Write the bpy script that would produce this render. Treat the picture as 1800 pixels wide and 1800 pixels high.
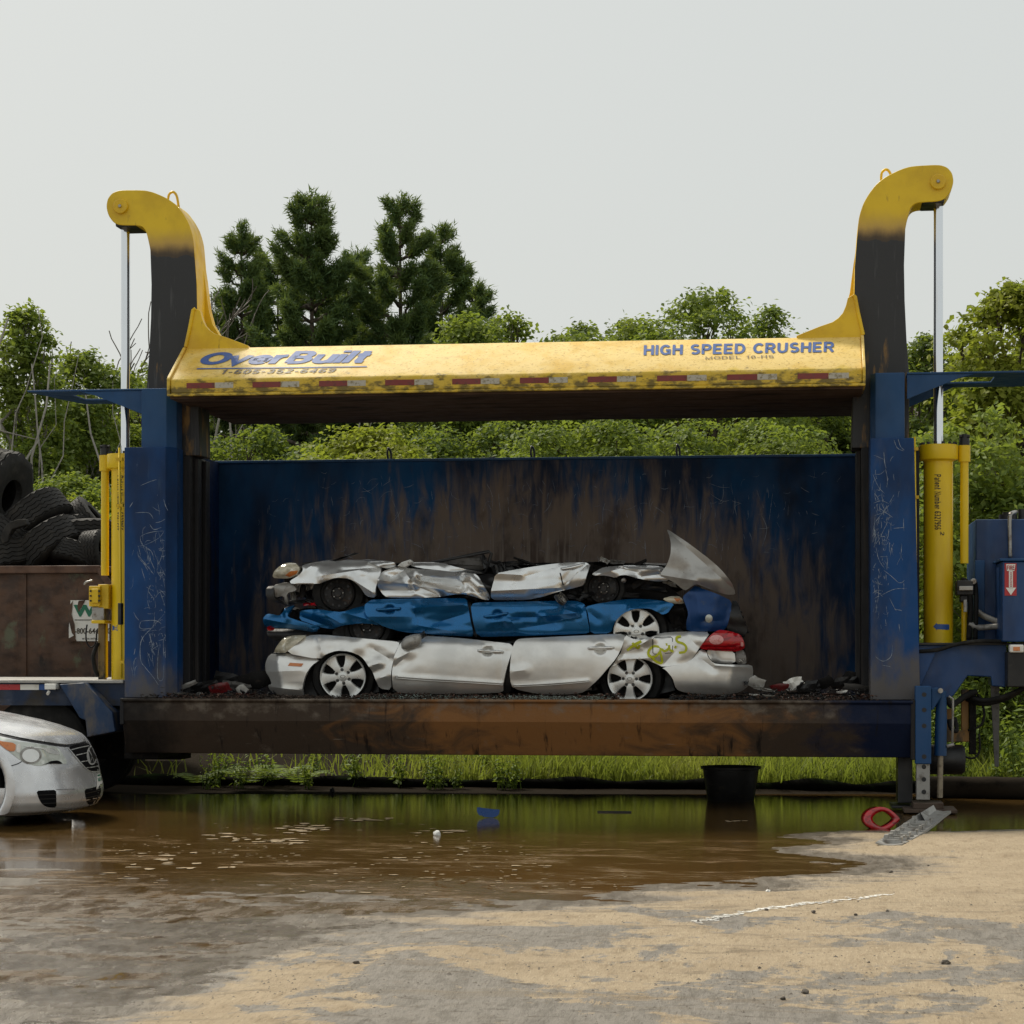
import bpy, bmesh, math, random
import numpy as np
from mathutils import Vector, Matrix, noise
from mathutils.bvhtree import BVHTree
from mathutils.geometry import delaunay_2d_cdt

scene = bpy.context.scene
for o in list(bpy.data.objects):
    bpy.data.objects.remove(o)
COL = scene.collection
R = random.Random(7)
NP = np.random.default_rng(7)

# ------------------------------------------------------------------ camera
FPX, HZ, HC = 3900.0, 1140.0, 1.55          # focal length and horizon in photo pixels (1800 px), eye height
TH = math.atan(504 / FPX)                   # the camera looks a little to the left of the crusher's depth axis
CS, CC = math.sin(TH), math.cos(TH)
CX, CY = 21.4 * CS, -21.4 * CC
cam_d = bpy.data.cameras.new('camera')
cam = bpy.data.objects.new('camera', cam_d); COL.objects.link(cam)
cam.location = (CX, CY, HC)
cam.rotation_euler = (math.pi / 2, 0, TH)
cam_d.sensor_width = 36.0
cam_d.lens = 36.0 * FPX / 1800.0
cam_d.shift_y = (HZ - 900.0) / 1800.0
cam_d.clip_start, cam_d.clip_end = 0.3, 2000
scene.camera = cam

# ------------------------------------------------------------------ sky, sun, exposure
SUN_EL, SUN_AZ = math.radians(50), math.radians(-42)   # azimuth from +Y towards +X: behind the crusher, to the left
world = bpy.data.worlds.new('World'); scene.world = world; world.use_nodes = True
wn = world.node_tree; wn.nodes.clear()
w_out = wn.nodes.new('ShaderNodeOutputWorld'); w_bg = wn.nodes.new('ShaderNodeBackground')
w_sky = wn.nodes.new('ShaderNodeTexSky'); w_sky.sky_type = 'NISHITA'; w_sky.sun_disc = False
w_sky.sun_elevation = SUN_EL; w_sky.sun_rotation = SUN_AZ
w_sky.dust_density = 6.0; w_sky.air_density = 1.0; w_sky.ozone_density = 1.0
w_mix = wn.nodes.new('ShaderNodeMix'); w_mix.data_type = 'RGBA'
w_mix.inputs[0].default_value = 0.86
w_mix.inputs[7].default_value = (7.10, 7.35, 7.05, 1)          # a thin even overcast over the clear sky
wn.links.new(w_sky.outputs[0], w_mix.inputs[6])
wn.links.new(w_mix.outputs[2], w_bg.inputs[0]); w_bg.inputs[1].default_value = 0.1
wn.links.new(w_bg.outputs[0], w_out.inputs[0])
sun_d = bpy.data.lights.new('sun', 'SUN'); sun = bpy.data.objects.new('sun', sun_d); COL.objects.link(sun)
sun_d.energy = 4.0; sun_d.angle = math.radians(12); sun_d.color = (1.0, 0.93, 0.80)
sdir = Vector((math.sin(SUN_AZ) * math.cos(SUN_EL), math.cos(SUN_AZ) * math.cos(SUN_EL), math.sin(SUN_EL)))
sun.rotation_euler = sdir.to_track_quat('Z', 'Y').to_euler()
sun.location = (-12, 14, 25)
scene.view_settings.view_transform = 'Standard'
scene.view_settings.look = 'None'
scene.view_settings.exposure = 0.0
scene.view_settings.gamma = 1.0
scene.view_settings.use_curve_mapping = False
scene.cycles.max_bounces = 8
scene.cycles.transparent_max_bounces = 8

# ------------------------------------------------------------------ photo pixel -> place
def ray(u, v):
    a = (u - 900) / FPX
    return Vector((CX, CY, HC)), Vector((-CS + a * CC, CC + a * CS, (HZ - v) / FPX))
def W(u, v, Y):
    o, d = ray(u, v); t = (Y - CY) / d.y
    return o + d * t
def G(u, v, z=0.0):
    o, d = ray(u, v); t = (z - HC) / d.z
    return o + d * t
def WP(u, v, p0, n):
    o, d = ray(u, v); t = (Vector(p0) - o).dot(n) / d.dot(n)
    return o + d * t
def z1(*pts): return [(440 + x / 3.913, 900 + y / 3.913) for x, y in pts]
def z2(*pts): return [(860 + x / 3.6, 900 + y / 3.6) for x, y in pts]
def z4(*pts): return [(x / 3.913, 1160 + y / 3.913) for x, y in pts]

# ------------------------------------------------------------------ things, parts
def tag(o, label=None, cat=None, group=None, kind=None):
    if label: o['label'] = label
    if cat: o['category'] = cat
    if group: o['group'] = group
    if kind: o['kind'] = kind
    return o
def thing(name, label, cat, loc=(0, 0, 0), group=None):
    o = bpy.data.objects.new(name, None); COL.objects.link(o); o.location = loc
    o.empty_display_size = 0.1
    return tag(o, label, cat, group)
def link(name, me, parent=None, loc=None):
    o = bpy.data.objects.new(name, me); COL.objects.link(o)
    if parent is not None:
        o.parent = parent
        off = Vector((0, 0, 0)); p = parent
        while p is not None:
            off += p.location; p = p.parent
        o.location = (Vector(loc) if loc else Vector((0, 0, 0))) - off
    elif loc: o.location = loc
    return o

class MB:
    """collects faces, builds one mesh object"""
    def __init__(s): s.v = []; s.f = []; s.m = []
    def add(s, verts, faces, mi=0):
        b = len(s.v); s.v += [tuple(p) for p in verts]
        s.f += [tuple(b + i for i in f) for f in faces]; s.m += [mi] * len(faces)
        return s
    def box(s, x0, x1, y0, y1, z0, z1_, mi=0):
        return s.add([(x0,y0,z0),(x1,y0,z0),(x1,y1,z0),(x0,y1,z0),(x0,y0,z1_),(x1,y0,z1_),(x1,y1,z1_),(x0,y1,z1_)],
                     [(0,3,2,1),(4,5,6,7),(0,1,5,4),(1,2,6,5),(2,3,7,6),(3,0,4,7)], mi)
    def prism(s, out, y0, y1, mi=0):
        """outline of (x, z) points, counter-clockwise seen from the front, carried from y0 back to y1"""
        n = len(out); a = sum(out[i][0]*out[(i+1)%n][1]-out[(i+1)%n][0]*out[i][1] for i in range(n))
        if a < 0: out = out[::-1]
        vs = [(x, y0, z) for x, z in out] + [(x, y1, z) for x, z in out]
        fs = [tuple(range(n)), tuple(range(2*n-1, n-1, -1))]
        fs += [(i, i+n, (i+1)%n+n, (i+1)%n) for i in range(n)]
        return s.add(vs, fs, mi)
    def prismx(s, out, x0, x1, mi=0):
        """outline of (y, z) points carried from x0 to x1"""
        n = len(out)
        vs = [(x0, y, z) for y, z in out] + [(x1, y, z) for y, z in out]
        fs = [tuple(range(n-1,-1,-1)), tuple(range(n, 2*n))] + [(i, (i+1)%n, (i+1)%n+n, i+n) for i in range(n)]
        return s.add(vs, fs, mi)
    def tube(s, path, r, n=10, cap=True, mi=0):
        path = [Vector(p) for p in path]; k = len(path)
        rs = r if isinstance(r, (list, tuple)) else [r] * k
        up = Vector((0.13, 0.31, 0.94)); vs = []
        for i, p in enumerate(path):
            t = (path[min(i+1, k-1)] - path[max(i-1, 0)])
            if t.length < 1e-9: t = Vector((0, 0, 1))
            t.normalize(); a = t.cross(up)
            if a.length < 0.05: a = t.cross(Vector((1, 0, 0)))
            a.normalize(); b = t.cross(a)
            for j in range(n):
                w = 2 * math.pi * j / n
                vs.append(p + a * (rs[i] * math.cos(w)) + b * (rs[i] * math.sin(w)))
        fs = [(i*n+j, i*n+(j+1)%n, (i+1)*n+(j+1)%n, (i+1)*n+j) for i in range(k-1) for j in range(n)]
        if cap: fs += [tuple(range(n-1, -1, -1)), tuple(range((k-1)*n, k*n))]
        return s.add(vs, fs, mi)
    def lathe(s, prof, M=None, n=32, mi=0, closed=False):
        """prof: (radius, height) revolved about local Z, then M"""
        M = M or Matrix(); k = len(prof); vs = []
        for r, h in prof:
            for j in range(n):
                w = 2 * math.pi * j / n
                vs.append(M @ Vector((r * math.cos(w), r * math.sin(w), h)))
        fs = [(i*n+j, i*n+(j+1)%n, (i+1)*n+(j+1)%n, (i+1)*n+j) for i in range(k-1) for j in range(n)]
        if closed: fs += [((k-1)*n+j, (k-1)*n+(j+1)%n, (j+1)%n, j) for j in range(n)]
        return s.add(vs, fs, mi)
    def build(s, name, mats, parent=None, smooth=False, bevel=0, loc=None, auto=None):
        me = bpy.data.meshes.new(name)
        me.from_pydata(s.v, [], s.f)
        for m in (mats if isinstance(mats, (list, tuple)) else [mats]): me.materials.append(m)
        me.polygons.foreach_set('material_index', s.m)
        if smooth or auto:
            me.polygons.foreach_set('use_smooth', [True] * len(s.f))
        me.validate(); me.update()
        if auto: me.set_sharp_from_angle(angle=math.radians(auto))
        o = link(name, me, parent, loc)
        if bevel:
            b = o.modifiers.new('bevel', 'BEVEL'); b.width = bevel; b.segments = 2; b.limit_method = 'ANGLE'
            b.angle_limit = math.radians(35)
        return o

def np_mesh(name, verts, faces, mats, parent=None, mi=None, smooth=False, loc=None):
    """verts (n,3), faces (m,k) arrays"""
    me = bpy.data.meshes.new(name)
    verts = np.asarray(verts, np.float32); faces = np.asarray(faces, np.int32)
    m, k = faces.shape
    me.vertices.add(len(verts)); me.vertices.foreach_set('co', verts.ravel())
    me.loops.add(m * k); me.loops.foreach_set('vertex_index', faces.ravel())
    me.polygons.add(m); me.polygons.foreach_set('loop_start', np.arange(0, m * k, k, dtype=np.int32))
    for mm in (mats if isinstance(mats, (list, tuple)) else [mats]): me.materials.append(mm)
    if mi is not None: me.polygons.foreach_set('material_index', np.asarray(mi, np.int32))
    if smooth: me.polygons.foreach_set('use_smooth', np.ones(m, bool))
    me.update(calc_edges=True)
    return link(name, me, parent, loc)

def pxpts(pts, Y): return [(W(u, v, Y).x, W(u, v, Y).z) for u, v in pts]
def boxpx(mb, u0, v0, u1, v1, Y0, Y1, mi=0):
    a = W(u0, v1, Y0); b = W(u1, v0, Y0)
    return mb.box(a.x, b.x, Y0, Y1, a.z, b.z, mi)
def chaikin(pts, it=1):
    for _ in range(it):
        n = len(pts); q = []
        for i in range(n):
            a, b = pts[i], pts[(i+1) % n]
            q += [(a[0]*.8+b[0]*.2, a[1]*.8+b[1]*.2), (a[0]*.2+b[0]*.8, a[1]*.2+b[1]*.8)]
        pts = q
    return pts
def spline(pts, k=6):
    """open Catmull-Rom through points of any dimension"""
    P = [Vector(p) for p in pts]; out = []
    for i in range(len(P)-1):
        p0, p1, p2, p3 = P[max(i-1,0)], P[i], P[i+1], P[min(i+2,len(P)-1)]
        for j in range(k):
            t = j / k
            out.append(0.5*((2*p1)+(p2-p0)*t+(2*p0-5*p1+4*p2-p3)*t*t+(3*p1-p0-3*p2+p3)*t*t*t))
    out.append(P[-1]); return out
def inside(P, x, y):
    c = False; n = len(P); j = n - 1
    for i in range(n):
        xi, yi = P[i]; xj, yj = P[j]
        if (yi > y) != (yj > y) and x < (xj-xi)*(y-yi)/(yj-yi)+xi: c = not c
        j = i
    return c
def segd(px, py, a, b):
    ax, ay = a; bx, by = b; dx, dy = bx-ax, by-ay; l = dx*dx+dy*dy
    t = 0 if l == 0 else max(0, min(1, ((px-ax)*dx+(py-ay)*dy)/l))
    return math.hypot(px-ax-t*dx, py-ay-t*dy)
def fill(outline, res, lines=()):
    """triangulated interior of a 2-D outline with points about res apart; returns points, triangles, number of rim points"""
    n = len(outline)
    a = sum(outline[i][0]*outline[(i+1)%n][1]-outline[(i+1)%n][0]*outline[i][1] for i in range(n))
    if a < 0: outline = outline[::-1]
    rim = []
    for i in range(n):
        p, q = outline[i], outline[(i+1)%n]; L = math.hypot(q[0]-p[0], q[1]-p[1]); k = max(1, int(round(L/res)))
        rim += [(p[0]+(q[0]-p[0])*j/k, p[1]+(q[1]-p[1])*j/k) for j in range(k)]
    x0, x1 = min(p[0] for p in rim), max(p[0] for p in rim); y0, y1 = min(p[1] for p in rim), max(p[1] for p in rim)
    pts = list(rim); y = y0 + res*.4; row = 0
    nb = len(rim); cons = [(i, (i+1) % nb) for i in range(nb)]
    rimA = np.array(rim)
    for a_, b_ in lines:                    # folds become edges of the mesh
        k = max(2, int(math.dist(a_, b_)/res)); prev = None
        for j in range(k+1):
            q = (a_[0]+(b_[0]-a_[0])*j/k, a_[1]+(b_[1]-a_[1])*j/k)
            if inside(rim, *q) and np.min((rimA[:nb,0]-q[0])**2+(rimA[:nb,1]-q[1])**2) > (res*.4)**2:
                pts.append(q)
                if prev is not None: cons.append((prev, len(pts)-1))
                prev = len(pts)-1
            else: prev = None
    rimA = np.array(pts)
    while y < y1:
        x = x0 + (res*.5 if row % 2 else 0) + res*.2
        while x < x1:
            if inside(rim, x, y) and np.min((rimA[:,0]-x)**2+(rimA[:,1]-y)**2) > (res*.45)**2: pts.append((x, y))
            x += res
        y += res*.87; row += 1
    vs, es, fs, ov, oe, of = delaunay_2d_cdt([Vector(p) for p in pts], cons, [list(range(nb))], 1, 1e-7)
    return [tuple(v) for v in vs], [tuple(f) for f in fs], [tuple(e) for e in es], nb
def rim_edges(tris):
    c = {}
    for f in tris:
        for i in range(len(f)):
            e = (f[i], f[(i+1)%len(f)]); c[e] = 1
    return [e for e in c if (e[1], e[0]) not in c]

def sheet(name, verts, tris, mat, parent, back, smooth=True, loc=None, sharp=()):
    """thin pressed sheet: front face plus a returned rim going by vector back"""
    v = [Vector(p) for p in verts]; f = list(tris); b = Vector(back)
    for a, c in rim_edges(tris):
        k = len(v); v += [v[a].copy(), v[c].copy(), v[c]+b, v[a]+b]; f.append((k+1, k, k+3, k+2))
    me = bpy.data.meshes.new(name); me.from_pydata([tuple(p) for p in v], [], f)
    me.materials.append(mat)
    me.polygons.foreach_set('use_smooth', [smooth]*len(f)); me.update()
    if sharp:
        at = me.attributes.new('sharp_edge', 'BOOLEAN', 'EDGE'); ev = np.empty(len(me.edges)*2, np.int32); me.edges.foreach_get('vertices', ev)
        at.data.foreach_set('value', [(min(p, q), max(p, q)) in sharp for p, q in ev.reshape(-1, 2)])
    o = link(name, me, parent, loc)
    bv = BVHTree.FromPolygons(v[:len(verts)], list(tris))
    return o, bv

def panel(name, pts, Y, parent, mat, res=.03, bulge=.03, roll=.05, tuck=.02, creases=(), crumple=0.0, nf=8, seed=1,
          flange=.06, ch=1, shear=0.0, lean=0.0, dents=()):
    """a pressed steel panel traced from the side: outline in photo pixels at depth Y, with folds and dents pushed into it"""
    P = pxpts(pts, Y)
    P = chaikin(P, ch)
    sharp = []
    for c in creases: sharp.append((pxpts([c[0]], Y)[0], pxpts([c[1]], Y)[0], c[3]))
    rq = random.Random(seed); fl_ = []
    vs, tr, es, nb = fill(P, res, [(a, b) for a, b, w in sharp if w < .12])
    zs = [p[1] for p in vs]; xs = [p[0] for p in vs]; za, zb = min(zs), max(zs); xa, xb = min(xs), max(xs)
    H = max(zb-za, 1e-3); L = max(xb-xa, 1e-3)
    dn = [(W(u, v, Y).x, W(u, v, Y).z, ru/178, rv/178, dp) for u, v, ru, rv, dp in dents]
    cr = [(pxpts([c[0]], Y)[0], pxpts([c[1]], Y)[0], c[2], c[3]) for c in creases]
    rr = random.Random(seed); folds = []
    for _ in range(nf if crumple else 0):
        cx, cz = rr.uniform(xa, xb), rr.uniform(za, zb); an = rr.uniform(-.6, .6) if rr.random() < .6 else rr.uniform(0, math.pi)
        ln = rr.uniform(.15, .5)
        folds.append(((cx-ln*math.cos(an), cz-ln*math.sin(an)), (cx+ln*math.cos(an), cz+ln*math.sin(an)),
                      rr.choice((-1, 1, -1))*crumple*rr.uniform(.4, 1.1), rr.uniform(.06, .2)))
    out = []
    for x, z in vs:
        t = (z-za)/H; s = (x-xa)/L
        d = -bulge*(1-(2*t-1)**2)
        if t > .78: d += roll*((t-.78)/.22)**2
        if t < .2: d += tuck*((.2-t)/.2)**2
        d += lean*(t-.5) + shear*(s-.5)
        for a, b, amp, wd in cr + folds:
            q = segd(x, z, a, b)
            if q < wd:
                w = 1-q/wd; d += amp*w*(1.0 if wd >= .12 else .78)
        for cx_, cz_, rx_, rz_, dp in dn:
            q = ((x-cx_)/rx_)**2+((z-cz_)/rz_)**2
            if q < 1: d += dp*min(1, (1-q)*1.6)
        if crumple:
            d += crumple*.22*noise.noise((x*3.1+seed*7, z*6, seed*1.7)) + crumple*.10*noise.noise((x*9+seed, z*16, 4.2))
        d += .006*noise.noise((x*1.7+seed*3.3, z*3.1, 9.0))
        out.append(Vector((x, Y+d, z)))
    onl = [[segd(x, z, a, b) < 2e-4 for x, z in vs] for a, b, w in sharp if w < .12]; se = set()
    for t in tr:
        for i in range(3):
            p, q = t[i], t[(i+1) % 3]
            if any(o_[p] and o_[q] for o_ in onl): se.add((min(p, q), max(p, q)))
    return sheet(name, out, tr, mat, parent, (0, flange, 0), sharp=se)

def cast(bv, u, v, off=0.0, Y=None):
    o, d = ray(u, v); d = d.normalized()
    h = bv.ray_cast(o, d)
    if h[0] is None:
        if Y is None: return None
        return W(u, v, Y)
    return h[0] - d*off
def patch(name, pts, bv, parent, mat, off=.004, thick=.01, res=4.0, ch=1, dome=0.0, Y=None, smooth=True):
    """a piece lying on another surface where its outline (photo pixels) falls on it"""
    P = chaikin([(u, -v) for u, v in pts], ch)
    vs, tr, es, nb = fill(P, res)
    cu = sum(p[0] for p in P)/len(P); cv = sum(p[1] for p in P)/len(P)
    ru = max(abs(p[0]-cu) for p in P); rv = max(abs(p[1]-cv) for p in P)
    q = [cast(bv, u, -v, off + dome*max(0, 1-((u-cu)/ru)**2-((v+0-cv)/rv)**2), Y) for u, v in vs]
    good = [i for i, p in enumerate(q) if p is not None]
    if not good: return None
    mp = {g: i for i, g in enumerate(good)}
    tr2 = [tuple(mp[i] for i in f) for f in tr if all(i in mp for i in f)]
    if not tr2: return None
    _, d = ray(cu, -cv)
    return sheet(name, [q[g] for g in good], tr2, mat, parent, d.normalized()*thick, smooth)[0]
def ribbon(mb, pts, wpx, bv=None, Y=None, off=.004, k=5, taper=False, mi=0):
    """a flat mark drawn along photo pixels on a surface"""
    P = spline([(u, v) for u, v in pts], k) if k > 1 else [Vector(p) for p in pts]
    L = []; n = len(P)
    for i, p in enumerate(P):
        t = P[min(i+1, n-1)]-P[max(i-1, 0)]
        if t.length == 0: t = Vector((1, 0))
        t.normalize(); w = wpx*.5*((1-abs(2*i/(n-1)-1)**3)*.8+.2 if taper else 1)
        nn = Vector((-t.y, t.x))*w
        a, b = p+nn, p-nn
        if bv: A, B = cast(bv, a.x, a.y, off), cast(bv, b.x, b.y, off)
        else: A, B = W(a.x, a.y, Y-off), W(b.x, b.y, Y-off)
        L.append((A, B))
    for i in range(n-1):
        if None in L[i] or None in L[i+1]: continue
        mb.add([L[i][0], L[i][1], L[i+1][1], L[i+1][0]], [(0, 1, 2, 3)], mi)
    return mb

def text_shape(s, bold=0.0, shear=0.0, space=1.0):
    """lettering as flat faces scaled to the unit square; returns verts (a, b) and faces"""
    cu = bpy.data.curves.new('lettering', 'FONT'); cu.body = s; cu.offset = bold; cu.shear = shear; cu.space_character = space
    cu.resolution_u = 4; cu.fill_mode = 'FRONT'
    o = bpy.data.objects.new('lettering', cu); COL.objects.link(o)
    dg = bpy.context.evaluated_depsgraph_get(); dg.update()
    me = bpy.data.meshes.new_from_object(o.evaluated_get(dg))
    v = [(p.co.x, p.co.y) for p in me.vertices]; f = [tuple(p.vertices) for p in me.polygons]
    bpy.data.objects.remove(o); bpy.data.curves.remove(cu); bpy.data.meshes.remove(me)
    x0, x1 = min(p[0] for p in v), max(p[0] for p in v); y0, y1 = min(p[1] for p in v), max(p[1] for p in v)
    return [((x-x0)/(x1-x0), (y-y0)/(y1-y0)) for x, y in v], f
def text_on(mb, s, corners, bold=0.0, shear=0.0, space=1.0, mi=0):
    """corners: world points bottom-left, bottom-right, top-right, top-left"""
    v, f = text_shape(s, bold, shear, space); a, b, c, d = [Vector(p) for p in corners]
    mb.add([a*(1-x)*(1-y)+b*x*(1-y)+c*x*y+d*(1-x)*y for x, y in v], f, mi)
    return mb

# a plain grotesque drawn with broad strokes: polylines on a cap height of 1
def _arc(cx, cy, rx, ry, a0, a1, n=9): return [(cx+rx*math.cos(math.radians(a0+(a1-a0)*i/n)), cy+ry*math.sin(math.radians(a0+(a1-a0)*i/n))) for i in range(n+1)]
GLY = {
 'H': (.72, [[(.1,0),(.1,1)], [(.62,0),(.62,1)], [(.1,.52),(.62,.52)]]), 'I': (.22, [[(.11,0),(.11,1)]]), 'L': (.6, [[(.1,1),(.1,.08),(.58,.08)]]),
 'G': (.78, [_arc(.40,.5,.30,.42,42,320,16)+[(.66,.20),(.66,.46),(.42,.46)]]), 'C': (.74, [_arc(.40,.5,.30,.42,42,318,16)]), 'O': (.80, [_arc(.40,.5,.32,.40,0,360,30)]), '0': (.58, [_arc(.29,.5,.20,.42,0,360,18)]),
 'S': (.68, [_arc(.34,.71,.23,.21,35,260,10)+_arc(.34,.29,.24,.21,80,-150,10)]), 'P': (.68, [[(.1,0),(.1,.92),(.38,.92)]+_arc(.38,.69,.20,.23,90,-90,8)+[(.1,.46)]]),
 'E': (.66, [[(.60,.92),(.1,.92),(.1,.08),(.62,.08)], [(.1,.51),(.56,.51)]]), 'F': (.6, [[(.58,.92),(.1,.92),(.1,0)], [(.1,.48),(.5,.48)]]), 'D': (.74, [[(.1,.08),(.1,.92),(.34,.92)]+_arc(.34,.5,.30,.42,90,-90,12)+[(.1,.08)]]),
 'R': (.74, [[(.1,0),(.1,.92),(.40,.92)]+_arc(.40,.70,.20,.22,90,-90,8)+[(.1,.48)], [(.38,.48),(.64,0)]]), 'U': (.74, [[(.1,1),(.1,.36)]+_arc(.36,.36,.26,.28,180,360,10)+[(.62,1)]]),
 'B': (.72, [[(.1,.08),(.1,.92),(.38,.92)]+_arc(.38,.72,.18,.20,90,-90,7)+[(.1,.52)], [(.36,.52)]+_arc(.38,.30,.22,.22,90,-90,8)+[(.1,.08)]]), 'M': (.86, [[(.1,0),(.1,.96),(.43,.1),(.76,.96),(.76,0)]]), 'N': (.74, [[(.1,0),(.1,.96),(.63,.04),(.63,1)]]), 'T': (.62, [[(.02,.92),(.60,.92)], [(.31,.92),(.31,0)]]),
 'X': (.66, [[(.05,0),(.6,1)], [(.05,1),(.6,0)]]), 'W': (.98, [[(.04,1),(.26,.04),(.49,.92),(.72,.04),(.94,1)]]), '-': (.36, [[(.04,.38),(.32,.38)]]), ' ': (.34, []),
 'v': (.56, [[(.04,.70),(.28,.03),(.52,.70)]]), 'e': (.62, [[(.10,.36),(.54,.36)]+_arc(.32,.35,.22,.28,0,315,14)]), 'r': (.42, [[(.1,0),(.1,.72)], [(.1,.40)]+_arc(.34,.38,.22,.26,165,85,5)]), 'u': (.62, [[(.1,.72),(.1,.28)]+_arc(.30,.28,.20,.21,180,300,7)+[(.52,.24)], [(.52,.72),(.52,0)]]),
 'i': (.22, [[(.11,0),(.11,.72)], [(.11,.86),(.11,1.02)]]), 'l': (.22, [[(.11,0),(.11,1)]]), 't': (.40, [[(.20,.95),(.20,.16),(.24,.07),(.36,.07)], [(.02,.65),(.37,.65)]]), 'a': (.58, [_arc(.28,.52,.19,.14,150,0,6)+[(.47,0)], [(.47,.40),(.24,.36)]+_arc(.26,.20,.17,.15,100,330,7)+[(.47,.18)]]),
 'n': (.60, [[(.1,0),(.1,.72)], [(.1,.42)]+_arc(.30,.42,.20,.22,170,0,7)+[(.50,0)]]), 'm': (.90, [[(.1,0),(.1,.72)], [(.1,.44)]+_arc(.27,.44,.17,.20,170,0,6)+[(.44,0)], [(.44,.44)]+_arc(.61,.44,.17,.20,170,0,6)+[(.78,0)]]), 'b': (.62, [[(.1,0),(.1,1)], _arc(.30,.34,.20,.27,0,360,14)]),
 '1': (.46, [[(.08,.74),(.28,.92),(.28,0)]]), '2': (.58, [_arc(.28,.70,.20,.22,160,-25,8)+[(.10,.08),(.52,.08)]]), '3': (.58, [_arc(.26,.71,.19,.21,150,-90,8)+_arc(.27,.29,.21,.21,90,-150,8)]), '4': (.60, [[(.42,0),(.42,.94),(.08,.30),(.56,.30)]]), '5': (.58, [[(.48,.92),(.16,.92),(.11,.52)]+_arc(.27,.32,.21,.24,120,-150,9)]),
 '6': (.58, [_arc(.29,.30,.20,.22,0,360,14), [(.09,.32),(.12,.62)]+_arc(.32,.66,.20,.26,170,40,6)]), '7': (.56, [[(.06,.92),(.48,.92),(.22,0)]]), '9': (.58, [_arc(.28,.70,.20,.22,0,360,14), [(.48,.68),(.45,.38)]+_arc(.25,.34,.20,.26,-10,-140,6)]), '8': (.58, [_arc(.28,.72,.17,.20,0,360,12), _arc(.28,.29,.20,.22,0,360,12)])}
def stroke_text(s, sw, shear=0.0, gap=.10):
    """lettering as broad strokes in the unit square: verts (a, b, layer) and faces"""
    V = []; F = []; x = 0.0; lay = 0
    for ch in s:
        wd, strokes = GLY[ch]
        for st in strokes:
            P = [Vector(p) for i, p in enumerate(st) if i == 0 or math.dist(p, st[i-1]) > 1e-3]; n = len(P); lay += 1; closed = n > 3 and (P[0]-P[-1]).length < 1e-4; Lp = []
            for i in range(n):
                t0 = (P[i]-P[i-1]) if i > 0 else (P[0]-P[-2] if closed else None); t1 = (P[i+1]-P[i]) if i < n-1 else (P[1]-P[0] if closed else None)
                a = (t0 or t1).normalized(); b = (t1 or t0).normalized(); m = (a+b)
                m = m.normalized() if m.length > 1e-4 else a; nn = Vector((-m.y, m.x)); c = max(.45, nn.dot(Vector((-b.y, b.x)))); Lp.append((P[i]+nn*sw*.5/c, P[i]-nn*sw*.5/c))
            for i in range(n-1):
                k = len(V)
                for q in (Lp[i][0], Lp[i][1], Lp[i+1][1], Lp[i+1][0]): V.append((x+q.x+shear*q.y, q.y, lay % 3))
                F.append((k, k+1, k+2, k+3))
        x += wd+gap
    x0, x1 = min(p[0] for p in V), max(p[0] for p in V); y0, y1 = min(p[1] for p in V), max(p[1] for p in V)
    return [((p[0]-x0)/(x1-x0), (p[1]-y0)/(y1-y0), p[2]) for p in V], F
def strokes_on(mb, s, corners, sw, n, shear=0.0, gap=.10):
    v, f = stroke_text(s, sw, shear, gap); a, b, c, d = [Vector(p) for p in corners]; n = Vector(n)
    mb.add([a*(1-x)*(1-y)+b*x*(1-y)+c*x*y+d*(1-x)*y+n*(.0004*l) for x, y, l in v], f); return mb
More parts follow.
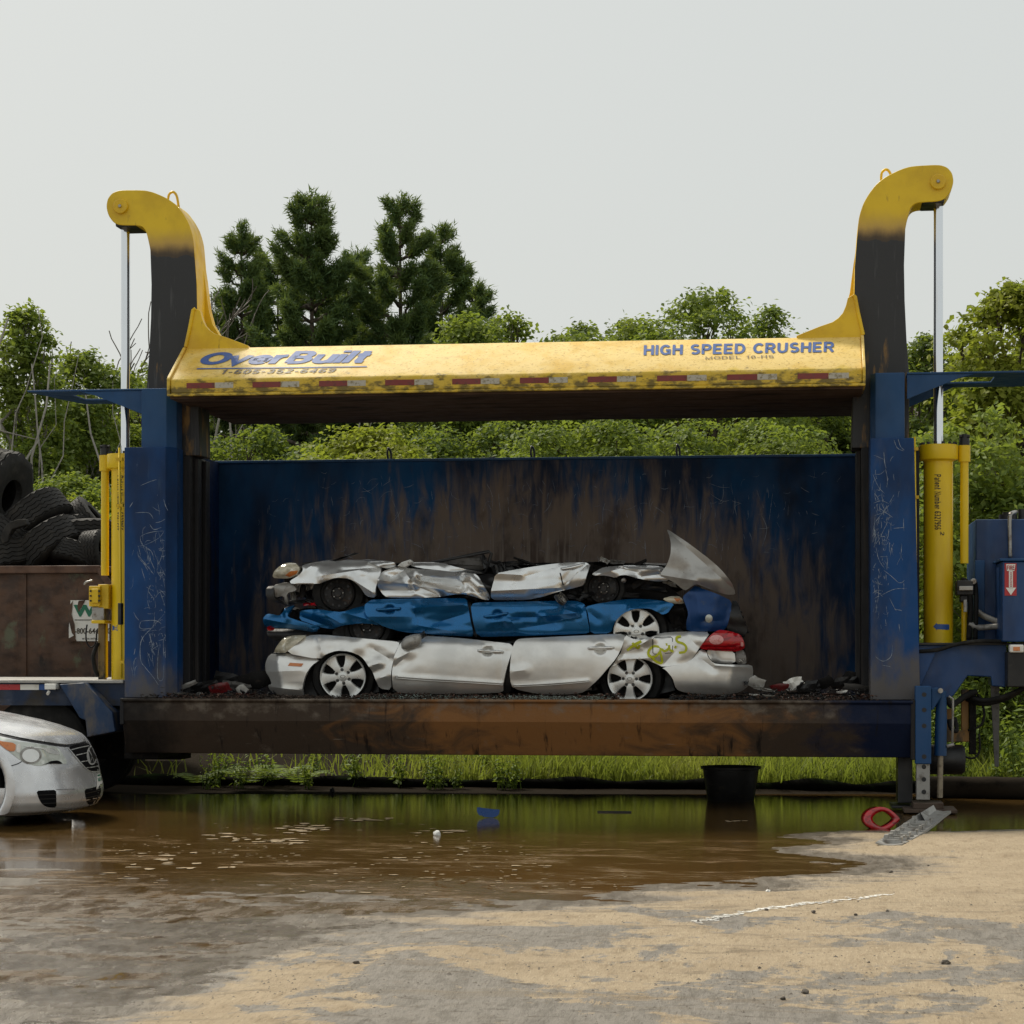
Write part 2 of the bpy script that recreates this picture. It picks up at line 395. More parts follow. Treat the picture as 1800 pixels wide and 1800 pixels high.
# ------------------------------------------------------------------ materials
def srgb(r, g, b):
    f = lambda c: (c/255/12.92 if c/255 <= .04045 else ((c/255+.055)/1.055)**2.4)
    return (f(r), f(g), f(b), 1)
class Nodes:
    def __init__(s, name):
        s.mat = bpy.data.materials.new(name); s.mat.use_nodes = True
        s.t = s.mat.node_tree; s.t.nodes.clear()
        s.out = s.n('ShaderNodeOutputMaterial'); s.p = s.n('ShaderNodeBsdfPrincipled')
        s.l(s.p.outputs[0], s.out.inputs[0])
        s.co = s.n('ShaderNodeNewGeometry').outputs['Position']
    def n(s, t): return s.t.nodes.new(t)
    def l(s, a, b): s.t.links.new(a, b)
    def math(s, op, a, b=None, c=None):
        m = s.n('ShaderNodeMath'); m.operation = op
        for i, x in enumerate((a, b, c)):
            if x is None: continue
            if hasattr(x, 'links'): s.l(x, m.inputs[i])
            else: m.inputs[i].default_value = x
        return m.outputs[0]
    def obj(s):
        s.co = s.n('ShaderNodeTexCoord').outputs['Object']; return s
    def noise(s, scale=(1, 1, 1), detail=4, rough=.55, dist=0.0, off=(0, 0, 0), kind='noise'):
        mp = s.n('ShaderNodeMapping'); s.l(s.co, mp.inputs[0])
        if isinstance(scale, (int, float)): scale = (scale,)*3
        mp.inputs['Scale'].default_value = scale; mp.inputs['Location'].default_value = off
        if kind == 'noise':
            t = s.n('ShaderNodeTexNoise'); t.inputs['Scale'].default_value = 1
            t.inputs['Detail'].default_value = detail; t.inputs['Roughness'].default_value = rough; t.inputs['Distortion'].default_value = dist
            s.l(mp.outputs[0], t.inputs['Vector']); return t.outputs[0]
        t = s.n('ShaderNodeTexVoronoi'); t.inputs['Scale'].default_value = 1
        if kind == 'edge': t.feature = 'DISTANCE_TO_EDGE'
        s.l(mp.outputs[0], t.inputs['Vector']); return t.outputs['Distance']
    def rng(s, x, a, b, c=0.0, d=1.0, smooth=True):
        m = s.n('ShaderNodeMapRange'); m.interpolation_type = 'SMOOTHSTEP' if smooth else 'LINEAR'
        s.l(x, m.inputs[0])
        if a > b: a, b, c, d = b, a, d, c
        for i, k in enumerate((a, b, c, d)): m.inputs[i+1].default_value = k
        return m.outputs[0]
    def axis(s, ax):
        x = s.n('ShaderNodeSeparateXYZ'); s.l(s.co, x.inputs[0]); return x.outputs['XYZ'.index(ax)]
    def mix(s, f, a, b):
        m = s.n('ShaderNodeMix'); m.data_type = 'RGBA'
        for sock, x in ((m.inputs[0], f), (m.inputs[6], a), (m.inputs[7], b)):
            if hasattr(x, 'links'): s.l(x, sock)
            else: sock.default_value = x
        return m.outputs[2]
    def ell(s, cx, cz, rx, rz):
        a = s.math('DIVIDE', s.math('SUBTRACT', s.axis('X'), cx), rx); b = s.math('DIVIDE', s.math('SUBTRACT', s.axis('Z'), cz), rz)
        return s.math('SUBTRACT', 1.0, s.math('SQRT', s.math('ADD', s.math('MULTIPLY', a, a), s.math('MULTIPLY', b, b))))
    def bump(s, h, strength=.3, dist=.01):
        b = s.n('ShaderNodeBump'); b.inputs['Strength'].default_value = strength; b.inputs['Distance'].default_value = dist
        s.l(h, b.inputs['Height'])
        prev = getattr(s, '_b', None)
        if prev is not None: s.l(prev, b.inputs['Normal'])
        s._b = b.outputs[0]; s.l(s._b, s.p.inputs['Normal'])
    def set(s, base=None, rough=None, metal=None, **kw):
        for k, x in (('Base Color', base), ('Roughness', rough), ('Metallic', metal), *[(a.replace('_', ' '), b) for a, b in kw.items()]):
            if x is None: continue
            if hasattr(x, 'links'): s.l(x, s.p.inputs[k])
            else: s.p.inputs[k].default_value = x
        return s
def L(col, scale, lo, hi, detail=4, dist=0.0, grads=(), amp=1.0, off=(0, 0, 0), kind='noise', op=1.0, rough=None):
    return dict(col=col, scale=scale, lo=lo, hi=hi, detail=detail, dist=dist, grads=grads, amp=amp, off=off, kind=kind, op=op)
def layered(name, base, layers=(), rough=.5, metal=0.0, rvar=.12, bump=.15, bscale=25, local=False, spec=.5, coat=0.0, bdist=.01):
    """a base colour with worn, stained or peeled layers over it, each where its own noise and place say"""
    N = Nodes(name)
    if local: N.obj()
    c = base
    for d in layers:
        x = N.noise(d['scale'], d['detail'], .6, d['dist'], d['off'], d['kind'])
        if d['amp'] != 1: x = N.math('MULTIPLY', x, d['amp'])
        for g in d['grads']:
            if g[0] == 'ell': y = N.math('MULTIPLY', N.ell(*g[1:5]), g[5])
            else: y = N.rng(N.axis(g[0]), g[1], g[2], 0, g[3], False)
            x = N.math('ADD', x, y)
        f = N.rng(x, d['lo'], d['hi'])
        if d['op'] != 1: f = N.math('MULTIPLY', f, d['op'])
        c = N.mix(f, c, d['col'])
    N.set(base=c, metal=metal, Specular_IOR_Level=spec, Coat_Weight=coat)
    r = N.rng(N.noise(6, 4, off=(3, 1, 7)), .3, .7, max(0, rough-rvar), min(1, rough+rvar))
    N.set(rough=r)
    if bump: N.bump(N.noise(bscale, 6, .65), bump, bdist)
    return N.mat
S = srgb
MT = {}
BLUE, DKBLUE = (.003, .046, .165, 1), (.002, .026, .095, 1)
GRIME = (.018, .014, .010, 1); RUST = (.085, .036, .014, 1); DRUST = (.040, .020, .011, 1)
MT['blue'] = layered('blue_paint', BLUE, [
    L(DKBLUE, (1.5, 1.5, .7), .40, .65), L((.03, .075, .17, 1), (9, 9, 1.2), .56, .8, op=.5),
    L(GRIME, (4, 4, 2), .62, .78, off=(4, 0, 0), op=.7), L((.1, .17, .28, 1), (60, 60, 14), .70, .78, op=.5)], rough=.42, bump=.06)
MT['blue_clean'] = layered('newer_blue_paint', (.012, .062, .170, 1), [L((.009, .044, .12, 1), (2, 2, 1), .4, .7), L(GRIME, (7, 7, 1.2), .66, .85, op=.5)], rough=.5, bump=.05, spec=.35)
MT['blue_post'] = layered('scraped_blue_paint', (.0015, .052, .19, 1), [
    L((.0015, .020, .075, 1), (1.5, 1.5, .6), .40, .68), L((.03, .07, .14, 1), (26, 26, 3), .60, .74, detail=6, op=.4),
    L((.11, .095, .075, 1), (5, 5, 2), .50, .80, grads=[('Z', 1.75, 1.1, .38), ('X', -3, 3, .14)], amp=.70, op=.85),
    L((.3, .34, .4, 1), (70, 70, 9), .74, .78, detail=2, op=.6)], rough=.5, bump=.08, spec=.3)
MT['wall'] = layered('worn_blue_and_rust_wall', (.003, .056, .165, 1), [
    L((.002, .016, .052, 1), (1.2, 1.2, .5), .35, .65),
    L((.165, .125, .10, 1), (9, 1, 1.6), .34, .68, detail=8, dist=.6, grads=[('ell', -.05, .95, 3.55, 2.6, .95)], amp=.85),
    L((.055, .034, .026, 1), (3, 1, 1.4), .50, .66, detail=7, grads=[('ell', -.05, .95, 3.4, 2.4, .30)], amp=.85, off=(2, 0, 6), op=.8),
    L((.24, .20, .165, 1), (34, 1, 1.3), .62, .84, detail=8, grads=[('ell', -.1, 1.8, 3.1, 1.5, .36)], amp=.95, op=.7),
    L((.014, .011, .010, 1), (2.2, 1, 1.0), .56, .76, detail=6, off=(5, 0, 2), op=.65),
    L((.22, .10, .045, 1), (14, 1, 1.6), .62, .78, detail=7, off=(1, 0, 9), grads=[('ell', 0, .9, 3.0, 1.9, .35)], amp=.85, op=.5),
    L((.10, .12, .15, 1), (55, 1, 2.5), .70, .80, detail=3, op=.5)], rough=.66, bump=.25, bscale=(30, 30, 8), spec=.25)
MT['wall_side'] = layered('dark_blue_side_wall', (.003, .018, .07, 1), [L((.022, .015, .011, 1), (6, 6, 1.2), .5, .7, detail=6), L((.06, .045, .03, 1), (22, 22, 2), .62, .8, op=.6)], rough=.7, bump=.2, spec=.15)
MT['channel'] = layered('greasy_guide_steel', (.016, .016, .018, 1), [L((.04, .033, .028, 1), (20, 20, 1.2), .5, .75, detail=6), L((.004, .02, .07, 1), (3, 3, .8), .6, .75)], rough=.5, bump=.15, spec=.2)
MT['bed'] = layered('rusty_bed_beam', (.052, .035, .024, 1), [
    L((.26, .115, .036, 1), (2.2, 1, 4), .46, .74, detail=7, dist=.8, grads=[('ell', .5, .85, 2.6, .9, .5)], amp=.75, op=.9),
    L((.20, .165, .13, 1), (5, 3, 7), .50, .70, detail=7, grads=[('Z', .84, 1.0, .16)], amp=.85, op=.65),
    L((.004, .010, .035, 1), (2, 1, 3), .66, .85, detail=5, grads=[('X', 1.6, 3.6, .55)], amp=.7),
    L((.008, .006, .005, 1), (11, 5, 1.1), .56, .70, detail=6, off=(3, 2, 0), op=.9),
    L((.005, .004, .004, 1), (3, 3, 3), .5, .8, grads=[('X', -2.4, -3.8, .5)], amp=.6, op=.85),
    L((.30, .25, .20, 1), (3, 3, 40), .73, .79, detail=3, op=.6)], rough=.66, bump=.35, bscale=18, spec=.25)
MT['bedfloor'] = layered('debris_caked_floor', (.05, .032, .022, 1), [L((.10, .075, .055, 1), 14, .5, .7, detail=8), L((.015, .012, .010, 1), 9, .55, .65, off=(2, 2, 2))], rough=.85, bump=.8, bscale=40)
YEL = (.76, .50, .010, 1); YEL2 = (.62, .38, .008, 1)
MT['yellow'] = layered('yellow_paint', YEL, [L(YEL2, 3, .4, .7), L((.22, .11, .01, 1), (16, 16, 5), .62, .78, detail=6, op=.7), L(GRIME, 22, .70, .78, op=.7)], rough=.45, bump=.07)
MT['yellow_cyl'] = layered('cylinder_yellow_paint', (.78, .54, .008, 1), [L((.62, .40, .006, 1), (3, 3, .8), .45, .75), L((.18, .10, .01, 1), (14, 14, 2.5), .66, .8, detail=6, op=.55), L(GRIME, (9, 9, 3), .72, .80, op=.7)], rough=.40, bump=.05)
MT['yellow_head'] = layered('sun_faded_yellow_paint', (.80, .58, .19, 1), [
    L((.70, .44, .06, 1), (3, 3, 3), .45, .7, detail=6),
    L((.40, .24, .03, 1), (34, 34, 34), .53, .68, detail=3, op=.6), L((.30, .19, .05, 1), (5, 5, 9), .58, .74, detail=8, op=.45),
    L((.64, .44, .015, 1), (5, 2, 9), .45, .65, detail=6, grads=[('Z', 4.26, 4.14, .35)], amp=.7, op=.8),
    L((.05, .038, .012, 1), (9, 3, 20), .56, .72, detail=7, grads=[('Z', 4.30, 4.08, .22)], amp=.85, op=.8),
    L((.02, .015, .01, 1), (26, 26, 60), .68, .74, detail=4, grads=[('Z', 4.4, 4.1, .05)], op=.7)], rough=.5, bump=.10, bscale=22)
MT['head_under'] = layered('rusty_platen_underside', (.085, .055, .040, 1), [L((.02, .013, .010, 1), (1.5, 6, 1), .45, .7, detail=6), L((.11, .075, .05, 1), (3, 20, 3), .62, .8, detail=5, op=.6)], rough=.8, bump=.3, spec=.12)
_N = Nodes('yellow_arm_with_grease')
_y = _N.mix(_N.rng(_N.noise(3), .4, .7), (.76, .52, .010, 1), (.64, .42, .008, 1))
_y = _N.mix(_N.math('MULTIPLY', _N.rng(_N.noise((18, 18, 6), 6), .62, .78), .6), _y, (.22, .11, .012, 1))
_z = _N.math('ADD', _N.axis('Z'), _N.math('MULTIPLY', _N.math('SUBTRACT', _N.noise((7, 7, 3), 5), .5), .12))
_y = _N.mix(_N.rng(_z, 5.84, 5.56), _y, (.44, .28, .08, 1))
_y = _N.mix(_N.rng(_z, 5.66, 5.53), _y, (.055, .035, .016, 1))
_k = _N.mix(_N.rng(_N.noise((24, 24, 1.6), 6), .58, .74), (.020, .021, .024, 1), (.06, .062, .066, 1))
_k = _N.mix(_N.math('MULTIPLY', _N.rng(_N.noise((60, 60, 1.5), 3, off=(3, 3, 0)), .68, .72), .7), _k, (.2, .2, .2, 1))
_k = _N.mix(_N.rng(_N.math('ADD', _N.math('MULTIPLY', _N.noise((9, 9, 2), 7, off=(9, 1, 3)), .85), _N.rng(_z, 4.85, 4.2, 0, .17)), .62, .72), _k, (.22, .12, .03, 1))
_N.set(base=_N.mix(_N.rng(_z, 5.520, 5.508), _y, _k), rough=_N.rng(_z, 5.55, 5.45, .42, .5)); _N.bump(_N.noise((16, 16, 9), 6), .18, .012)
MT['arm'] = _N.mat
MT['chrome'] = layered('chrome_rod', (.78, .80, .83, 1), [L((.5, .36, .2, 1), (30, 30, .8), .66, .8, op=.5)], rough=.12, metal=1.0, rvar=.05, bump=0)
MT['black'] = layered('black_paint', (.012, .012, .013, 1), [L((.05, .043, .035, 1), 9, .6, .8, op=.6)], rough=.45, bump=.08)
MT['plastic'] = layered('black_plastic', (.009, .009, .010, 1), [L((.06, .055, .05, 1), 16, .58, .8, detail=6, op=.7)], rough=.5, bump=.15, bscale=60)
MT['intake'] = layered('black_recess', (.006, .006, .007, 1), rough=.8, bump=0, spec=.1)
MT['dark'] = layered('dark_broken_underbody', (.012, .011, .011, 1), [L((.05, .04, .032, 1), 14, .58, .74, detail=7), L((.09, .06, .04, 1), 31, .66, .76, detail=5, op=.7)], rough=.7, bump=.6, bscale=26, spec=.15)
MT['rubber'] = layered('tyre_rubber', (.011, .011, .011, 1), [L((.045, .041, .035, 1), 7, .48, .78, detail=7, op=.7)], rough=.75, spec=.25, bump=.25, bscale=50, local=True)
MT['old_rubber'] = layered('weathered_tyre_rubber', (.022, .021, .020, 1), [L((.062, .056, .048, 1), 5, .48, .78, detail=8, op=.8), L((.012, .012, .012, 1), 11, .55, .7, op=.7)], rough=.75, bump=.3, bscale=45, local=True, spec=.25)
def carpaint(name, col, dirt, metal, rough, dirtop=.5):
    return layered(name, col, [L(tuple(c*.82 for c in col[:3])+(1,), 3, .4, .7), L(dirt, (9, 9, 14), .56, .78, detail=7, op=dirtop),
                               L(tuple(c*.4 for c in dirt[:3])+(1,), (40, 40, 24), .72, .80, detail=4, op=dirtop*.6)], rough=rough, metal=metal, rvar=.06, bump=.03, coat=.35)
MT['silver'] = carpaint('silver_car_paint', (.84, .83, .80, 1), (.56, .52, .45, 1), .70, .36, .25)
MT['silver2'] = carpaint('grey_silver_car_paint', (.82, .83, .83, 1), (.45, .42, .37, 1), .76, .31, .3)
MT['silver_van'] = carpaint('silver_minivan_paint', (.78, .785, .80, 1), (.70, .68, .65, 1), .58, .27, .06)
MT['carblue'] = carpaint('metallic_blue_car_paint', (.006, .13, .34, 1), (.06, .08, .09, 1), .58, .29, .3)
MT['alloy'] = layered('wheel_silver', (.74, .74, .72, 1), [L((.3, .27, .23, 1), 22, .6, .8, detail=6, op=.6)], rough=.34, metal=.55, bump=.04)
MT['steelwheel'] = layered('dark_steel_wheel', (.022, .021, .021, 1), [L((.075, .045, .03, 1), 18, .55, .75, detail=6)], rough=.55, metal=.2, bump=.15)
MT['metal'] = layered('dull_bare_metal', (.36, .35, .33, 1), [L((.13, .09, .06, 1), 12, .5, .72, detail=7)], rough=.45, metal=.8, bump=.15)
MT['zinc'] = layered('grey_sheet_metal', (.33, .32, .30, 1), [L((.16, .14, .12, 1), 14, .5, .7, detail=6)], rough=.5, metal=.3, bump=.1)
MT['amber'] = layered('amber_lens', (.62, .20, .05, 1), [L((.42, .12, .03, 1), 30, .5, .7)], rough=.18, bump=0, coat=.5)
MT['red'] = layered('red_lens', (.46, .006, .012, 1), [L((.22, .003, .006, 1), (14, 14, 30), .45, .62)], rough=.12, bump=.03, coat=.6)
MT['pinklens'] = layered('pale_lamp_lens', (.72, .34, .33, 1), [L((.55, .16, .15, 1), 40, .5, .7)], rough=.15, bump=0, coat=.5)
MT['fogged'] = layered('yellowed_headlight_lens', (.62, .57, .44, 1), [L((.40, .36, .26, 1), (9, 9, 16), .42, .62, detail=5), L((.80, .78, .70, 1), 16, .58, .7, off=(3, 3, 3))], rough=.16, bump=.03, coat=.6)
MT['clearlens'] = layered('clear_headlight_lens', (.58, .61, .56, 1), [L((.46, .49, .44, 1), (5, 5, 9), .46, .62, detail=3), L((.74, .76, .72, 1), 7, .6, .74, off=(3, 3, 3))], rough=.1, bump=.02, coat=.7)
MT['white'] = layered('white_paint', (.78, .77, .73, 1), [L((.5, .46, .38, 1), 8, .5, .75, detail=6, op=.6)], rough=.5, bump=.05)
MT['tape_red'] = layered('faded_red_tape', (.20, .028, .022, 1), [L((.11, .03, .02, 1), (20, 8, 30), .5, .7, detail=6), L((.35, .22, .05, 1), (30, 10, 30), .68, .74, detail=4)], rough=.4, bump=.05)
MT['tape_white'] = layered('dirty_white_tape', (.46, .43, .36, 1), [L((.22, .18, .10, 1), (26, 8, 30), .48, .66, detail=6), L((.06, .045, .02, 1), (40, 10, 50), .66, .72, detail=4)], rough=.4, bump=.05)
MT['tape_bright_red'] = layered('red_marker_tape', (.42, .025, .03, 1), [L((.25, .02, .02, 1), 20, .55, .75)], rough=.35, bump=.03)
MT['letter_blue'] = layered('blue_lettering', (.030, .095, .32, 1), [L((.05, .10, .25, 1), 30, .5, .7), L((.40, .25, .05, 1), (60, 60, 60), .72, .76, detail=3)], rough=.5, bump=0)
MT['letter_grey'] = layered('faded_dark_lettering', (.13, .11, .085, 1), [L((.45, .29, .06, 1), (40, 40, 40), .60, .68, detail=4, op=.8)], rough=.5, bump=0)
MT['letter_black'] = layered('black_lettering', (.03, .022, .012, 1), [L((.3, .18, .01, 1), (50, 50, 50), .66, .72, detail=4, op=.8)], rough=.5, bump=0)
MT['green'] = layered('green_print', (.01, .16, .085, 1), [], rough=.5, bump=0)
MT['spray'] = layered('yellow_green_spray', (.50, .52, .015, 1), [L((.6, .6, .3, 1), 40, .55, .75, op=.6)], rough=.6, bump=0)
MT['scratch'] = layered('bare_scratch', (.30, .34, .40, 1), [L((.10, .15, .24, 1), 26, .42, .62, detail=5), L((.5, .5, .5, 1), 40, .66, .8)], rough=.5, metal=.3, bump=0)
MT['dumpster'] = layered('rusty_container_paint', (.105, .056, .034, 1), [
    L((.045, .024, .016, 1), (3, 3, 5), .4, .65, detail=6), L((.12, .14, .085, 1), (3.2, 3, 2.6), .57, .68, detail=6, off=(1, 2, 8), op=.75),
    L((.13, .06, .03, 1), (12, 12, 5), .58, .76, detail=6, op=.7), L((.014, .010, .008, 1), (5, 5, 2), .62, .72, off=(7, 0, 1))], rough=.7, bump=.3)
MT['bark'] = layered('bark', (.10, .075, .055, 1), [L((.045, .034, .026, 1), (9, 9, 2), .45, .65, detail=7)], rough=.85, bump=.6, bscale=(30, 30, 8), local=True)
MT['pale_bark'] = layered('pale_bark', (.30, .28, .25, 1), [L((.10, .085, .07, 1), (5, 5, 9), .52, .68, detail=7)], rough=.8, bump=.4, local=True)
MT['twig'] = layered('bare_twig', (.17, .145, .125, 1), [], rough=.8, bump=0)
def leafmat(name, a, b, c, trans=.46):
    N = Nodes(name)
    g = N.n('ShaderNodeNewGeometry'); N.co = N.n('ShaderNodeTexCoord').outputs['Object']
    col = N.mix(N.rng(g.outputs['Random Per Island'], 0, 1, 0, 1, False), a, b)
    col = N.mix(N.math('MULTIPLY', N.rng(N.noise(.9, 4), .45, .7), .8), col, c)
    N.set(base=col, rough=.62, Specular_IOR_Level=.22)
    t = N.n('ShaderNodeBsdfTranslucent'); mx = N.n('ShaderNodeMixShader'); mx.inputs[0].default_value = trans
    k = N.mix(.55, col, (.34, .42, .035, 1)); N.l(k, t.inputs[0])
    N.l(N.p.outputs[0], mx.inputs[1]); N.l(t.outputs[0], mx.inputs[2]); N.l(mx.outputs[0], N.out.inputs[0])
    return N.mat
MT['leaf'] = leafmat('maple_leaves', (.10, .16, .034, 1), (.18, .24, .05, 1), (.22, .26, .055, 1))
MT['leaf_dark'] = leafmat('dark_leaves', (.060, .105, .028, 1), (.105, .155, .038, 1), (.13, .175, .04, 1))
MT['leaf_yellow'] = leafmat('yellow_green_leaves', (.17, .22, .028, 1), (.26, .28, .04, 1), (.30, .30, .045, 1))
MT['leaf_big'] = leafmat('broad_leaves', (.13, .20, .045, 1), (.22, .28, .065, 1), (.24, .28, .06, 1))
MT['needle'] = leafmat('pine_needles', (.060, .110, .042, 1), (.105, .165, .058, 1), (.13, .185, .06, 1), .25)
MT['grass'] = leafmat('grass_blades', (.15, .20, .04, 1), (.24, .265, .06, 1), (.31, .30, .085, 1), .42)
MT['weed'] = leafmat('weed_leaves', (.10, .17, .032, 1), (.17, .24, .045, 1), (.20, .25, .05, 1), .35)
# sandy yard: dry sand, damp grey patches, wet dark mud near the water line
N = Nodes('sandy_ground')
pz = N.axis('Z')
n1 = N.noise((.60, .62, 1), 8, .66, .6); n2 = N.noise((2.2, 1.9, 1), 8, .70, .4, (4, 2, 0)); n3 = N.noise((46, 8, 1), 5, .75)
n4 = N.noise((11, 3.4, 1), 7, .75, 0, (1, 7, 0))
dry = N.mix(N.rng(n2, .38, .66), (.385, .302, .198, 1), (.325, .250, .160, 1))
dry = N.mix(N.math('MULTIPLY', N.rng(n4, .50, .66), .75), dry, (.25, .185, .11, 1))
dry = N.mix(N.math('MULTIPLY', N.rng(n3, .52, .66), .55), dry, (.20, .15, .09, 1))
dry = N.mix(N.math('MULTIPLY', N.rng(N.noise((80, 14, 1), 3), .60, .72), .5), dry, (.56, .47, .34, 1))
damp = N.mix(N.rng(n4, .42, .66), (.205, .182, .152, 1), (.125, .108, .084, 1))
damp = N.mix(N.rng(N.noise((3.5, 11, 1), 7, .7, .5, (8, 3, 0)), .56, .66), damp, (.085, .066, .044, 1))
yy = N.rng(N.axis('Y'), -7.2, -9.4, 0, .17, False)
xx = N.rng(N.axis('X'), 3.2, -.5, 0, .015, False)
n5 = N.noise((3.6, 2.6, 1), 9, .78, .6, (2, 9, 0))
m_d = N.rng(N.math('ADD', N.math('ADD', N.math('ADD', N.math('MULTIPLY', n1, .80), N.math('MULTIPLY', n5, .42)), yy), xx), .762, .795)
damp = N.mix(N.math('MULTIPLY', N.rng(n3, .52, .66), .6), damp, (.075, .06, .042, 1))
col = N.mix(m_d, dry, damp)
ruts = N.noise((.22, 3.2, 1), 5, .6, .2, (0, 5, 0))
m_r = N.math('MULTIPLY', N.rng(ruts, .58, .70), N.rng(N.axis('Y'), -7.2, -8.6))
col = N.mix(N.math('MULTIPLY', m_r, .75), col, (.17, .135, .09, 1))
st_ = N.math('MULTIPLY', N.rng(N.noise((1.6, 3.2, 1), 9, .78, .4, (3, 8, 0)), .53, .63), N.rng(N.axis('Y'), -6.0, -8.0))
col = N.mix(N.math('MULTIPLY', st_, .6), col, (.145, .11, .07, 1))
wz = N.math('SUBTRACT', pz, N.math('MULTIPLY', N.math('SUBTRACT', n4, .5), .012))
m_w = N.rng(wz, .022, .006)
col = N.mix(m_w, col, N.mix(N.rng(n4, .4, .6), (.19, .16, .125, 1), (.10, .078, .052, 1)))
m_shade = N.rng(N.axis('Y'), .2, 1.6)
col = N.mix(m_shade, col, (.020, .015, .010, 1))  # shade under and behind the bed put into the ground colour
N.set(base=col, rough=N.math('SUBTRACT', N.math('SUBTRACT', .92, N.math('MULTIPLY', m_d, .22)), N.math('MULTIPLY', N.math('MULTIPLY', m_w, N.math('SUBTRACT', 1.0, m_shade)), .60)), Specular_IOR_Level=N.math('SUBTRACT', .45, N.math('MULTIPLY', m_shade, .42)))
N.bump(N.noise((30, 9, 26), 7, .75), .8, .016); N.bump(n4, .8, .03); N.bump(ruts, .25, .03)
MT['ground'] = N.mat
N = Nodes('muddy_water')
w1 = N.noise((1.1, 2.6, 1), 6, .6, .8); w2 = N.noise((5, 22, 1), 7, .7, .3, (3, 1, 0))
film = N.rng(N.math('ADD', N.math('MULTIPLY', w1, .6), N.math('MULTIPLY', w2, .5)), .52, .70)
film = N.math('MULTIPLY', film, N.rng(N.axis('Y'), -2.0, -4.2))
near = N.math('MULTIPLY', N.math('MULTIPLY', N.rng(N.axis('Y'), -6.0, -8.8), N.rng(N.axis('X'), 1.6, .2)), N.rng(N.noise((7, 2.2, 1), 8, .75, .3, (5, 5, 0)), .40, .58))
N.set(base=N.mix(near, N.mix(film, (.080, .046, .014, 1), (.15, .094, .042, 1)), (.125, .092, .058, 1)), rough=N.math('ADD', N.math('ADD', .05, N.math('MULTIPLY', film, .28)), N.math('MULTIPLY', near, .26)), Specular_IOR_Level=.42, IOR=1.33)
N.bump(N.noise((7, 16, 1), 3, .5), .05, .01); N.bump(N.noise((30, 60, 1), 4, .6, 0, (2, 2, 2)), .10, .004); N.bump(N.math('MULTIPLY', N.noise((24, 40, 1), 5, .7, 0, (6, 2, 2)), near), .6, .02)
MT['water'] = N.mat
MT['scum'] = layered('floating_dust_scum', (.30, .225, .135, 1), [L((.16, .115, .06, 1), 9, .45, .65)], rough=.9, bump=0)
MT['stone'] = layered('small_stone', (.09, .075, .06, 1), [L((.20, .17, .13, 1), 12, .5, .7, detail=6)], rough=.9, bump=.3, local=True)
MT['sock'] = layered('dark_mossy_cloth', (.005, .005, .004, 1), [L((.016, .026, .007, 1), (3, 3, 9), .5, .72, detail=6, grads=[('Z', .12, .24, .1)])], rough=1.0, rvar=0, bump=.4, spec=.03)
MT['glass_bits'] = layered('crushed_window_glass', (.42, .55, .50, 1), [L((.20, .17, .14, 1), 60, .45, .6)], rough=.15, bump=0)
MT['soil'] = layered('dark_soil', (.035, .030, .018, 1), [L((.07, .075, .025, 1), 3, .45, .65, detail=6)], rough=.95, bump=.4)
MT['bluebits'] = layered('blue_plastic', (.01, .06, .22, 1), [], rough=.35, bump=.05)
MT['fabric'] = layered('torn_grey_lining', (.10, .095, .09, 1), [L((.05, .045, .04, 1), 20, .5, .7)], rough=.9, bump=.3)
# ------------------------------------------------------------------ ground, water
def prismz(mb, out, z0, z1_, mi=0):
    n = len(out); a = sum(out[i][0]*out[(i+1)%n][1]-out[(i+1)%n][0]*out[i][1] for i in range(n))
    if a < 0: out = out[::-1]
    vs = [(x, y, z0) for x, y in out] + [(x, y, z1_) for x, y in out]
    return mb.add(vs, [tuple(range(n-1,-1,-1)), tuple(range(n, 2*n))] + [(i, (i+1)%n, (i+1)%n+n, i+n) for i in range(n)], mi)
PUD = [(-400,1690),(-60,1668),(0,1656),(120,1640),(250,1622),(450,1608),(560,1600),(700,1594),(820,1591),(900,1588),(1000,1582),(1080,1574),(1160,1560),
       (1240,1556),(1330,1543),(1420,1537),(1480,1527),(1550,1519),(1560,1516),(1470,1513),(1410,1504),(1380,1496),(1395,1486),(1425,1478),(1400,1470),(1450,1463),(1500,1461),
       (1560,1462),(1680,1461),(1800,1457),(2000,1452),(2100,1402),(1700,1392),(1300,1391),(900,1390),(500,1390),(200,1391),(-60,1393),(-400,1400)]
PUDW = np.array([tuple(G(u, v))[:2] for u, v in PUD])
def pud_sd(x, y):
    """distance to the puddle's edge, positive inside (arrays)"""
    n = len(PUDW); d = np.full(x.shape, 1e9); c = np.zeros(x.shape, bool); j = n-1
    for i in range(n):
        ax, ay = PUDW[j]; bx, by = PUDW[i]; dx, dy = bx-ax, by-ay
        t = np.clip(((x-ax)*dx+(y-ay)*dy)/(dx*dx+dy*dy), 0, 1)
        d = np.minimum(d, np.hypot(x-ax-t*dx, y-ay-t*dy))
        cr = ((ay > y) != (by > y)) & (x < (bx-ax)*(y-ay)/(by-ay+1e-12)+ax); c ^= cr; j = i
    return np.where(c, d, -d)
def fbm(x, y, sx, sy, seed, octv=4):
    out = np.zeros(x.shape); amp = 1.0; tot = 0
    for o in range(octv):
        rg = np.random.default_rng(seed+o*17); T = rg.random((64, 64))
        fx, fy = x*sx*2**o+o*3.7, y*sy*2**o+o*1.3
        ix, iy = np.floor(fx).astype(int), np.floor(fy).astype(int); tx, ty = fx-ix, fy-iy
        tx, ty = tx*tx*(3-2*tx), ty*ty*(3-2*ty)
        g = lambda a, b: T[a % 64, b % 64]
        out += amp*((g(ix,iy)*(1-tx)+g(ix+1,iy)*tx)*(1-ty)+(g(ix,iy+1)*(1-tx)+g(ix+1,iy+1)*tx)*ty); tot += amp; amp *= .55
    return out/tot-.5
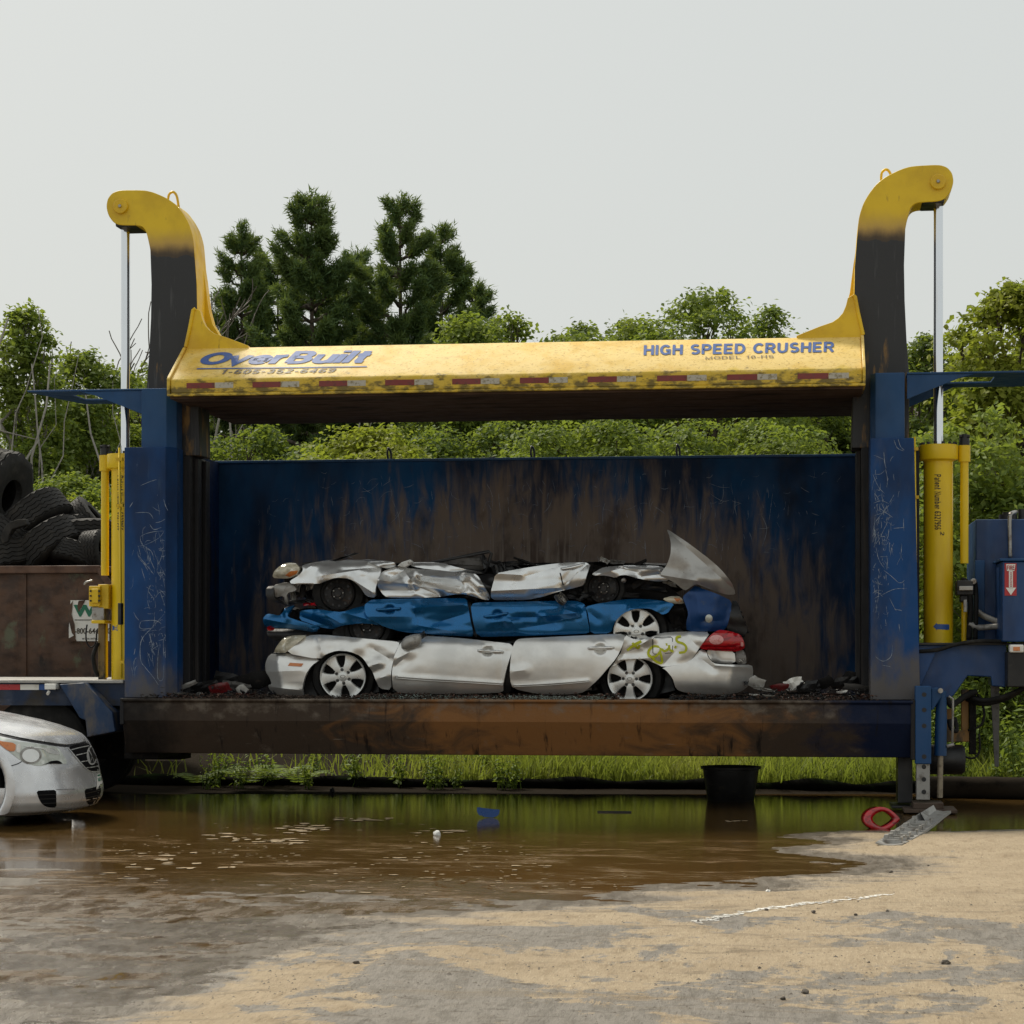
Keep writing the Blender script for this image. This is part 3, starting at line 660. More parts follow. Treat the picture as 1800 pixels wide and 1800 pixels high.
def ground_z(x, y):
    sd = pud_sd(x, y)
    slope = np.where(x > 1.3, .030, .0020+.028*np.clip((x+.2)/1.5, 0, 1))+.010*np.clip((y+6.5)/2.5, 0, 1)
    h = -np.clip(sd*slope, -.05, .05)
    far = np.clip((y+2.5)/2, 0, 1)
    h = h + fbm(x, y, 1.1, 2.6, 5)*.026*(1-.6*far) + fbm(x, y, 7, 14, 11, 3)*.016*(1-.6*far)
    bank = np.clip((y-3.0)/1.2, 0, 1); h = h*(1-bank)+bank*(.10+.06*np.clip(y-4, 0, 12)+fbm(x, y, .5, .5, 3)*.2)
    away = np.clip((np.abs(x)-9)/6, 0, 1); h = h*(1-away*(1-bank)) + .01*away
    back = np.clip((-14.5-y)/3, 0, 1); h = h*(1-back) + .02*back
    return h
xs = np.concatenate([[-400, -150, -60, -30, -18, -12, -9.5], np.arange(-8, 8.01, .05), [9.5, 12, 18, 30, 60, 150, 400]])
ys = np.concatenate([[-500, -200, -80, -45, -30, -22, -18, -15.5], np.arange(-14.2, 3.4, .05), np.arange(3.4, 9, .25), [10, 12, 15, 20, 30, 50, 90, 180, 400, 700]])
XX, YY = np.meshgrid(xs, ys, indexing='ij'); ZZ = ground_z(XX, YY)
nx, ny = XX.shape; idx = np.arange(nx*ny).reshape(nx, ny)
gf = np.stack([idx[:-1,:-1], idx[1:,:-1], idx[1:,1:], idx[:-1,1:]], -1).reshape(-1, 4)
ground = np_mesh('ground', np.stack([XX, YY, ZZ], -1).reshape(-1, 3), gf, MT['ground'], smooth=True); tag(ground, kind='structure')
wm = MB(); wp = [G(u, v) for u, v in [(-500, 1790), (900, 1690), (2200, 1560), (2300, 1396), (-500, 1396)]]
wm.add([(p.x, p.y, 0) for p in wp], [(0, 1, 2, 3, 4)])
water = wm.build('puddle', MT['water']); tag(water, kind='structure')
# dry foam and dust flecks drifting on the puddle
fm = MB(); fr = random.Random(3)
def fleck(cx, cy, a, b):
    n = 9; an = fr.uniform(-.3, .3)
    ps = []
    for i in range(n):
        w = 2*math.pi*i/n; rr = fr.uniform(.45, 1.1); x, y = a*rr*math.cos(w), b*rr*math.sin(w)
        ps.append((cx+x*math.cos(an)-y*math.sin(an), cy+x*math.sin(an)+y*math.cos(an), .004+fr.random()*.001))
    fm.add(ps, [tuple(range(n))])
for _ in range(700):
    u, v = fr.uniform(190, 1100), fr.triangular(1440, 1600, 1510)
    if noise.noise((u*.006, v*.03, 3.3)) + .25*fr.random() < .12: continue
    p = G(u, v); s = fr.uniform(.004, .018) * (2.0 if fr.random() < .08 else 1)
    fleck(p.x, p.y, s*fr.uniform(1, 2.6), s*fr.uniform(.6, 1.6))
for cu, cv, k, su, sv in ((530,1456,26,40,12), (640,1441,18,50,3), (500,1480,14,60,6), (760,1462,8,40,3), (420,1475,16,90,14), (1290,1444,5,25,3), (300,1520,20,110,14)):
    for _ in range(k):
        p = G(cu+fr.gauss(0, su*.5), cv+fr.gauss(0, sv*.5)); fleck(p.x, p.y, fr.uniform(.02, .09), fr.uniform(.02, .07))
tag(fm.build('floating_scum', MT['scum']), kind='stuff')

# ------------------------------------------------------------------ the car crusher
CR = thing('car_crusher', 'big blue and yellow car crusher holding three flattened cars under its raised head', 'car crusher', (0, 1.3, 0))
mb = MB(); mb.prismx([(-.03,1.057),(-.03,1.035),(-.004,1.02),(-.004,.842),(.13,.515),(.55,.515),(.55,1.057)], -3.88, 3.81)
mb.build('bed_beam', MT['bed'], CR, bevel=.008)
for bx in ((-3.9, -3.86, -.015, .56, .80, 1.06), (3.79, 3.83, -.015, .56, .50, 1.065)):
    mb = MB(); mb.box(*bx); mb.build('bed_end_plate', MT['channel'], CR, bevel=.006)
mb = MB(); mb.box(-3.62, 3.62, .55, 2.6, .52, 1.05); mb.build('bed_floor', MT['bedfloor'], CR)
mb = MB(); mb.box(-3.62, 3.62, 2.6, 2.72, .52, 3.585); mb.build('back_wall', MT['wall'], CR)
mb = MB(); mb.box(-3.64, 3.64, 2.57, 2.75, 3.587, 3.615); mb.build('wall_top_rail', MT['blue_clean'], CR, bevel=.005)
for s in (-1, 1):
    mb = MB(); a, b = sorted((s*3.59, s*3.70)); mb.box(a, b, 1.15, 2.598, 1.05, 3.60); mb.build('side_wall', MT['wall_side'], CR)
for u in (683, 935, 1191):
    p = W(u, 802, 2.66); mb = MB()
    mb.tube(spline([(p.x, 2.66, 3.60), (p.x-.01, 2.64, 3.68), (p.x+.0, 2.66, 3.74), (p.x+.02, 2.70, 3.69), (p.x+.02, 2.70, 3.60)], 4), .013, 6)
    mb.build('hook', MT['black'], CR, smooth=True)
def mir(out, s): return [(s*x, y) for x, y in out]
for s in (-1, 1):
    o = .02 if s > 0 else 0
    mb = MB(); prismz(mb, mir([(3.92-4.5*o,.2),(3.50-4*o,.2),(3.415,.33),(3.415,.55),(3.92-4.5*o,.55)], s), 1.06, 3.555)
    ob = mb.build('post_plate', MT['blue_post'], CR, bevel=.008)
    if s > 0:
        for vtx in ob.data.vertices:
            if vtx.co.x > 3.7 and vtx.co.z < 2: vtx.co.x += .06
    mb = MB(); prismz(mb, mir([(3.766-o,.27),(3.51-o*2,.27),(3.427,.36),(3.427,.56),(3.766-o,.56)], s), 3.50, 4.147+o*2)
    mb.build('post_head', MT['blue_clean'], CR, bevel=.008)
    mb = MB(); a, b = sorted((s*3.90, s*3.345)); mb.box(a, b, .552, 1.15, 1.055, 3.50)
    a, b = sorted((s*3.345, s*3.30)); mb.box(a, b, .70, .82, 1.055, 3.48); mb.box(a, b, 1.0, 1.15, 1.055, 3.48)
    mb.build('guide_channel', MT['channel'], CR, bevel=.006)
    # shelf beside the post top, with an opening for the rod
    zt = 4.150+o*2; X = lambda x: s*x
    def sb(mb, x0, x1, y0, y1): a, b = sorted((X(x0), X(x1))); mb.box(a, b, y0, y1, zt-.018, zt)
    mb = MB(); e = 4.96 if s < 0 else 5.6
    prismz(mb, [(X(3.77),.30),(X(e),.30),(X(e-.06),.62),(X(3.77),.62)], zt-.018, zt)
    prismz(mb, [(X(3.77),1.12),(X(e-.14),1.12),(X(e-.22),1.45),(X(3.77),1.45)], zt-.018, zt)
    prismz(mb, [(X(4.62),.62),(X(e-.06),.62),(X(e-.14),1.12),(X(4.62),1.12)], zt-.018, zt)
    sb(mb, 3.77, 3.98, .62, 1.12)
    mb.build('shelf', MT['blue_clean'], CR, bevel=.004)
    mb = MB(); mb.prism([(X(3.77), zt-.02), (X(4.42), zt-.02), (X(4.26), zt-.06), (X(3.77), zt-.255)], .31, .335); mb.build('shelf_gusset', MT['blue_clean'], CR, bevel=.003); mb = MB(); mb.prism([(X(3.77), zt-.02), (X(4.30), zt-.02), (X(3.77), zt-.255)], 1.30, 1.325)
    mb.build('shelf_gusset', MT['blue_clean'], CR, bevel=.003)

# crushing head: plates, ends, lettering, tape
hp = [(-.1,4.045),(-.1,4.18),(-.085,4.195),(.47,4.56),(.5,4.568),(1.9,4.568),(2.4,4.35),(2.4,4.045)]
mb = MB(); mb.prismx(hp, -3.362, 3.338)
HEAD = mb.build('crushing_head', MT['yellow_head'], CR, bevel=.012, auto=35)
mb = MB(); mb.box(-3.385, 3.36, -.135, -.09, 4.018, 4.044); mb.build('bottom_lip', MT['yellow_head'], HEAD, bevel=.006)
mb = MB(); mb.box(-3.37, 3.345, -.088, 2.41, 3.995, 4.043); mb.build('platen', MT['head_under'], HEAD, bevel=.006)
for xa, xb in ((-3.392, -3.363), (3.339, 3.366)):
    c = [(y*1.0+(.02 if y > 1 else -.018), z+(.014 if z > 4.1 else -.02)) for y, z in hp]
    mb = MB(); mb.prismx(c, xa, xb); mb.build('end_plate', MT['yellow_head'], HEAD, bevel=.005)
sn = Vector((0, -(4.56-4.195), .47+.085)).normalized()
SP = Vector((0, -.085, 4.195)) + sn*.005
def slope(u, v): return WP(u, v, SP, sn)
# letters of the maker's name are wide and slanted
mb = MB(); strokes_on(mb, 'OverBuilt', [slope(349, 645.5), slope(648, 641.5), slope(656, 615), slope(356, 619)], .225, sn, .27, .03)
mb.build('lettering', MT['letter_blue'], HEAD)
mb = MB(); mb.add([slope(346, 649), slope(645, 645), slope(645, 643.4), slope(346, 647.2)], [(0, 1, 2, 3)]); mb.build('underline', MT['letter_blue'], HEAD)
mb = MB(); strokes_on(mb, '1-605-352-6469', [slope(390, 657.5), slope(590, 654.5), slope(592, 645.8), slope(392, 648.8)], .16, sn, .22)
mb.build('lettering', MT['letter_grey'], HEAD)
mb = MB(); strokes_on(mb, 'HIGH SPEED CRUSHER', [slope(1131, 625), slope(1466, 619), slope(1467, 600.5), slope(1132, 606.5)], .20, sn, .0)
mb.build('lettering', MT['letter_blue'], HEAD)
mb = MB(); strokes_on(mb, 'MODEL 10-HS', [slope(1240, 632), slope(1360, 629.5), slope(1360, 623.5), slope(1240, 626)], .11, sn, .0)
mb.build('lettering', MT['letter_grey'], HEAD)
for a, b in ((328,410),(444,526),(561,643),(677,762),(795,878),(914,998),(1033,1118),(1155,1242),(1278,1366),(1402,1492)):
    m = a+(b-a)*.6; z0, z1_ = 4.094, 4.148
    for ua, ub, nm, mt in ((a, m, 'red_tape', 'tape_red'), (m+.7, b, 'white_tape', 'tape_white')):
        xa, xb = W(ua, 670, -.1).x, W(ub, 670, -.1).x
        mb = MB(); mb.box(xa, xb, -.1035, -.0995, z0, z1_); mb.build(nm, MT[mt], HEAD)

# goose-neck arms
AL = [(258,900),(258,677),(262,620),(265,560),(266,500),(265.5,455),(264,438),(257,407),(251,399),(242,396),(210,396),(199,391),(190,378),(186.5,363),(189,349),(197,339),(210,334),
      (253,334),(270,338),(293,348),(310,360),(323,377),(332,393),(337.5,410),(340,423),(342.5,453),(346,500),(347,560),(347,900)]
al = [(W(u, v, .6).x, W(u, v, .6).z) for u, v in AL]
al = [(x, max(z, 3.50)) for x, z in al]; al[-1] = (-3.26, 3.50); k_ = [i for i, (x, z) in enumerate(al) if z > 5.40]; al = al[:k_[0]]+[p_ for p_ in chaikin(al[k_[0]:k_[-1]+1], 2)[2:-6]]+al[k_[-1]:]; al.insert(-1, (-3.26, 3.62)); al.insert(-2, (-3.285, 4.5))
for s in (-1, 1):
    o = .03 if s > 0 else 0.0; dx = -.006 if s > 0 else 0
    out = [(-s*x+dx, z+o*(1 if z > 4.6 else 0)) for x, z in al]
    mb = MB(); mb.prism(out, .60, 1.02); nside = len(mb.f)
    for fi, f in enumerate(mb.f):
        if len(f) == 4 and all(mb.v[i][2] > 4.5 for i in f):
            p0, p1 = Vector(mb.v[f[0]]), Vector(mb.v[f[2]]); xm = sum(mb.v[i][0] for i in f)/4
            if abs(xm) < 3.52: mb.m[fi] = 1
    arm = mb.build('arm', [MT['arm'], MT['yellow']], CR, bevel=.007, auto=40)
    # inner web that sweeps into the head, front gusset on the ridge
    web = [(W(u, v, 1.0).x, W(u, v, 1.0).z) for u, v in [(335,420),(349,423),(357,445),(365,497),(371,545),(378,572),(390,592),(410,606),(340,606)]]
    mb = MB(); mb.prism([(-s*x+dx, z+o) for x, z in web], .90, 1.02); mb.build('web', MT['yellow'], arm, bevel=.005)
    gp = [(W(u, v, .50).x, W(u, v, .50).z) for u, v in [(328,611),(336,574),(341,546),(345,543),(353,547),(356,560),(361,572),(368,580),(378,587),(400,594),(437,608),(437,614),(328,616)]]
    mb = MB(); mb.prism([(-s*x+dx, z) for x, z in gp], .47, .56)
    rim = [(-s*x+dx, z) for x, z in gp[:4]]
    mb.tube([(x, .465, z) for x, z in rim], .020, 6)
    mb.build('gusset', MT['yellow'], arm, bevel=.006)
    pc = Vector((s*4.083-.004*s, 0, 6.034+o))
    T = Matrix.Translation((pc.x, .602, pc.z)) @ Matrix.Rotation(math.pi/2, 4, 'X')
    mb = MB(); mb.lathe([(0, .035), (.068, .035), (.074, .03), (.074, 0), (0, 0)], T, 28); mb.build('pin', MT['yellow'], arm, auto=35)
    mb = MB(); mb.lathe([(0, .055), (.014, .055), (.018, .05), (.018, .03)], T, 6); mb.build('bolt', MT['metal'], arm)
    mb = MB(); mb.prism([(pc.x-s*q_, zz+o) for q_, zz in ((-.06, 5.835), (.15, 5.835), (.20, 5.93), (-.07, 5.93))], .61, 1.01); mb.build('rod_end', MT['black'], CR, bevel=.01)
    q = W(304, 352, .8); q = Vector((-s*q.x*1.0 if s < 0 else -q.x, .8, q.z+o)); q.x = q.x*(1)
    if s < 0: q.x = W(304, 352, .8).x
    mb = MB(); mb.tube(spline([(q.x-.05, .8, q.z-.05), (q.x-.045, .8, q.z+.05), (q.x, .8, q.z+.085), (q.x+.04, .8, q.z+.04), (q.x+.06, .8, q.z-.07)], 5), .013, 6)
    mb.build('lifting_eye', MT['yellow'], arm, smooth=True)

# hydraulic cylinders
def vcyl(mb, x, y, r, z0, z1_, n=28): return mb.lathe([(0, z0), (r, z0), (r, z1_), (0, z1_)], Matrix.Translation((x, y, 0)), n)
CYL = {}
for s in (-1, 1):
    x, y = s*4.094, .80; zb = 1.60 if s > 0 else 1.235; zt = 3.535
    mb = MB(); mb.lathe([(.142, zb), (.142, 3.37), (.15, 3.38), (.187, 3.39), (.192, 3.40), (.192, 3.525), (.187, zt), (.05, zt)], Matrix.Translation((x, y, 0)), 40)
    cy = mb.build('hydraulic_cylinder', MT['yellow_cyl'], CR, auto=30); CYL[s] = (cy, BVHTree.FromPolygons([Vector(v) for v in mb.v], mb.f))
    base = None
    for k in range(14):
        w = 2*math.pi*k/14
        if base is None:
            mb = MB(); mb.lathe([(.017, -.01), (.017, .024), (0, .024)], None, 6); base = mb.build('bolt', MT['black'], cy, loc=(0, 0, 0)); b = base
        else: b = base.copy(); COL.objects.link(b)
        b.location = Vector((x+.165*math.cos(w), y+.165*math.sin(w), zt))
    mb = MB(); vcyl(mb, x, y, .046, 3.5, 5.95); mb.build('piston_rod', MT['chrome'], CR, auto=40)
    xs_ = s*4.345 if s > 0 else -4.31
    mb = MB(); vcyl(mb, xs_, y, .040, 2.38 if s > 0 else 2.3, 3.40); vcyl(mb, xs_, y, .058, 3.37, 3.53); vcyl(mb, xs_, y, .030, 1.62 if s > 0 else 1.25, 2.2)
    mb.build('feed_pipe', MT['yellow_cyl'], CR, auto=30)
    mb = MB(); vcyl(mb, xs_, y, .05, 3.532, 3.60, 14); vcyl(mb, xs_, y, .028, 3.60, 3.64, 10); mb.tube([(xs_-.05, y, 3.62), (xs_+.05, y, 3.62)], .018, 8); mb.build('hose_fitting', MT['black'], CR, auto=30)
def text_px(mb, s, bv, f, bold=.13, off=.004, **k):
    v, fc = stroke_text(s, bold, **k); q = [cast(bv, *f(a, b), off+l*.0004) for a, b, l in v]
    fc = [t for t in fc if all(q[i] is not None for i in t)]
    q = [p if p is not None else Vector((0, 1, 2)) for p in q]
    mb.add(q, fc); return mb
cy, bv = CYL[1]
mb = MB(); text_px(mb, 'Patent Number 6327956', bv, lambda a, b: (1641.5+b*14, 834+a*97), .15); mb.build('lettering', MT['letter_black'], cy)
mb = MB(); text_px(mb, '2', bv, lambda a, b: (1653+b*7, 934+a*7), .15); mb.build('lettering', MT['letter_black'], cy)
ar = [(1640.5,1101),(1647,1094.5),(1647,1097),(1668.5,1097.5),(1668.5,1107),(1647,1106),(1647,1108)]
patch('arrow_decal', ar, bv, cy, MT['letter_blue'], .003, .004, res=3, ch=0)
cy, bv = CYL[-1]
mb = MB(); text_px(mb, 'Patent Number 6327956', bv, lambda a, b: (205+b*13, 836+a*96), .15); mb.build('lettering', MT['letter_black'], cy)
mb = MB(); text_px(mb, 'E', bv, lambda a, b: (197.5+a*9.5, 1108.5-b*9.5), .22); mb.build('lettering', MT['letter_blue'], cy)
# valve blocks, rods and hoses by the cylinders
mb = MB(); boxpx(mb, 156, 1030, 176, 1066, .62, .85); boxpx(mb, 172, 1027, 191, 1070, .66, .95); boxpx(mb, 160, 1035, 173, 1060, .59, .66); boxpx(mb, 160, 1090, 184, 1096, .62, .9)
vb = mb.build('valve_block', MT['yellow'], CR, bevel=.008)
mb = MB(); boxpx(mb, 161, 1066, 183, 1092, .66, .86); mb.build('valve_spool', MT['metal'], CR, bevel=.01)
for k in range(6):
    p = W(159.5 + 15*(k % 2), 1039 + 8.5*(k//2), .59); mb = MB(); mb.lathe([(.011, -.012), (.011, .012), (0, .012)], Matrix.Translation(p) @ Matrix.Rotation(math.pi/2, 4, 'X'), 6); mb.build('bolt', MT['black'], vb)
mb = MB(); boxpx(mb, 172, 1096, 184, 1197, .74, .82); mb.build('pipe_stand', layered('muddy_yellow', (.20, .13, .04, 1), [L(GRIME, 9, .5, .7)]), CR, bevel=.01)
def hose(name, pts, r=.014, mt='rubber', par=None):
    mb = MB(); mb.tube(spline([tuple(W(u, v, y)) for u, v, y in pts], 6), r, 8); return mb.build(name, MT[mt], par or CR, smooth=True)
hose('hose', [(153,1098,.6),(151,1115,.58),(153,1130,.58),(160,1138,.58),(168,1130,.6),(170,1110,.65)], .008)
hose('hose', [(172,1130,.72),(168,1140,.7),(164,1155,.68),(167,1175,.7),(172,1188,.75)], .022)
hose('hose', [(163,1020,.6),(152,1023,.6),(148,1027,.62)], .01, 'metal')
for u0, v0, u1, v1, y in ((1607.5,768,1612,1192,.42), (210,787,213.5,1192,.5)):
    a, b = W(u0, v0, y), W(u1, v1, y); mb = MB(); mb.tube([a, a*.5+b*.5, b], .012, 8); mb.build('sensor_rod', MT['yellow_cyl'], CR, smooth=True)
    for f in (.05, .25, .93):
        p = a*(1-f)+b*f; mb = MB(); mb.box(p.x-.035, p.x+.035, y-.02, y+.02, p.z-.015, p.z+.015); mb.build('clamp', MT['yellow'], CR)
mb = MB(); boxpx(mb, 207, 1060, 213, 1098, .42, .5); mb.build('bracket', MT['black'], CR, bevel=.005)

# rear deck of the trailer (left)
mb = MB(); mb.box(-9.5, -3.93, .18, 2.45, 1.205, 1.235); mb.build('rear_deck', MT['zinc'], CR, bevel=.004)
mb = MB(); mb.box(-9.5, -3.93, .24, .36, .98, 1.203); mb.box(-9.5, -3.93, 2.2, 2.3, .98, 1.203); mb.build('deck_beam', layered('shaded_grimy_blue_beam', (.003, .016, .05, 1), [L(GRIME, 3, .45, .65)], rough=.6), CR)  # beam blue darkened to stand in for weak light, grime over it
mb = MB(); mb.box(-3.95, -3.6, .3, 2.3, .45, 1.0); mb.box(-4.6, -3.6, 1.1, 1.5, .4, .75); mb.build('axle_frame', MT['dark'], CR)
for a, b, nm, mt in ((-30, 32, 'red_tape', 'tape_bright_red'), (32.5, 65, 'white_tape', 'white'), (65.5, 78, 'blue_tape', 'letter_blue')):
    xa, xb = W(a, 1207, .18).x, W(b, 1207, .18).x; mb = MB(); mb.box(xa, xb, .232, .240, 1.135, 1.19); mb.build(nm, MT[mt], CR)
mb = MB(); boxpx(mb, 78, 1202, 98, 1212, .12, .24); mb.build('marker_lamp', MT['white'], CR, bevel=.006)
p = W(86, 1216, .15); mb = MB(); mb.tube([p, p+Vector((0, -.04, -.02))], .016, 8); mb.build('bolt', MT['white'], CR)
fo = pxpts([(104,1203),(147,1200),(197,1252),(202,1286),(153,1296),(150,1266),(140,1262)], .05)
mb = MB(); mb.prism(fo, .05, .62)
mb.build('mudguard', layered('shaded_dusty_blue_mudguard', (.006, .030, .085, 1), [L((.12, .10, .075, 1), (5, 5, 2), .42, .68, detail=6), L(GRIME, 6, .6, .75)], rough=.6), CR, bevel=.01)  # base blue darkened for the weak light here; dust and grime on top
def wheel_black(par, x, y, z, r, w):
    T = Matrix.Translation((x, y, z)) @ Matrix.Rotation(math.pi/2, 4, 'X')
    mb = MB(); mb.lathe([(r*.55, -w), (r*.9, -w*1.02), (r, -w*.8), (r, -.02), (r*.975, -.018), (r*.975, .018), (r, .02), (r, w*.8), (r*.9, w*1.02), (r*.55, w)], T, 40)
    t = mb.build('tyre', MT['rubber'], par, auto=40)
    mb = MB(); mb.lathe([(r*.55, w), (r*.52, w*.6), (r*.3, w*.3), (.05, w*.5), (0, w*.5)], T, 24); mb.build('rim', MT['steelwheel'], t, auto=40)
wc = W(73, 1320, .45)
wheel_black(CR, wc.x, .45, .53, .53, .14); wheel_black(CR, wc.x, 1.95, .53, .53, .14); wheel_black(CR, wc.x-1.25, .45, .53, .53, .14)

# goose-neck frame, engine housing and outrigger (right)
go = [(1609,1134),(1700,1131),(1769,1131),(1769,1208),(1744,1206),(1742,1190),(1701,1188),(1677,1222),(1652,1243),(1611,1243)]
mb = MB(); mb.prism(pxpts(go, .36), .36, .78); mb.build('gooseneck_frame', MT['blue'], CR, bevel=.01)
mb = MB(); mb.prism(pxpts([(1612,1140),(1648,1140),(1612,1220)], .30), .30, .358); mb.build('frame_gusset', MT['blue'], CR, bevel=.006)
mb = MB(); mb.box(3.83, 5.6, .30, .9, 1.583, 1.605); mb.build('frame_flange', MT['black'], CR, bevel=.004)
mb = MB(); boxpx(mb, 1715, 912, 1860, 1128, .95, 2.1); hb = mb.build('fuel_tank', MT['blue'], CR, bevel=.012)
mb = MB(); boxpx(mb, 1714, 985, 1731, 1127, .90, .948); mb.build('tank_panel', MT['blue_clean'], CR, bevel=.006)
mb = MB(); boxpx(mb, 1762, 986, 1870, 1128, .10, .85); eb = mb.build('engine_housing', MT['blue'], CR, bevel=.012)
mb = MB(); boxpx(mb, 1758, 981, 1874, 986, .07, .88); mb.build('housing_lid', MT['blue_clean'], CR, bevel=.005)
mb = MB(); p = W(1772, 911, 1.2); vcyl(mb, p.x, 1.2, .09, p.z-.02, p.z+.035, 18); vcyl(mb, p.x, 1.2, .055, p.z+.035, p.z+.06, 12); p = W(1797, 911, 1.2); vcyl(mb, p.x, 1.2, .04, p.z-.02, p.z+.09, 12)
mb.build('filler_cap', MT['black'], CR, auto=35)
hose('breather_pipe', [(1776,980,.9),(1775,940,.9),(1775,912,.9),(1777,903,.92),(1786,900,1.1)], .02, 'metal')
for pts in ([(1718,1075,.85),(1730,1083,.8),(1752,1092,.7),(1766,1096,.6)], [(1703,1096,.7),(1720,1103,.7),(1740,1102,.7),(1766,1100,.6)]):
    hose('conduit', pts, .03, 'zinc')
sgx = lambda u, v: W(u, v, .094)
mb = MB(); mb.add([sgx(1766,1047), sgx(1787,1047), sgx(1787,990), sgx(1766,990)], [(0,1,2,3)]); dec = mb.build('fire_sign', MT['tape_bright_red'], CR)
mb = MB(); d2 = lambda u, v: W(u, v, .091)
mb.add([d2(u, v) for u, v in [(1768.5,991.5),(1785,991.5),(1783,1003.5),(1770,1003.5)]][::-1], [(0,1,2,3)])
mb.add([d2(u, v) for u, v in [(1773.5,1004),(1780.5,1004),(1780.5,1034),(1773.5,1034)]][::-1], [(0,1,2,3)])
mb.add([d2(u, v) for u, v in [(1768,1033),(1786,1033),(1777,1046)]][::-1], [(0,1,2)]); mb.build('arrow', MT['white'], dec)
mb = MB(); d3 = lambda u, v: W(u, v, .088)
strokes_on(mb, 'FIRE', [d3(1770.5,1002), d3(1783,1002), d3(1783.5,994), d3(1770,994)], .2, (0,-1,0))
strokes_on(mb, 'EXTINGUISHER', [d3(1775,1006), d3(1775,1032), d3(1779.5,1032), d3(1779.5,1006)], .16, (0,-1,0))
mb.build('lettering', MT['red'], dec)
mb = MB(); boxpx(mb, 1771, 1146, 1850, 1208, .05, .35); mb.build('battery_box', MT['plastic'], CR, bevel=.012)
mb = MB(); boxpx(mb, 1775, 1133, 1800, 1147, .02, .14); mb.build('work_lamp', MT['white'], CR, bevel=.012)
mb = MB(); boxpx(mb, 1781, 1137, 1793, 1144, .012, .03); mb.build('lamp_socket', MT['amber'], CR, bevel=.004)
# outrigger leg
lg = MB(); boxpx(lg, 1609, 1206, 1637, 1343, -.02, .15); lg.prism(pxpts([(1637,1210),(1648,1208),(1655,1216),(1654,1226),(1640,1248),(1637,1248)], .02), .02, .10); og = lg.build('outrigger_leg', MT['blue_clean'], CR, bevel=.008)
lg = MB(); boxpx(lg, 1611, 1338, 1634.5, 1406, 0, .13); oi = lg.build('outrigger_inner_tube', MT['zinc'], CR, bevel=.006)
for v in (1221, 1248, 1276, 1330): 
    p = W(1624.5, v, -.02); mb = MB(); mb.lathe([(0, .002), (.022, .002), (.022, 0)], Matrix.Translation(p) @ Matrix.Rotation(math.pi/2, 4, 'X'), 14); mb.build('hole', MT['black'], og)
for v in (1348, 1370, 1392):
    p = W(1624, v, 0); mb = MB(); mb.lathe([(0, .002), (.022, .002), (.022, 0)], Matrix.Translation(p) @ Matrix.Rotation(math.pi/2, 4, 'X'), 14); mb.build('hole', MT['black'], oi)
p = W(1653, 1214, .0); mb = MB(); mb.lathe([(0, .03), (.024, .03), (.024, -.02)], Matrix.Translation(p) @ Matrix.Rotation(math.pi/2, 4, 'X'), 14); mb.build('pin', MT['metal'], og)
a, b, c = W(1655, 1215, .12), W(1653, 1328, .12), W(1652, 1402, .12)
mb = MB(); mb.tube([a, a*.6+b*.4, b], [.045, .056, .058], 18); mb.build('outrigger_cylinder', MT['blue_clean'], CR, auto=40)
mb = MB(); mb.tube([b, c], .028, 14); mb.build('outrigger_rod', layered('dusty_rod', (.30, .25, .18, 1), [L((.12, .09, .06, 1), 9, .5, .7)], metal=.4), CR, auto=40)
mb = MB(); mb.box(3.81, 4.09, -.10, .28, .045, .10); mb.box(3.72, 4.21, -.18, .36, .012, .044); mb.build('foot_plate', layered('rusty_foot', (.075, .05, .035, 1), [L(DRUST, 8, .5, .7)], rough=.8, bump=.4), CR, bevel=.006)
mb = MB(); boxpx(mb, 1578, 1326, 1604, 1412, .3, .7); mb.box(3.62, 3.92, .25, .75, .02, .05); mb.build('support_leg', MT['black'], CR, bevel=.01)
mb = MB(); p = W(1655, 1335, .55); mb.lathe([(0, -.22), (.12, -.22), (.145, -.19), (.145, .19), (.12, .22), (0, .22)], Matrix.Translation(p) @ Matrix.Rotation(math.pi/2, 4, 'Y'), 24); mb.build('air_tank', MT['black'], CR, auto=40)
ob_ = layered('muddy_orange_paint', (.28, .14, .03, 1), [L((.07, .045, .02, 1), (9, 9, 4), .45, .65)])
mb = MB(); boxpx(mb, 1690, 1212, 1703, 1302, .62, .7); boxpx(mb, 1664, 1284, 1712, 1304, .60, .72); boxpx(mb, 1664, 1246, 1674, 1304, .62, .7); mb.build('jack_bracket', ob_, CR, bevel=.006)
mb = MB(); boxpx(mb, 1704, 1212, 1716, 1326, .58, .66); mb.build('jack_handle', MT['dark'], CR, bevel=.006)
a, b = W(1749, 1203, .5), W(1752, 1348, .5); mb = MB()
mb.prism([(a.x-.043, a.z), (a.x+.043, a.z), (b.x+.02, b.z), (b.x-.02, b.z)], .49, .52); mb.build('hanging_strap', MT['fabric'], CR, bevel=.006)
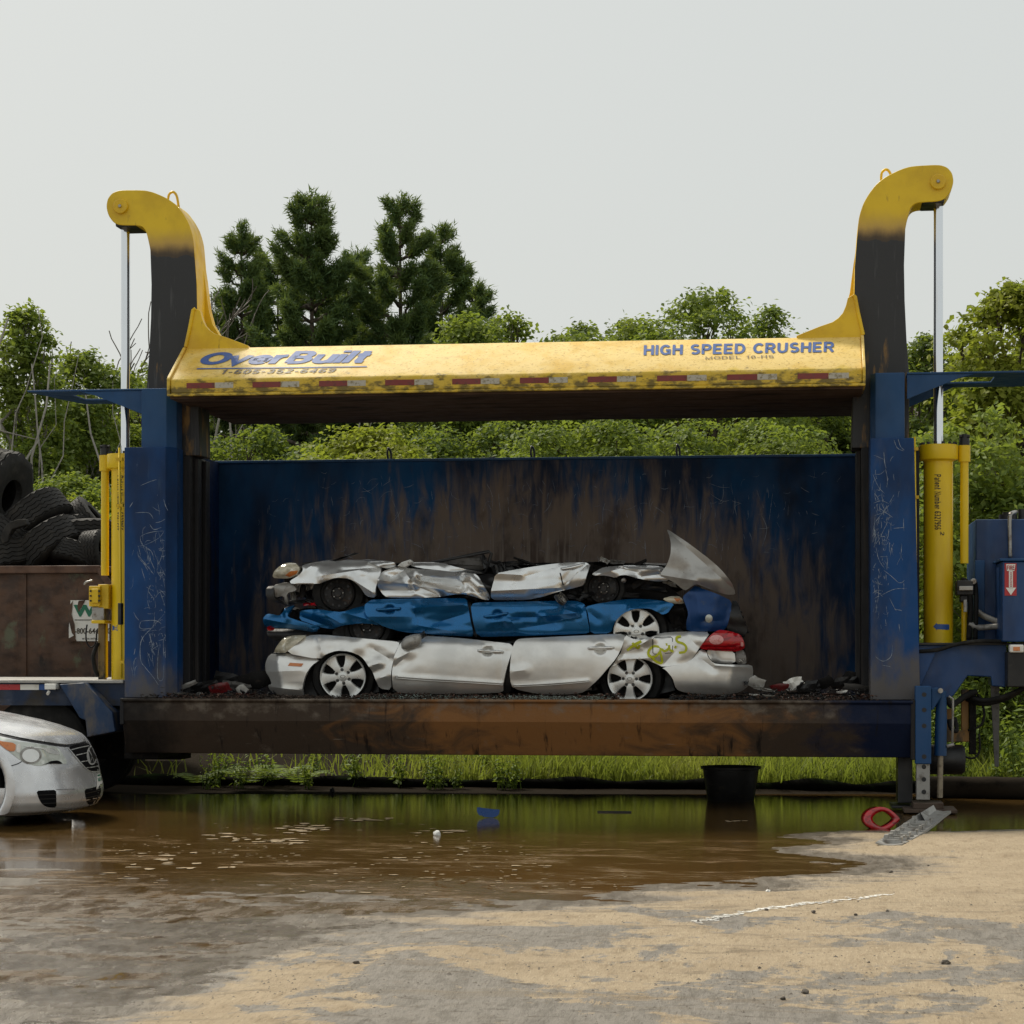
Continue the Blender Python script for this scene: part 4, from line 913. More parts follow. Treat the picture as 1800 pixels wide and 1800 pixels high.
for pts, r in (([(1700,1228,.6),(1722,1236,.5),(1750,1233,.5),(1780,1222,.45),(1815,1196,.4)], .028), ([(1700,1222,.5),(1725,1231,.42),(1760,1226,.40),(1790,1214,.4),(1815,1205,.4)], .024),
               ([(1664,1226,.2),(1672,1240,.2),(1682,1234,.3),(1700,1222,.4),(1716,1216,.45)], .030), ([(1713,1216,.5),(1722,1226,.5),(1730,1252,.5),(1724,1275,.5),(1702,1284,.55)], .012),
               ([(1668,1264,.2),(1672,1280,.2),(1682,1284,.25),(1678,1262,.3)], .022), ([(1683,1318,.5),(1696,1330,.5),(1713,1332,.5),(1722,1318,.5),(1721,1290,.5)], .010),
               ([(1615,1145,.3),(1650,1142,.28),(1680,1133,.26),(1720,1127,.24),(1770,1128,.24)], .020), ([(1692,1020,.75),(1700,1026,.7),(1706,1060,.7),(1703,1125,.7)], .028), ([(1714,1024,.75),(1716,1060,.7),(1714,1126,.7)], .024)):
    hose('hose', pts, r)
mb = MB(); mb.tube([W(1668, 1224, .1), W(1675, 1228, .1), W(1675, 1262, .1), W(1674, 1308, .1)], .011, 8); mb.tube([W(1664, 1312, .1), W(1677, 1308, .1)], .016, 8); mb.build('brake_pipe', MT['zinc'], CR, smooth=True)
mb = MB(); boxpx(mb, 1682, 1020, 1712, 1046, .66, .9); boxpx(mb, 1688, 1046, 1704, 1058, .7, .86); mb.build('valve_block', MT['black'], CR, bevel=.01)
mb = MB(); boxpx(mb, 1686, 1030, 1711, 1038, .60, .68); p = W(1711, 1022, .7); mb.lathe([(0, .04), (.03, .04), (.03, -.04)], Matrix.Translation(p) @ Matrix.Rotation(math.pi/2, 4, 'X'), 14); mb.build('valve_fitting', MT['metal'], CR, bevel=.006)
mb = MB(); boxpx(mb, 1694, 1054, 1700, 1076, .6, .66); mb.build('hose_fitting', MT['zinc'], CR, bevel=.006)

# scratches in the paint of the posts and the back wall
def scr(name, lines, Y, extra=(), wpx=1.3, seed=4):
    mb = MB(); rr = random.Random(seed)
    for l in lines: ribbon(mb, l, rr.uniform(.7, 1.2)*wpx, Y=Y, off=.0025, k=5, taper=True)
    for (u0, v0, u1, v1, n, ln) in extra:
        for _ in range(n):
            u, v = rr.uniform(u0, u1), rr.uniform(v0, v1); an = rr.choice((rr.uniform(-.6, .6), rr.uniform(1.0, 2.2), rr.uniform(1.3, 1.8))); l = rr.uniform(.3, 1)*ln
            c, s_ = math.cos(an)*l, math.sin(an)*l; b = rr.uniform(-.25, .25)*l
            u2, v2 = min(max(u+c, u0), u1), v+s_; um, vm = (u+u2)/2+b*.4, (v+v2)/2+b
            ribbon(mb, [(u, v), (min(max(um, u0), u1), vm), (u2, v2)], rr.uniform(.35, .95)*wpx, Y=Y, off=.0025, k=4, taper=True)
    o = mb.build(name, MT['scratch'], CR); return tag(o, kind='stuff')
Z3 = lambda *p: [(x/3.913, 780+y/3.913) for x, y in p]
scr('scratch_marks', [Z3((965,640),(1000,620),(1060,605),(1130,600)), Z3((1130,600),(1090,650),(1000,695),(945,705)), Z3((965,640),(975,690),(1040,740),(1060,800)),
    Z3((945,740),(960,790),(1000,840),(1020,880)), Z3((1020,880),(990,820),(955,770)), Z3((970,790),(1060,900)), Z3((1130,1170),(1050,1260),(985,1330),(965,1390),(968,1490),(1000,1540),(1050,1600),(1090,1660)),
    Z3((970,1220),(1060,1215),(1110,1235)), Z3((970,1220),(960,1260),(990,1275),(1060,1265)), Z3((1100,1360),(1085,1480),(1085,1610),(1120,1620),(1128,1500)),
    Z3((1040,970),(1020,1010),(1050,1055)), Z3((1055,1010),(1005,985)), Z3((930,475),(1020,475),(1055,515)), Z3((920,1160),(935,1190),(955,1215)), Z3((965,290),(1020,265),(1080,245)),
    Z3((1030,555),(1060,590),(1110,575)), Z3((1055,1360),(1047,1410)), Z3((890,440),(915,400)), Z3((1125,380),(1140,430),(1155,460))], .2,
    [(222,870,290,1180,22,30),(256,900,291,1150,34,24),(262,1000,291,1150,60,7),(240,930,290,1010,16,26)], .8)
Z5 = lambda *p: [(1480+x/3.6, 740+y/3.6) for x, y in p]
scr('scratch_marks', [Z5((195,335),(230,415),(270,460)), Z5((265,195),(270,260),(280,300)), Z5((200,520),(250,505),(300,525)), Z5((300,530),(250,590),(210,640)), Z5((305,600),(250,720),(215,780)),
    Z5((210,600),(205,700),(220,780)), Z5((235,550),(320,610)), Z5((200,215),(270,245)), Z5((330,120),(350,170),(390,190)), Z5((355,110),(370,160),(395,185)), Z5((320,680),(400,673)),
    Z5((265,945),(310,980),(360,1025)), Z5((245,1105),(330,1065),(410,1060)), Z5((320,1420),(310,1490),(260,1520),(210,1490)), Z5((215,800),(235,880),(275,940)), Z5((275,300),(288,370),(283,420)),
    Z5((225,1000),(232,1080),(225,1150)), Z5((295,570),(200,600)), Z5((330,465),(300,520)), Z5((330,1190),(380,1200)), Z5((240,860),(290,858)), Z5((255,1545),(310,1555))], .2,
    [(1534,800,1590,1100,24,26),(1533,830,1562,1100,36,24),(1533,860,1555,1080,60,7),(1536,880,1572,960,22,26)], .85, 8)
scr('scratch_marks', [[(690,880),(700,905),(703,930)], [(1338,905),(1348,930),(1340,960)], [(1358,868),(1352,915)], [(855,850),(862,862),(868,880)]], 2.6, [(560,825,1440,980,150,20),(400,830,1490,1000,90,14),(600,840,1400,900,40,40)], .55, 12)
# ------------------------------------------------------------------ three flattened cars on the bed
def car_wheel(par, u, v, Y, rpx, kind, yaw=0.0, pitch=0.0, tyre_r=1.42, w=.19, rot=.2, floor=None, tdy=.03):
    c = W(u, v, Y); r = abs(W(u+rpx, v, Y).x - c.x)
    T = Matrix.Translation(c) @ Matrix.Rotation(yaw, 4, 'Z') @ Matrix.Rotation(math.pi/2+pitch, 4, 'X')
    Rt = r*tyre_r
    wheel = MB(); n = 40
    wheel.lathe([(r*1.00, .0), (r*1.10, .018), (Rt*.93, .012), (Rt*.985, -.02), (Rt, -.05), (Rt*.99, -.055), (Rt*.99, -.065), (Rt, -.07), (Rt, -w*.5), (Rt*.99, -w*.5-.004), (Rt*.99, -w*.5-.014), (Rt, -w*.5-.018),
                 (Rt, -w*.85), (Rt*.95, -w), (r, -w*.95)], T @ Matrix.Translation((0, 0, -tdy)), n)
    if floor is not None:
        fl = []
        for x, y, z in wheel.v:
            if z < floor+.02: z = floor + .02*math.exp((z-floor-.02)*8) - .012
            fl.append((x, y, z))
        wheel.v = fl
    t = wheel.build('wheel', MT['rubber'], par, auto=35)
    if kind == 'steel':
        mb = MB(); mb.lathe([(r, .0), (r*.97, .006), (r*.9, -.012), (r*.84, -.03), (r*.62, -.02), (r*.42, .0), (r*.36, -.03), (r*.2, -.03), (r*.19, -.01), (0, -.01)], T, n)
        mb.build('rim', MT['steelwheel'], t, auto=35)
        for k in range(12):
            a = 2*math.pi*k/12+rot; mb = MB(); mb.lathe([(0, .002), (r*.075, .002), (r*.075, -.002)], T @ Matrix.Translation((r*.73*math.cos(a), r*.73*math.sin(a), -.019)), 10); mb.build('vent_hole', MT['black'], t)
        for k in range(5):
            a = 2*math.pi*k/5+rot; mb = MB(); mb.lathe([(r*.045, -.02), (r*.045, .012), (0, .014)], T @ Matrix.Translation((r*.30*math.cos(a), r*.30*math.sin(a), -.012)), 6); mb.build('lug_nut', MT['metal'], t)
        return t
    mb = MB(); mb.lathe([(r*.99, .012), (r*.965, .022), (r*.93, .018), (r*.90, .004), (r*.885, -.05), (r*.86, -.13)], T, n); mb.build('rim', MT['alloy'], t, auto=40)
    mb = MB(); mb.lathe([(r*.9, -.075), (0, -.075)], T, n); mb.lathe([(r*.55, -.06), (r*.55, -.05), (0, -.05)], T, n); mb.build('brake_disc', MT['dark'], t, auto=40)
    ns = 6 if kind == 'six' else 7
    for k in range(ns):
        a = 2*math.pi*k/ns+rot; mb = MB()
        if kind == 'six': prof = [(.18, .16, .010), (.34, .155, .016), (.52, .17, .012), (.70, .215, .006), (.84, .28, .004), (.93, .36, .008)]
        else: prof = [(.18, .12, .008), (.36, .13, .014), (.52, .12, .014), (.66, .15, .010), (.82, .22, .008), (.93, .27, .008)]
        vs = []; fs = []
        for q, hw, h in prof:
            for yy, hh in ((-hw, h-.035), (-hw*.86, h), (0, h+.006), (hw*.86, h), (hw, h-.035)):
                vs.append(T @ Matrix.Rotation(a, 4, 'Z') @ Vector((r*q, r*yy, hh)))
        for i in range(len(prof)-1):
            for j in range(4): fs.append((i*5+j, (i+1)*5+j, (i+1)*5+j+1, i*5+j+1))
        mb.add(vs, fs); mb.build('spoke', MT['alloy'], t, auto=50)
    mb = MB(); mb.lathe([(r*.40, -.01), (r*.38, .012), (r*.20, .016), (r*.19, .028), (r*.12, .034), (0, .035)], T, 28); mb.build('hub_cap', MT['alloy'], t, auto=40)
    mb = MB(); mb.lathe([(r*.12, .034), (r*.11, .037), (r*.085, .037), (r*.08, .034)], T @ Matrix.Diagonal((1, .6, 1, 1)), 20); mb.build('emblem', MT['zinc'], t)
    nl = 6 if kind == 'six' else 5
    for k in range(nl):
        a = 2*math.pi*(k+.5)/nl+rot; Tn = T @ Matrix.Translation((r*.29*math.cos(a), r*.29*math.sin(a), .008))
        mb = MB(); mb.lathe([(r*.075, .0), (r*.07, .010), (r*.048, .008), (r*.045, .002)], Tn, 12); mb.lathe([(r*.045, .002), (r*.042, .012), (0, .014)], Tn, 6)
        mb.build('lug_nut', MT['steelwheel'], t)
    return t
def handle(par, bv, bar, mat):
    q = [cast(bv, u, v, .020, .55) for u, v in spline(bar, 5)]
    q[0] = cast(bv, *bar[0], .004, .55); q[-1] = cast(bv, *bar[-1], .004, .55); n = len(q)
    mb = MB(); mb.tube(q, [.011+.007*math.sin(math.pi*i/(n-1)) for i in range(n)], 8); return mb.build('handle', mat, par, smooth=True)
def moulding(par, bv, line, mat, r=.009):
    q = [cast(bv, u, v, .004, .55) for u, v in spline(line, 6)]
    mb = MB(); mb.tube([p for p in q if p is not None], r, 6); return mb.build('door_moulding', mat, par, smooth=True)
def core(par, pts, Y0, Y1, mat=None, seed=1, name='crushed_body'):
    """the flattened shell behind the outer panels, with torn edges"""
    rr = random.Random(seed); P = pxpts(pts, Y0); Q = []
    n = len(P)
    for i in range(n):
        a, b = P[i], P[(i+1) % n]; k = max(1, int(math.hypot(b[0]-a[0], b[1]-a[1])/.12))
        Q += [(a[0]+(b[0]-a[0])*j/k, a[1]+(b[1]-a[1])*j/k) for j in range(k)]
    ys = [Y0+(Y1-Y0)*i/9 for i in range(10)]; vs = []; m = len(Q)
    for y in ys:
        for i, (x, z) in enumerate(Q):
            d = .03 if y > Y0 else .012
            vs.append((x+rr.uniform(-d, d), y+rr.uniform(-.03, .03), z+rr.uniform(-d, d)*.7))
    fs = [(i*m+j, (i+1)*m+j, (i+1)*m+(j+1) % m, i*m+(j+1) % m) for i in range(9) for j in range(m)]
    fs += [tuple(range(m)), tuple(range(10*m-1, 9*m-1, -1))]
    mb = MB().add(vs, fs); return mb.build(name, mat or MT['dark'], par)
def toproof(par, pts, Y0, Y1, mat, seed, name='roof_panel', amp=.05):
    """crumpled sheet lying over the top, from the near edge (photo pixels) to the far one"""
    line = spline([(W(u, v, Y0).x, W(u, v, Y0).z) for u, v in pts], 8); ny = 14; vs = []; n = len(line)
    for i in range(ny):
        y = Y0+(Y1-Y0)*i/(ny-1); e = min(1, i/2)
        for p in line:
            z = p[1]+e*(amp*noise.noise((p[0]*2.2+seed, y*2.5, seed))+amp*.5*noise.noise((p[0]*6, y*6, seed*2)))-.01
            vs.append((p[0], y, z))
    fs = [(i*n+j, i*n+j+1, (i+1)*n+j+1, (i+1)*n+j) for i in range(ny-1) for j in range(n-1)]
    return MB().add(vs, fs).build(name, mat, par, smooth=True)
def junk(par, name, u, v, Y, a, b, mat, seed, tilt=None):
    """a torn and bent scrap of sheet, a by b pixels"""
    rr = random.Random(seed); an = tilt if tilt is not None else rr.uniform(-.5, .5); vs = []; nx, nz = 5, 3
    for i in range(nx):
        for j in range(nz):
            x = (i/(nx-1)-.5)*a*rr.uniform(.8, 1.1); z = (j/(nz-1)-.5)*b*rr.uniform(.7, 1.2)
            p = W(u+x*math.cos(an)-z*math.sin(an), v-(x*math.sin(an)+z*math.cos(an)), Y)
            p.y += rr.uniform(-.03, .03); vs.append(p)
    fs = [(i*nz+j, (i+1)*nz+j, (i+1)*nz+j+1, i*nz+j+1) for i in range(nx-1) for j in range(nz-1)]
    o, _ = sheet(name, vs, fs, mat, par, (0, .02, 0), smooth=False); return o
FLOOR = 1.062
# ---- bottom car
B = thing('crushed_car', 'flattened silver sedan at the bottom of the stack, sprayed yellow green behind', 'crushed car', (-.15, 1.45, 1.05), 'flattened cars stacked in the crusher')
SV = MT['silver']; Yb = .60
core(B, [(480,1180),(495,1128),(560,1122),(700,1128),(760,1126),(900,1132),(1090,1116),(1200,1112),(1290,1118),(1305,1160),(1300,1208),(1180,1214),(700,1214),(560,1216),(490,1216)], .90, 2.36, seed=2)
toproof(B, [(492,1122),(560,1117),(700,1127),(760,1119),(900,1128),(1000,1122),(1090,1114),(1200,1112),(1300,1116)], .66, 2.36, SV, 3.0)
_, bv_fb = panel('front_bumper', z1((105,995),(135,972),(160,962),(250,970),(370,990),(485,1014),(425,1058),(388,1118),(364,1200),(360,1272),(250,1270),(140,1248),(110,1215),(108,1190),(138,1186),(122,1140),(92,1100),(86,1050)), Yb+.01, B, SV,
    bulge=.05, roll=.04, tuck=.05, shear=.0, creases=[(z1((90,1100))[0], z1((370,1090))[0], -.012, .06), (z1((110,1200))[0], z1((360,1225))[0], -.018, .04), (z1((60,1000))[0], z1((100,1250))[0], .16, .20)])
patch('side_marker', z1((272,1036),(365,1042),(350,1063),(258,1057)), bv_fb, B, MT['amber'], .006, .01, res=3, ch=0, Y=Yb)
_, bv_fe = panel('front_fender', z1((388,848),(470,843),(600,853),(800,872),(1000,890),(1032,902),(996,985),(980,1050),(975,1110),(968,1225),(890,1215),(868,1150),(828,1060),(765,990),(690,958),(600,953),(530,976),(484,1014),(250,970),(330,905)), Yb, B, SV,
    bulge=.035, roll=.05, tuck=.0, creases=[(z1((470,845))[0], z1((500,960))[0], -.04, .05), (z1((500,985))[0], z1((640,960))[0], -.025, .05), (z1((640,960))[0], z1((840,1070))[0], -.03, .05), (z1((840,940))[0], z1((960,1010))[0], .05, .08),
    (z1((820,1060))[0], z1((900,1040))[0], -.05, .07), (z1((870,1150))[0], z1((970,1120))[0], -.05, .09)], crumple=.025, nf=7, seed=5)
hl, bv_hl = panel('headlight', z1((152,966),(165,935),(225,856),(300,846),(390,847),(330,905),(245,968),(200,975)), Yb-.005, B, MT['fogged'], bulge=.05, roll=.05, creases=[(z1((140,960))[0], z1((230,850))[0], .10, .12)], flange=.08)
patch('trim', z1((150,968),(245,970),(240,978),(150,976)), bv_hl, hl, MT['black'], .004, .01, res=3, ch=0, Y=Yb)
panel('wheel_arch_liner', z1((362,1272),(365,1200),(390,1115),(430,1055),(500,1000),(620,965),(720,975),(800,1030),(860,1140),(890,1260)), Yb+.17, B, MT['plastic'], bulge=-.05, flange=.3)
car_wheel(B, 603, 1189, Yb+.03, 40.5, 'six', yaw=.10, pitch=.04, tyre_r=1.40, floor=FLOOR, rot=.12, tdy=.05)
_, bv_d = panel('front_door', z1((1032,902),(1050,880),(1120,862),(1200,850),(1350,860),(1500,873),(1650,890),(1815,908),(1790,1000),(1765,1080),(1742,1180),(1735,1243),(1600,1248),(1420,1252),(1130,1255),(985,1240),(978,1110),(985,1040),(998,985)), Yb-.02, B, SV,
    bulge=.045, roll=.09, tuck=.055, creases=[(z1((1000,1125))[0], z1((1730,1180))[0], -.012, .035), (z1((1010,1010))[0], z1((1110,960))[0], -.03, .08), (z1((1000,1060))[0], z1((1060,1010))[0], .025, .07), (z1((1500,870))[0], z1((1780,960))[0], .02, .09), (z1((1740,900))[0], z1((1720,1240))[0], .015, .05)], crumple=.006, nf=3, seed=8, res=.02, dents=[(858,1145,11,9,.05)])
handle(B, bv_d, z1((1566,952),(1640,958),(1738,962)), SV)
moulding(B, bv_d, z1((1003,1130),(1200,1145),(1500,1162),(1736,1178)), SV)
moulding(B, bv_d, z1((1003,1142),(1200,1158),(1500,1175),(1736,1190)), SV, .006)
mb = MB(); c = W(723, 1128, .50); mb.add([(c.x+.105*math.copysign(abs(math.cos(a))**.7, math.cos(a))*math.sin(b)*(1 if math.cos(a) > 0 else 1.0), c.y+.075*math.cos(b)*(.8), c.z+.07*math.copysign(abs(math.sin(a))**.8, math.sin(a))*math.sin(b)+.035*math.cos(a)*math.sin(b)) for b in [math.pi*i/8 for i in range(9)] for a in [2*math.pi*j/16 for j in range(16)]],
    [(i*16+j, i*16+(j+1) % 16, (i+1)*16+(j+1) % 16, (i+1)*16+j) for i in range(8) for j in range(16)])
mir_ = mb.build('wing_mirror', layered('scuffed_silver_mirror', (.36, .35, .33, 1), [L((.12, .11, .1, 1), 30, .55, .75)], rough=.4, metal=.4), B, smooth=True)
junk(mir_, 'broken_mount', 742, 1116, .55, 14, 10, MT['black'], 3, .6)
_, bv_rd = panel('rear_door', z2((163,822),(180,806),(205,800),(500,785),(700,776),(858,769),(848,840),(802,930),(750,990),(690,1060),(600,1140),(540,1152),(430,1158),(300,1152),(150,1118),(134,1060),(136,960),(146,870)), Yb-.02, B, SV,
    bulge=.045, roll=.08, tuck=.06, creases=[(z2((150,1100))[0], z2((630,1068))[0], -.010, .03), (z2((700,790))[0], z2((830,900))[0], .03, .10), (z2((150,1010))[0], z2((230,1000))[0], -.02, .08)], crumple=.006, nf=3, seed=11, res=.02, dents=[(1055.5,1141,11.5,10,.05)])
handle(B, bv_rd, z2((626,862),(700,860),(788,858)), SV)
moulding(B, bv_rd, z2((155,1096),(400,1084),(632,1065)), SV)
moulding(B, bv_rd, z2((157,1106),(400,1094),(632,1074)), SV, .006)
panel('door_pillar', z2((165,815),(148,870),(138,960),(135,1060),(140,1140),(84,1148),(88,1090),(108,960),(150,825)), Yb+.09, B, MT['black'], bulge=.03, flange=.2)
_, bv_q = panel('rear_wing', z2((860,775),(900,800),(960,812),(1035,788),(1090,764),(1180,758),(1270,756),(1405,757),(1330,860),(1318,880),(1285,930),(1230,962),(1100,982),(1052,958),(1000,936),(930,926),(850,936),(775,985),(800,940),(840,880)), Yb+.02, B, SV,
    bulge=.02, roll=.05, tuck=-.02, creases=[(z2((850,900))[0], z2((1040,795))[0], -.06, .07), (z2((830,900))[0], z2((980,850))[0], .05, .06), (z2((1090,980))[0], z2((1180,880))[0], .03, .08), (z2((820,935))[0], z2((1010,925))[0], -.035, .05), (z2((1270,800))[0], z2((1330,860))[0], .03, .06)], crumple=.018, nf=5, seed=13, res=.022)
fd = z2((1045,795),(1150,790),(1160,800),(1160,880),(1150,892),(1045,900),(1035,890),(1035,805))
mb = MB(); ribbon(mb, fd+[fd[0]], 1.2, bv=bv_q, off=.004, k=1); mb.build('fuel_flap_gap', MT['black'], B)
patch('fuel_flap', z2((1048,800),(1146,795),(1156,806),(1155,878),(1146,888),(1048,895),(1040,886),(1040,810)), bv_q, B, SV, .006, .008, res=4, ch=1, dome=.006)
mb = MB(); gw = 4.2
for l in [z2((1080,855),(1040,850),(1008,880),(1012,912),(1050,915),(1080,885),(1085,858)), z2((1078,880),(1092,925),(1090,955),(1055,945),(1010,902)), z2((1128,838),(1102,842),(1092,862),(1108,880),(1135,865),(1138,842)), z2((1138,842),(1142,870),(1166,884)),
          z2((1212,785),(1186,794),(1190,820),(1225,832),(1246,855),(1238,884),(1200,890)), z2((872,876),(925,835),(985,806),(1030,786)), z2((905,828),(940,862),(952,840)), z2((890,860),(950,825),(1000,800)), z2((1172,852),(1184,858))]:
    mb = MB(); ribbon(mb, l, gw, bv=bv_q, off=.011, k=5); mb.build('spray_stroke', MT['spray'], B)
panel('wheel_arch_liner', z2((700,1150),(740,1040),(790,975),(860,935),(930,925),(1010,935),(1080,970),(1150,1050),(1180,1150)), Yb+.19, B, MT['plastic'], bulge=-.05, flange=.3)
car_wheel(B, 1107.5, 1193, Yb+.05, 40.5, 'six', yaw=-.05, pitch=.05, tyre_r=1.42, floor=FLOOR, rot=.5, tdy=.06)
_, bv_rb = panel('rear_bumper', z2((1322,880),(1345,868),(1372,880),(1385,920),(1420,958),(1480,965),(1560,966),(1660,968),(1668,1000),(1664,1050),(1640,1100),(1590,1142),(1500,1156),(1400,1160),(1230,1142),(1182,1122),(1162,1050),(1120,1000),(1092,985),(1230,962),(1288,930)), Yb+.01, B, SV,
    bulge=.05, roll=.02, tuck=.06, creases=[(z2((1690,940))[0], z2((1650,1150))[0], .22, .22), (z2((1300,900))[0], z2((1420,985))[0], .035, .06), (z2((1420,970))[0], z2((1650,985))[0], -.02, .04), (z2((1190,1120))[0], z2((1500,1130))[0], .02, .05)])
panel('boot_lid', z2((1372,872),(1450,878),(1552,880),(1560,962),(1420,956),(1388,918)), Yb+.05, B, SV, bulge=.0, roll=.0, creases=[(z2((1380,880))[0], z2((1420,950))[0], .05, .08)])
panel('boot_panel', z2((1556,880),(1608,870),(1625,910),(1628,965),(1562,962)), Yb+.10, B, layered('dark_silver', (.22, .21, .20, 1), [L((.08, .07, .06, 1), 20, .5, .7)], metal=.3), bulge=.01, roll=.0)  # end plate in a darker silver than the boot lid
junk(B, 'number_plate_fragment', 1303, 1161, Yb+.085, 8, 5, MT['white'], 6, 0)
tl, bv_tl = panel('tail_light', z2((1328,862),(1352,830),(1400,780),(1432,755),(1462,744),(1530,755),(1590,776),(1612,820),(1616,862),(1580,880),(1530,884),(1400,876)), Yb-.02, B, MT['red'], bulge=.03, roll=.03, flange=.09, creases=[(z2((1620,760))[0], z2((1625,890))[0], .10, .14), (z2((1330,860))[0], z2((1600,850))[0], .01, .02)])
patch('lamp_ring', [(860+(1437+46*math.cos(a))/3.6, 900+(808+31*math.sin(a))/3.6) for a in [2*math.pi*i/18 for i in range(18)]], bv_tl, tl, MT['pinklens'], .005, .008, res=3, dome=.008)
for y0 in (842, 862): patch('reflector_strip', z2((1350,y0),(1560,y0+6),(1560,y0+12),(1350,y0+7)), bv_tl, tl, layered('deep_red', (.20, .003, .006, 1), rough=.2), .004, .006, res=4, ch=0)
patch('reversing_lamp', z2((1590,822),(1608,825),(1610,850),(1592,850)), bv_tl, tl, MT['pinklens'], .006, .006, res=3, ch=1)
for i, (u, v, a, b) in enumerate([(1096,1128,26,10),(1108,1122,18,8),(1040,1206,14,20),(1052,1196,22,12),(1030,1212,18,5),(690,1212,12,10),(487,1215,18,6),(1315,1200,16,6)]): junk(B, 'torn_trim', u, v, Yb+.08+.02*(i % 3), a, b, MT['black'] if i != 4 else MT['zinc'], 20+i)
# ---- middle car
M_ = thing('crushed_car', 'flattened metallic blue sedan pressed between the two silver cars', 'crushed car', (-.1, 1.5, 1.62), 'flattened cars stacked in the crusher')
BL = MT['carblue']; Ym = .70
core(M_, [(482,1102),(500,1068),(560,1078),(660,1064),(830,1066),(1010,1064),(1100,1056),(1180,1060),(1290,1090),(1300,1108),(1090,1112),(820,1116),(640,1112),(520,1112)], .98, 2.34, seed=4)
toproof(M_, [(500,1072),(560,1078),(645,1064),(740,1052),(830,1056),(1000,1058),(1100,1054),(1180,1064)], .80, 2.34, BL, 7.0)
_, bvb = panel('rear_bumper', z1((103,735),(128,700),(165,704),(212,715),(236,690),(250,658),(300,638),(285,680),(272,722),(345,748),(420,772),(485,795),(445,832),(330,806),(180,796),(110,790)), Ym-.02, M_, BL, bulge=.06, roll=.05, tuck=.03, creases=[(z1((110,735))[0], z1((440,800))[0], -.05, .07), (z1((250,660))[0], z1((275,730))[0], -.04, .05)], crumple=.02, nf=4, seed=3, res=.02)
patch('reflector', z1((112,788),(150,784),(168,800),(160,815),(118,816)), bvb, M_, MT['red'], .004, .01, res=3, ch=1, Y=Ym-.03)
panel('bumper_underside', z1((112,812),(180,800),(330,810),(440,834),(380,836),(260,848),(190,892),(130,862)), Ym+.03, M_, MT['plastic'], bulge=.04, flange=.15)
panel('rear_wing', z1((342,680),(400,672),(480,670),(560,682),(640,690),(720,660),(792,640),(800,700),(835,742),(900,782),(830,768),(760,766),(650,778),(600,792),(560,806),(520,800),(480,792),(420,770),(340,742)), Ym, M_, BL, bulge=.03, roll=.05, creases=[(z1((480,680))[0], z1((640,770))[0], -.06, .09), (z1((350,720))[0], z1((540,790))[0], .05, .07), (z1((640,690))[0], z1((820,740))[0], -.05, .07)], crumple=.014, nf=5, seed=21, res=.02)
panel('wheel_arch_liner', z1((560,810),(650,780),(760,768),(880,780),(960,830),(960,880),(560,880)), Ym+.16, M_, MT['plastic'], bulge=-.03, flange=.3)
car_wheel(M_, 645, 1100, Ym+.06, 31, 'steel', pitch=-.18, tyre_r=1.42, floor=W(645, 1125, Ym).z, rot=.3)
_, bvd = panel('rear_door', z1((788,642),(810,618),(835,602),(960,598),(1100,596),(1300,592),(1470,590),(1492,612),(1510,700),(1542,856),(1450,854),(1350,850),(1200,838),(1050,826),(930,792),(835,742),(798,702)), Ym-.04, M_, BL, bulge=.05, roll=.04, tuck=.04,
    creases=[(z1((1130,660))[0], z1((1480,640))[0], -.05, .06), (z1((1120,670))[0], z1((1160,780))[0], .05, .10), (z1((1160,780))[0], z1((1500,840))[0], -.06, .08), (z1((1250,770))[0], z1((1480,700))[0], .05, .09), (z1((800,720))[0], z1((1100,720))[0], -.02, .06)], crumple=.008, nf=4, seed=23, res=.019, dents=[(686,1071,11,8.5,.045)])
handle(M_, bvd, z1((868,672),(950,668),(1034,662)), BL)
panel('door_pillar', z1((1488,604),(1516,622),(1545,740),(1566,860),(1535,862),(1510,720)), Ym+.03, M_, MT['black'], bulge=.02, flange=.2, res=.02)
_, bvd = panel('front_door', [(827.5,1061),(845,1058.5),(880,1058),(930,1057),(1005,1055.5),(1020,1058),(1028,1063),(1031,1075),(1037.5,1111),(1028,1114),(950,1117),(870,1119),(839,1119.5),(832,1090)], Ym-.04, M_, BL, bulge=.04, roll=.05, tuck=.04,
    creases=[(z2((130,665))[0], z2((350,665))[0], .05, .05), (z2((330,660))[0], z2((560,640))[0], -.09, .06), (z2((470,610))[0], z2((560,640))[0], -.05, .05), (z2((130,670))[0], z2((180,740))[0], -.05, .08), (z2((180,740))[0], z2((420,700))[0], .05, .09), (z2((560,650))[0], z2((610,580))[0], .05, .06), (z2((20,700))[0], z2((110,690))[0], -.04, .07)], crumple=.008, nf=4, seed=25, res=.018, dents=[(875,1080,11,8,.04)])
handle(M_, bvd, z2((-33,662),(40,655),(118,640)), BL)
_, bvf = panel('front_fender', z2((608,600),(680,582),(800,560),(880,550),(960,548),(1090,560),(1172,580),(1150,612),(1130,640),(1096,650),(1070,634),(1020,611),(930,611),(850,640),(792,700),(770,768),(640,770),(636,700),(626,640)), Ym-.01, M_, BL, bulge=.04, roll=.05, tuck=.0,
    creases=[(z2((800,690))[0], z2((900,615))[0], -.03, .05), (z2((900,612))[0], z2((1060,625))[0], -.03, .05), (z2((640,640))[0], z2((690,680))[0], .03, .06), (z2((1090,640))[0], z2((1165,585))[0], .03, .05)], crumple=.008, nf=3, seed=27, res=.022)
panel('wheel_arch_liner', z2((765,790),(780,720),(850,635),(930,608),(1030,612),(1100,650),(1180,750),(1190,790)), Ym+.18, M_, MT['plastic'], bulge=-.04, flange=.3)
car_wheel(M_, 1118.5, 1110, Ym+.02, 41, 'seven', yaw=.08, tyre_r=1.40, floor=W(1118, 1150, Ym).z, rot=.26, tdy=.06)
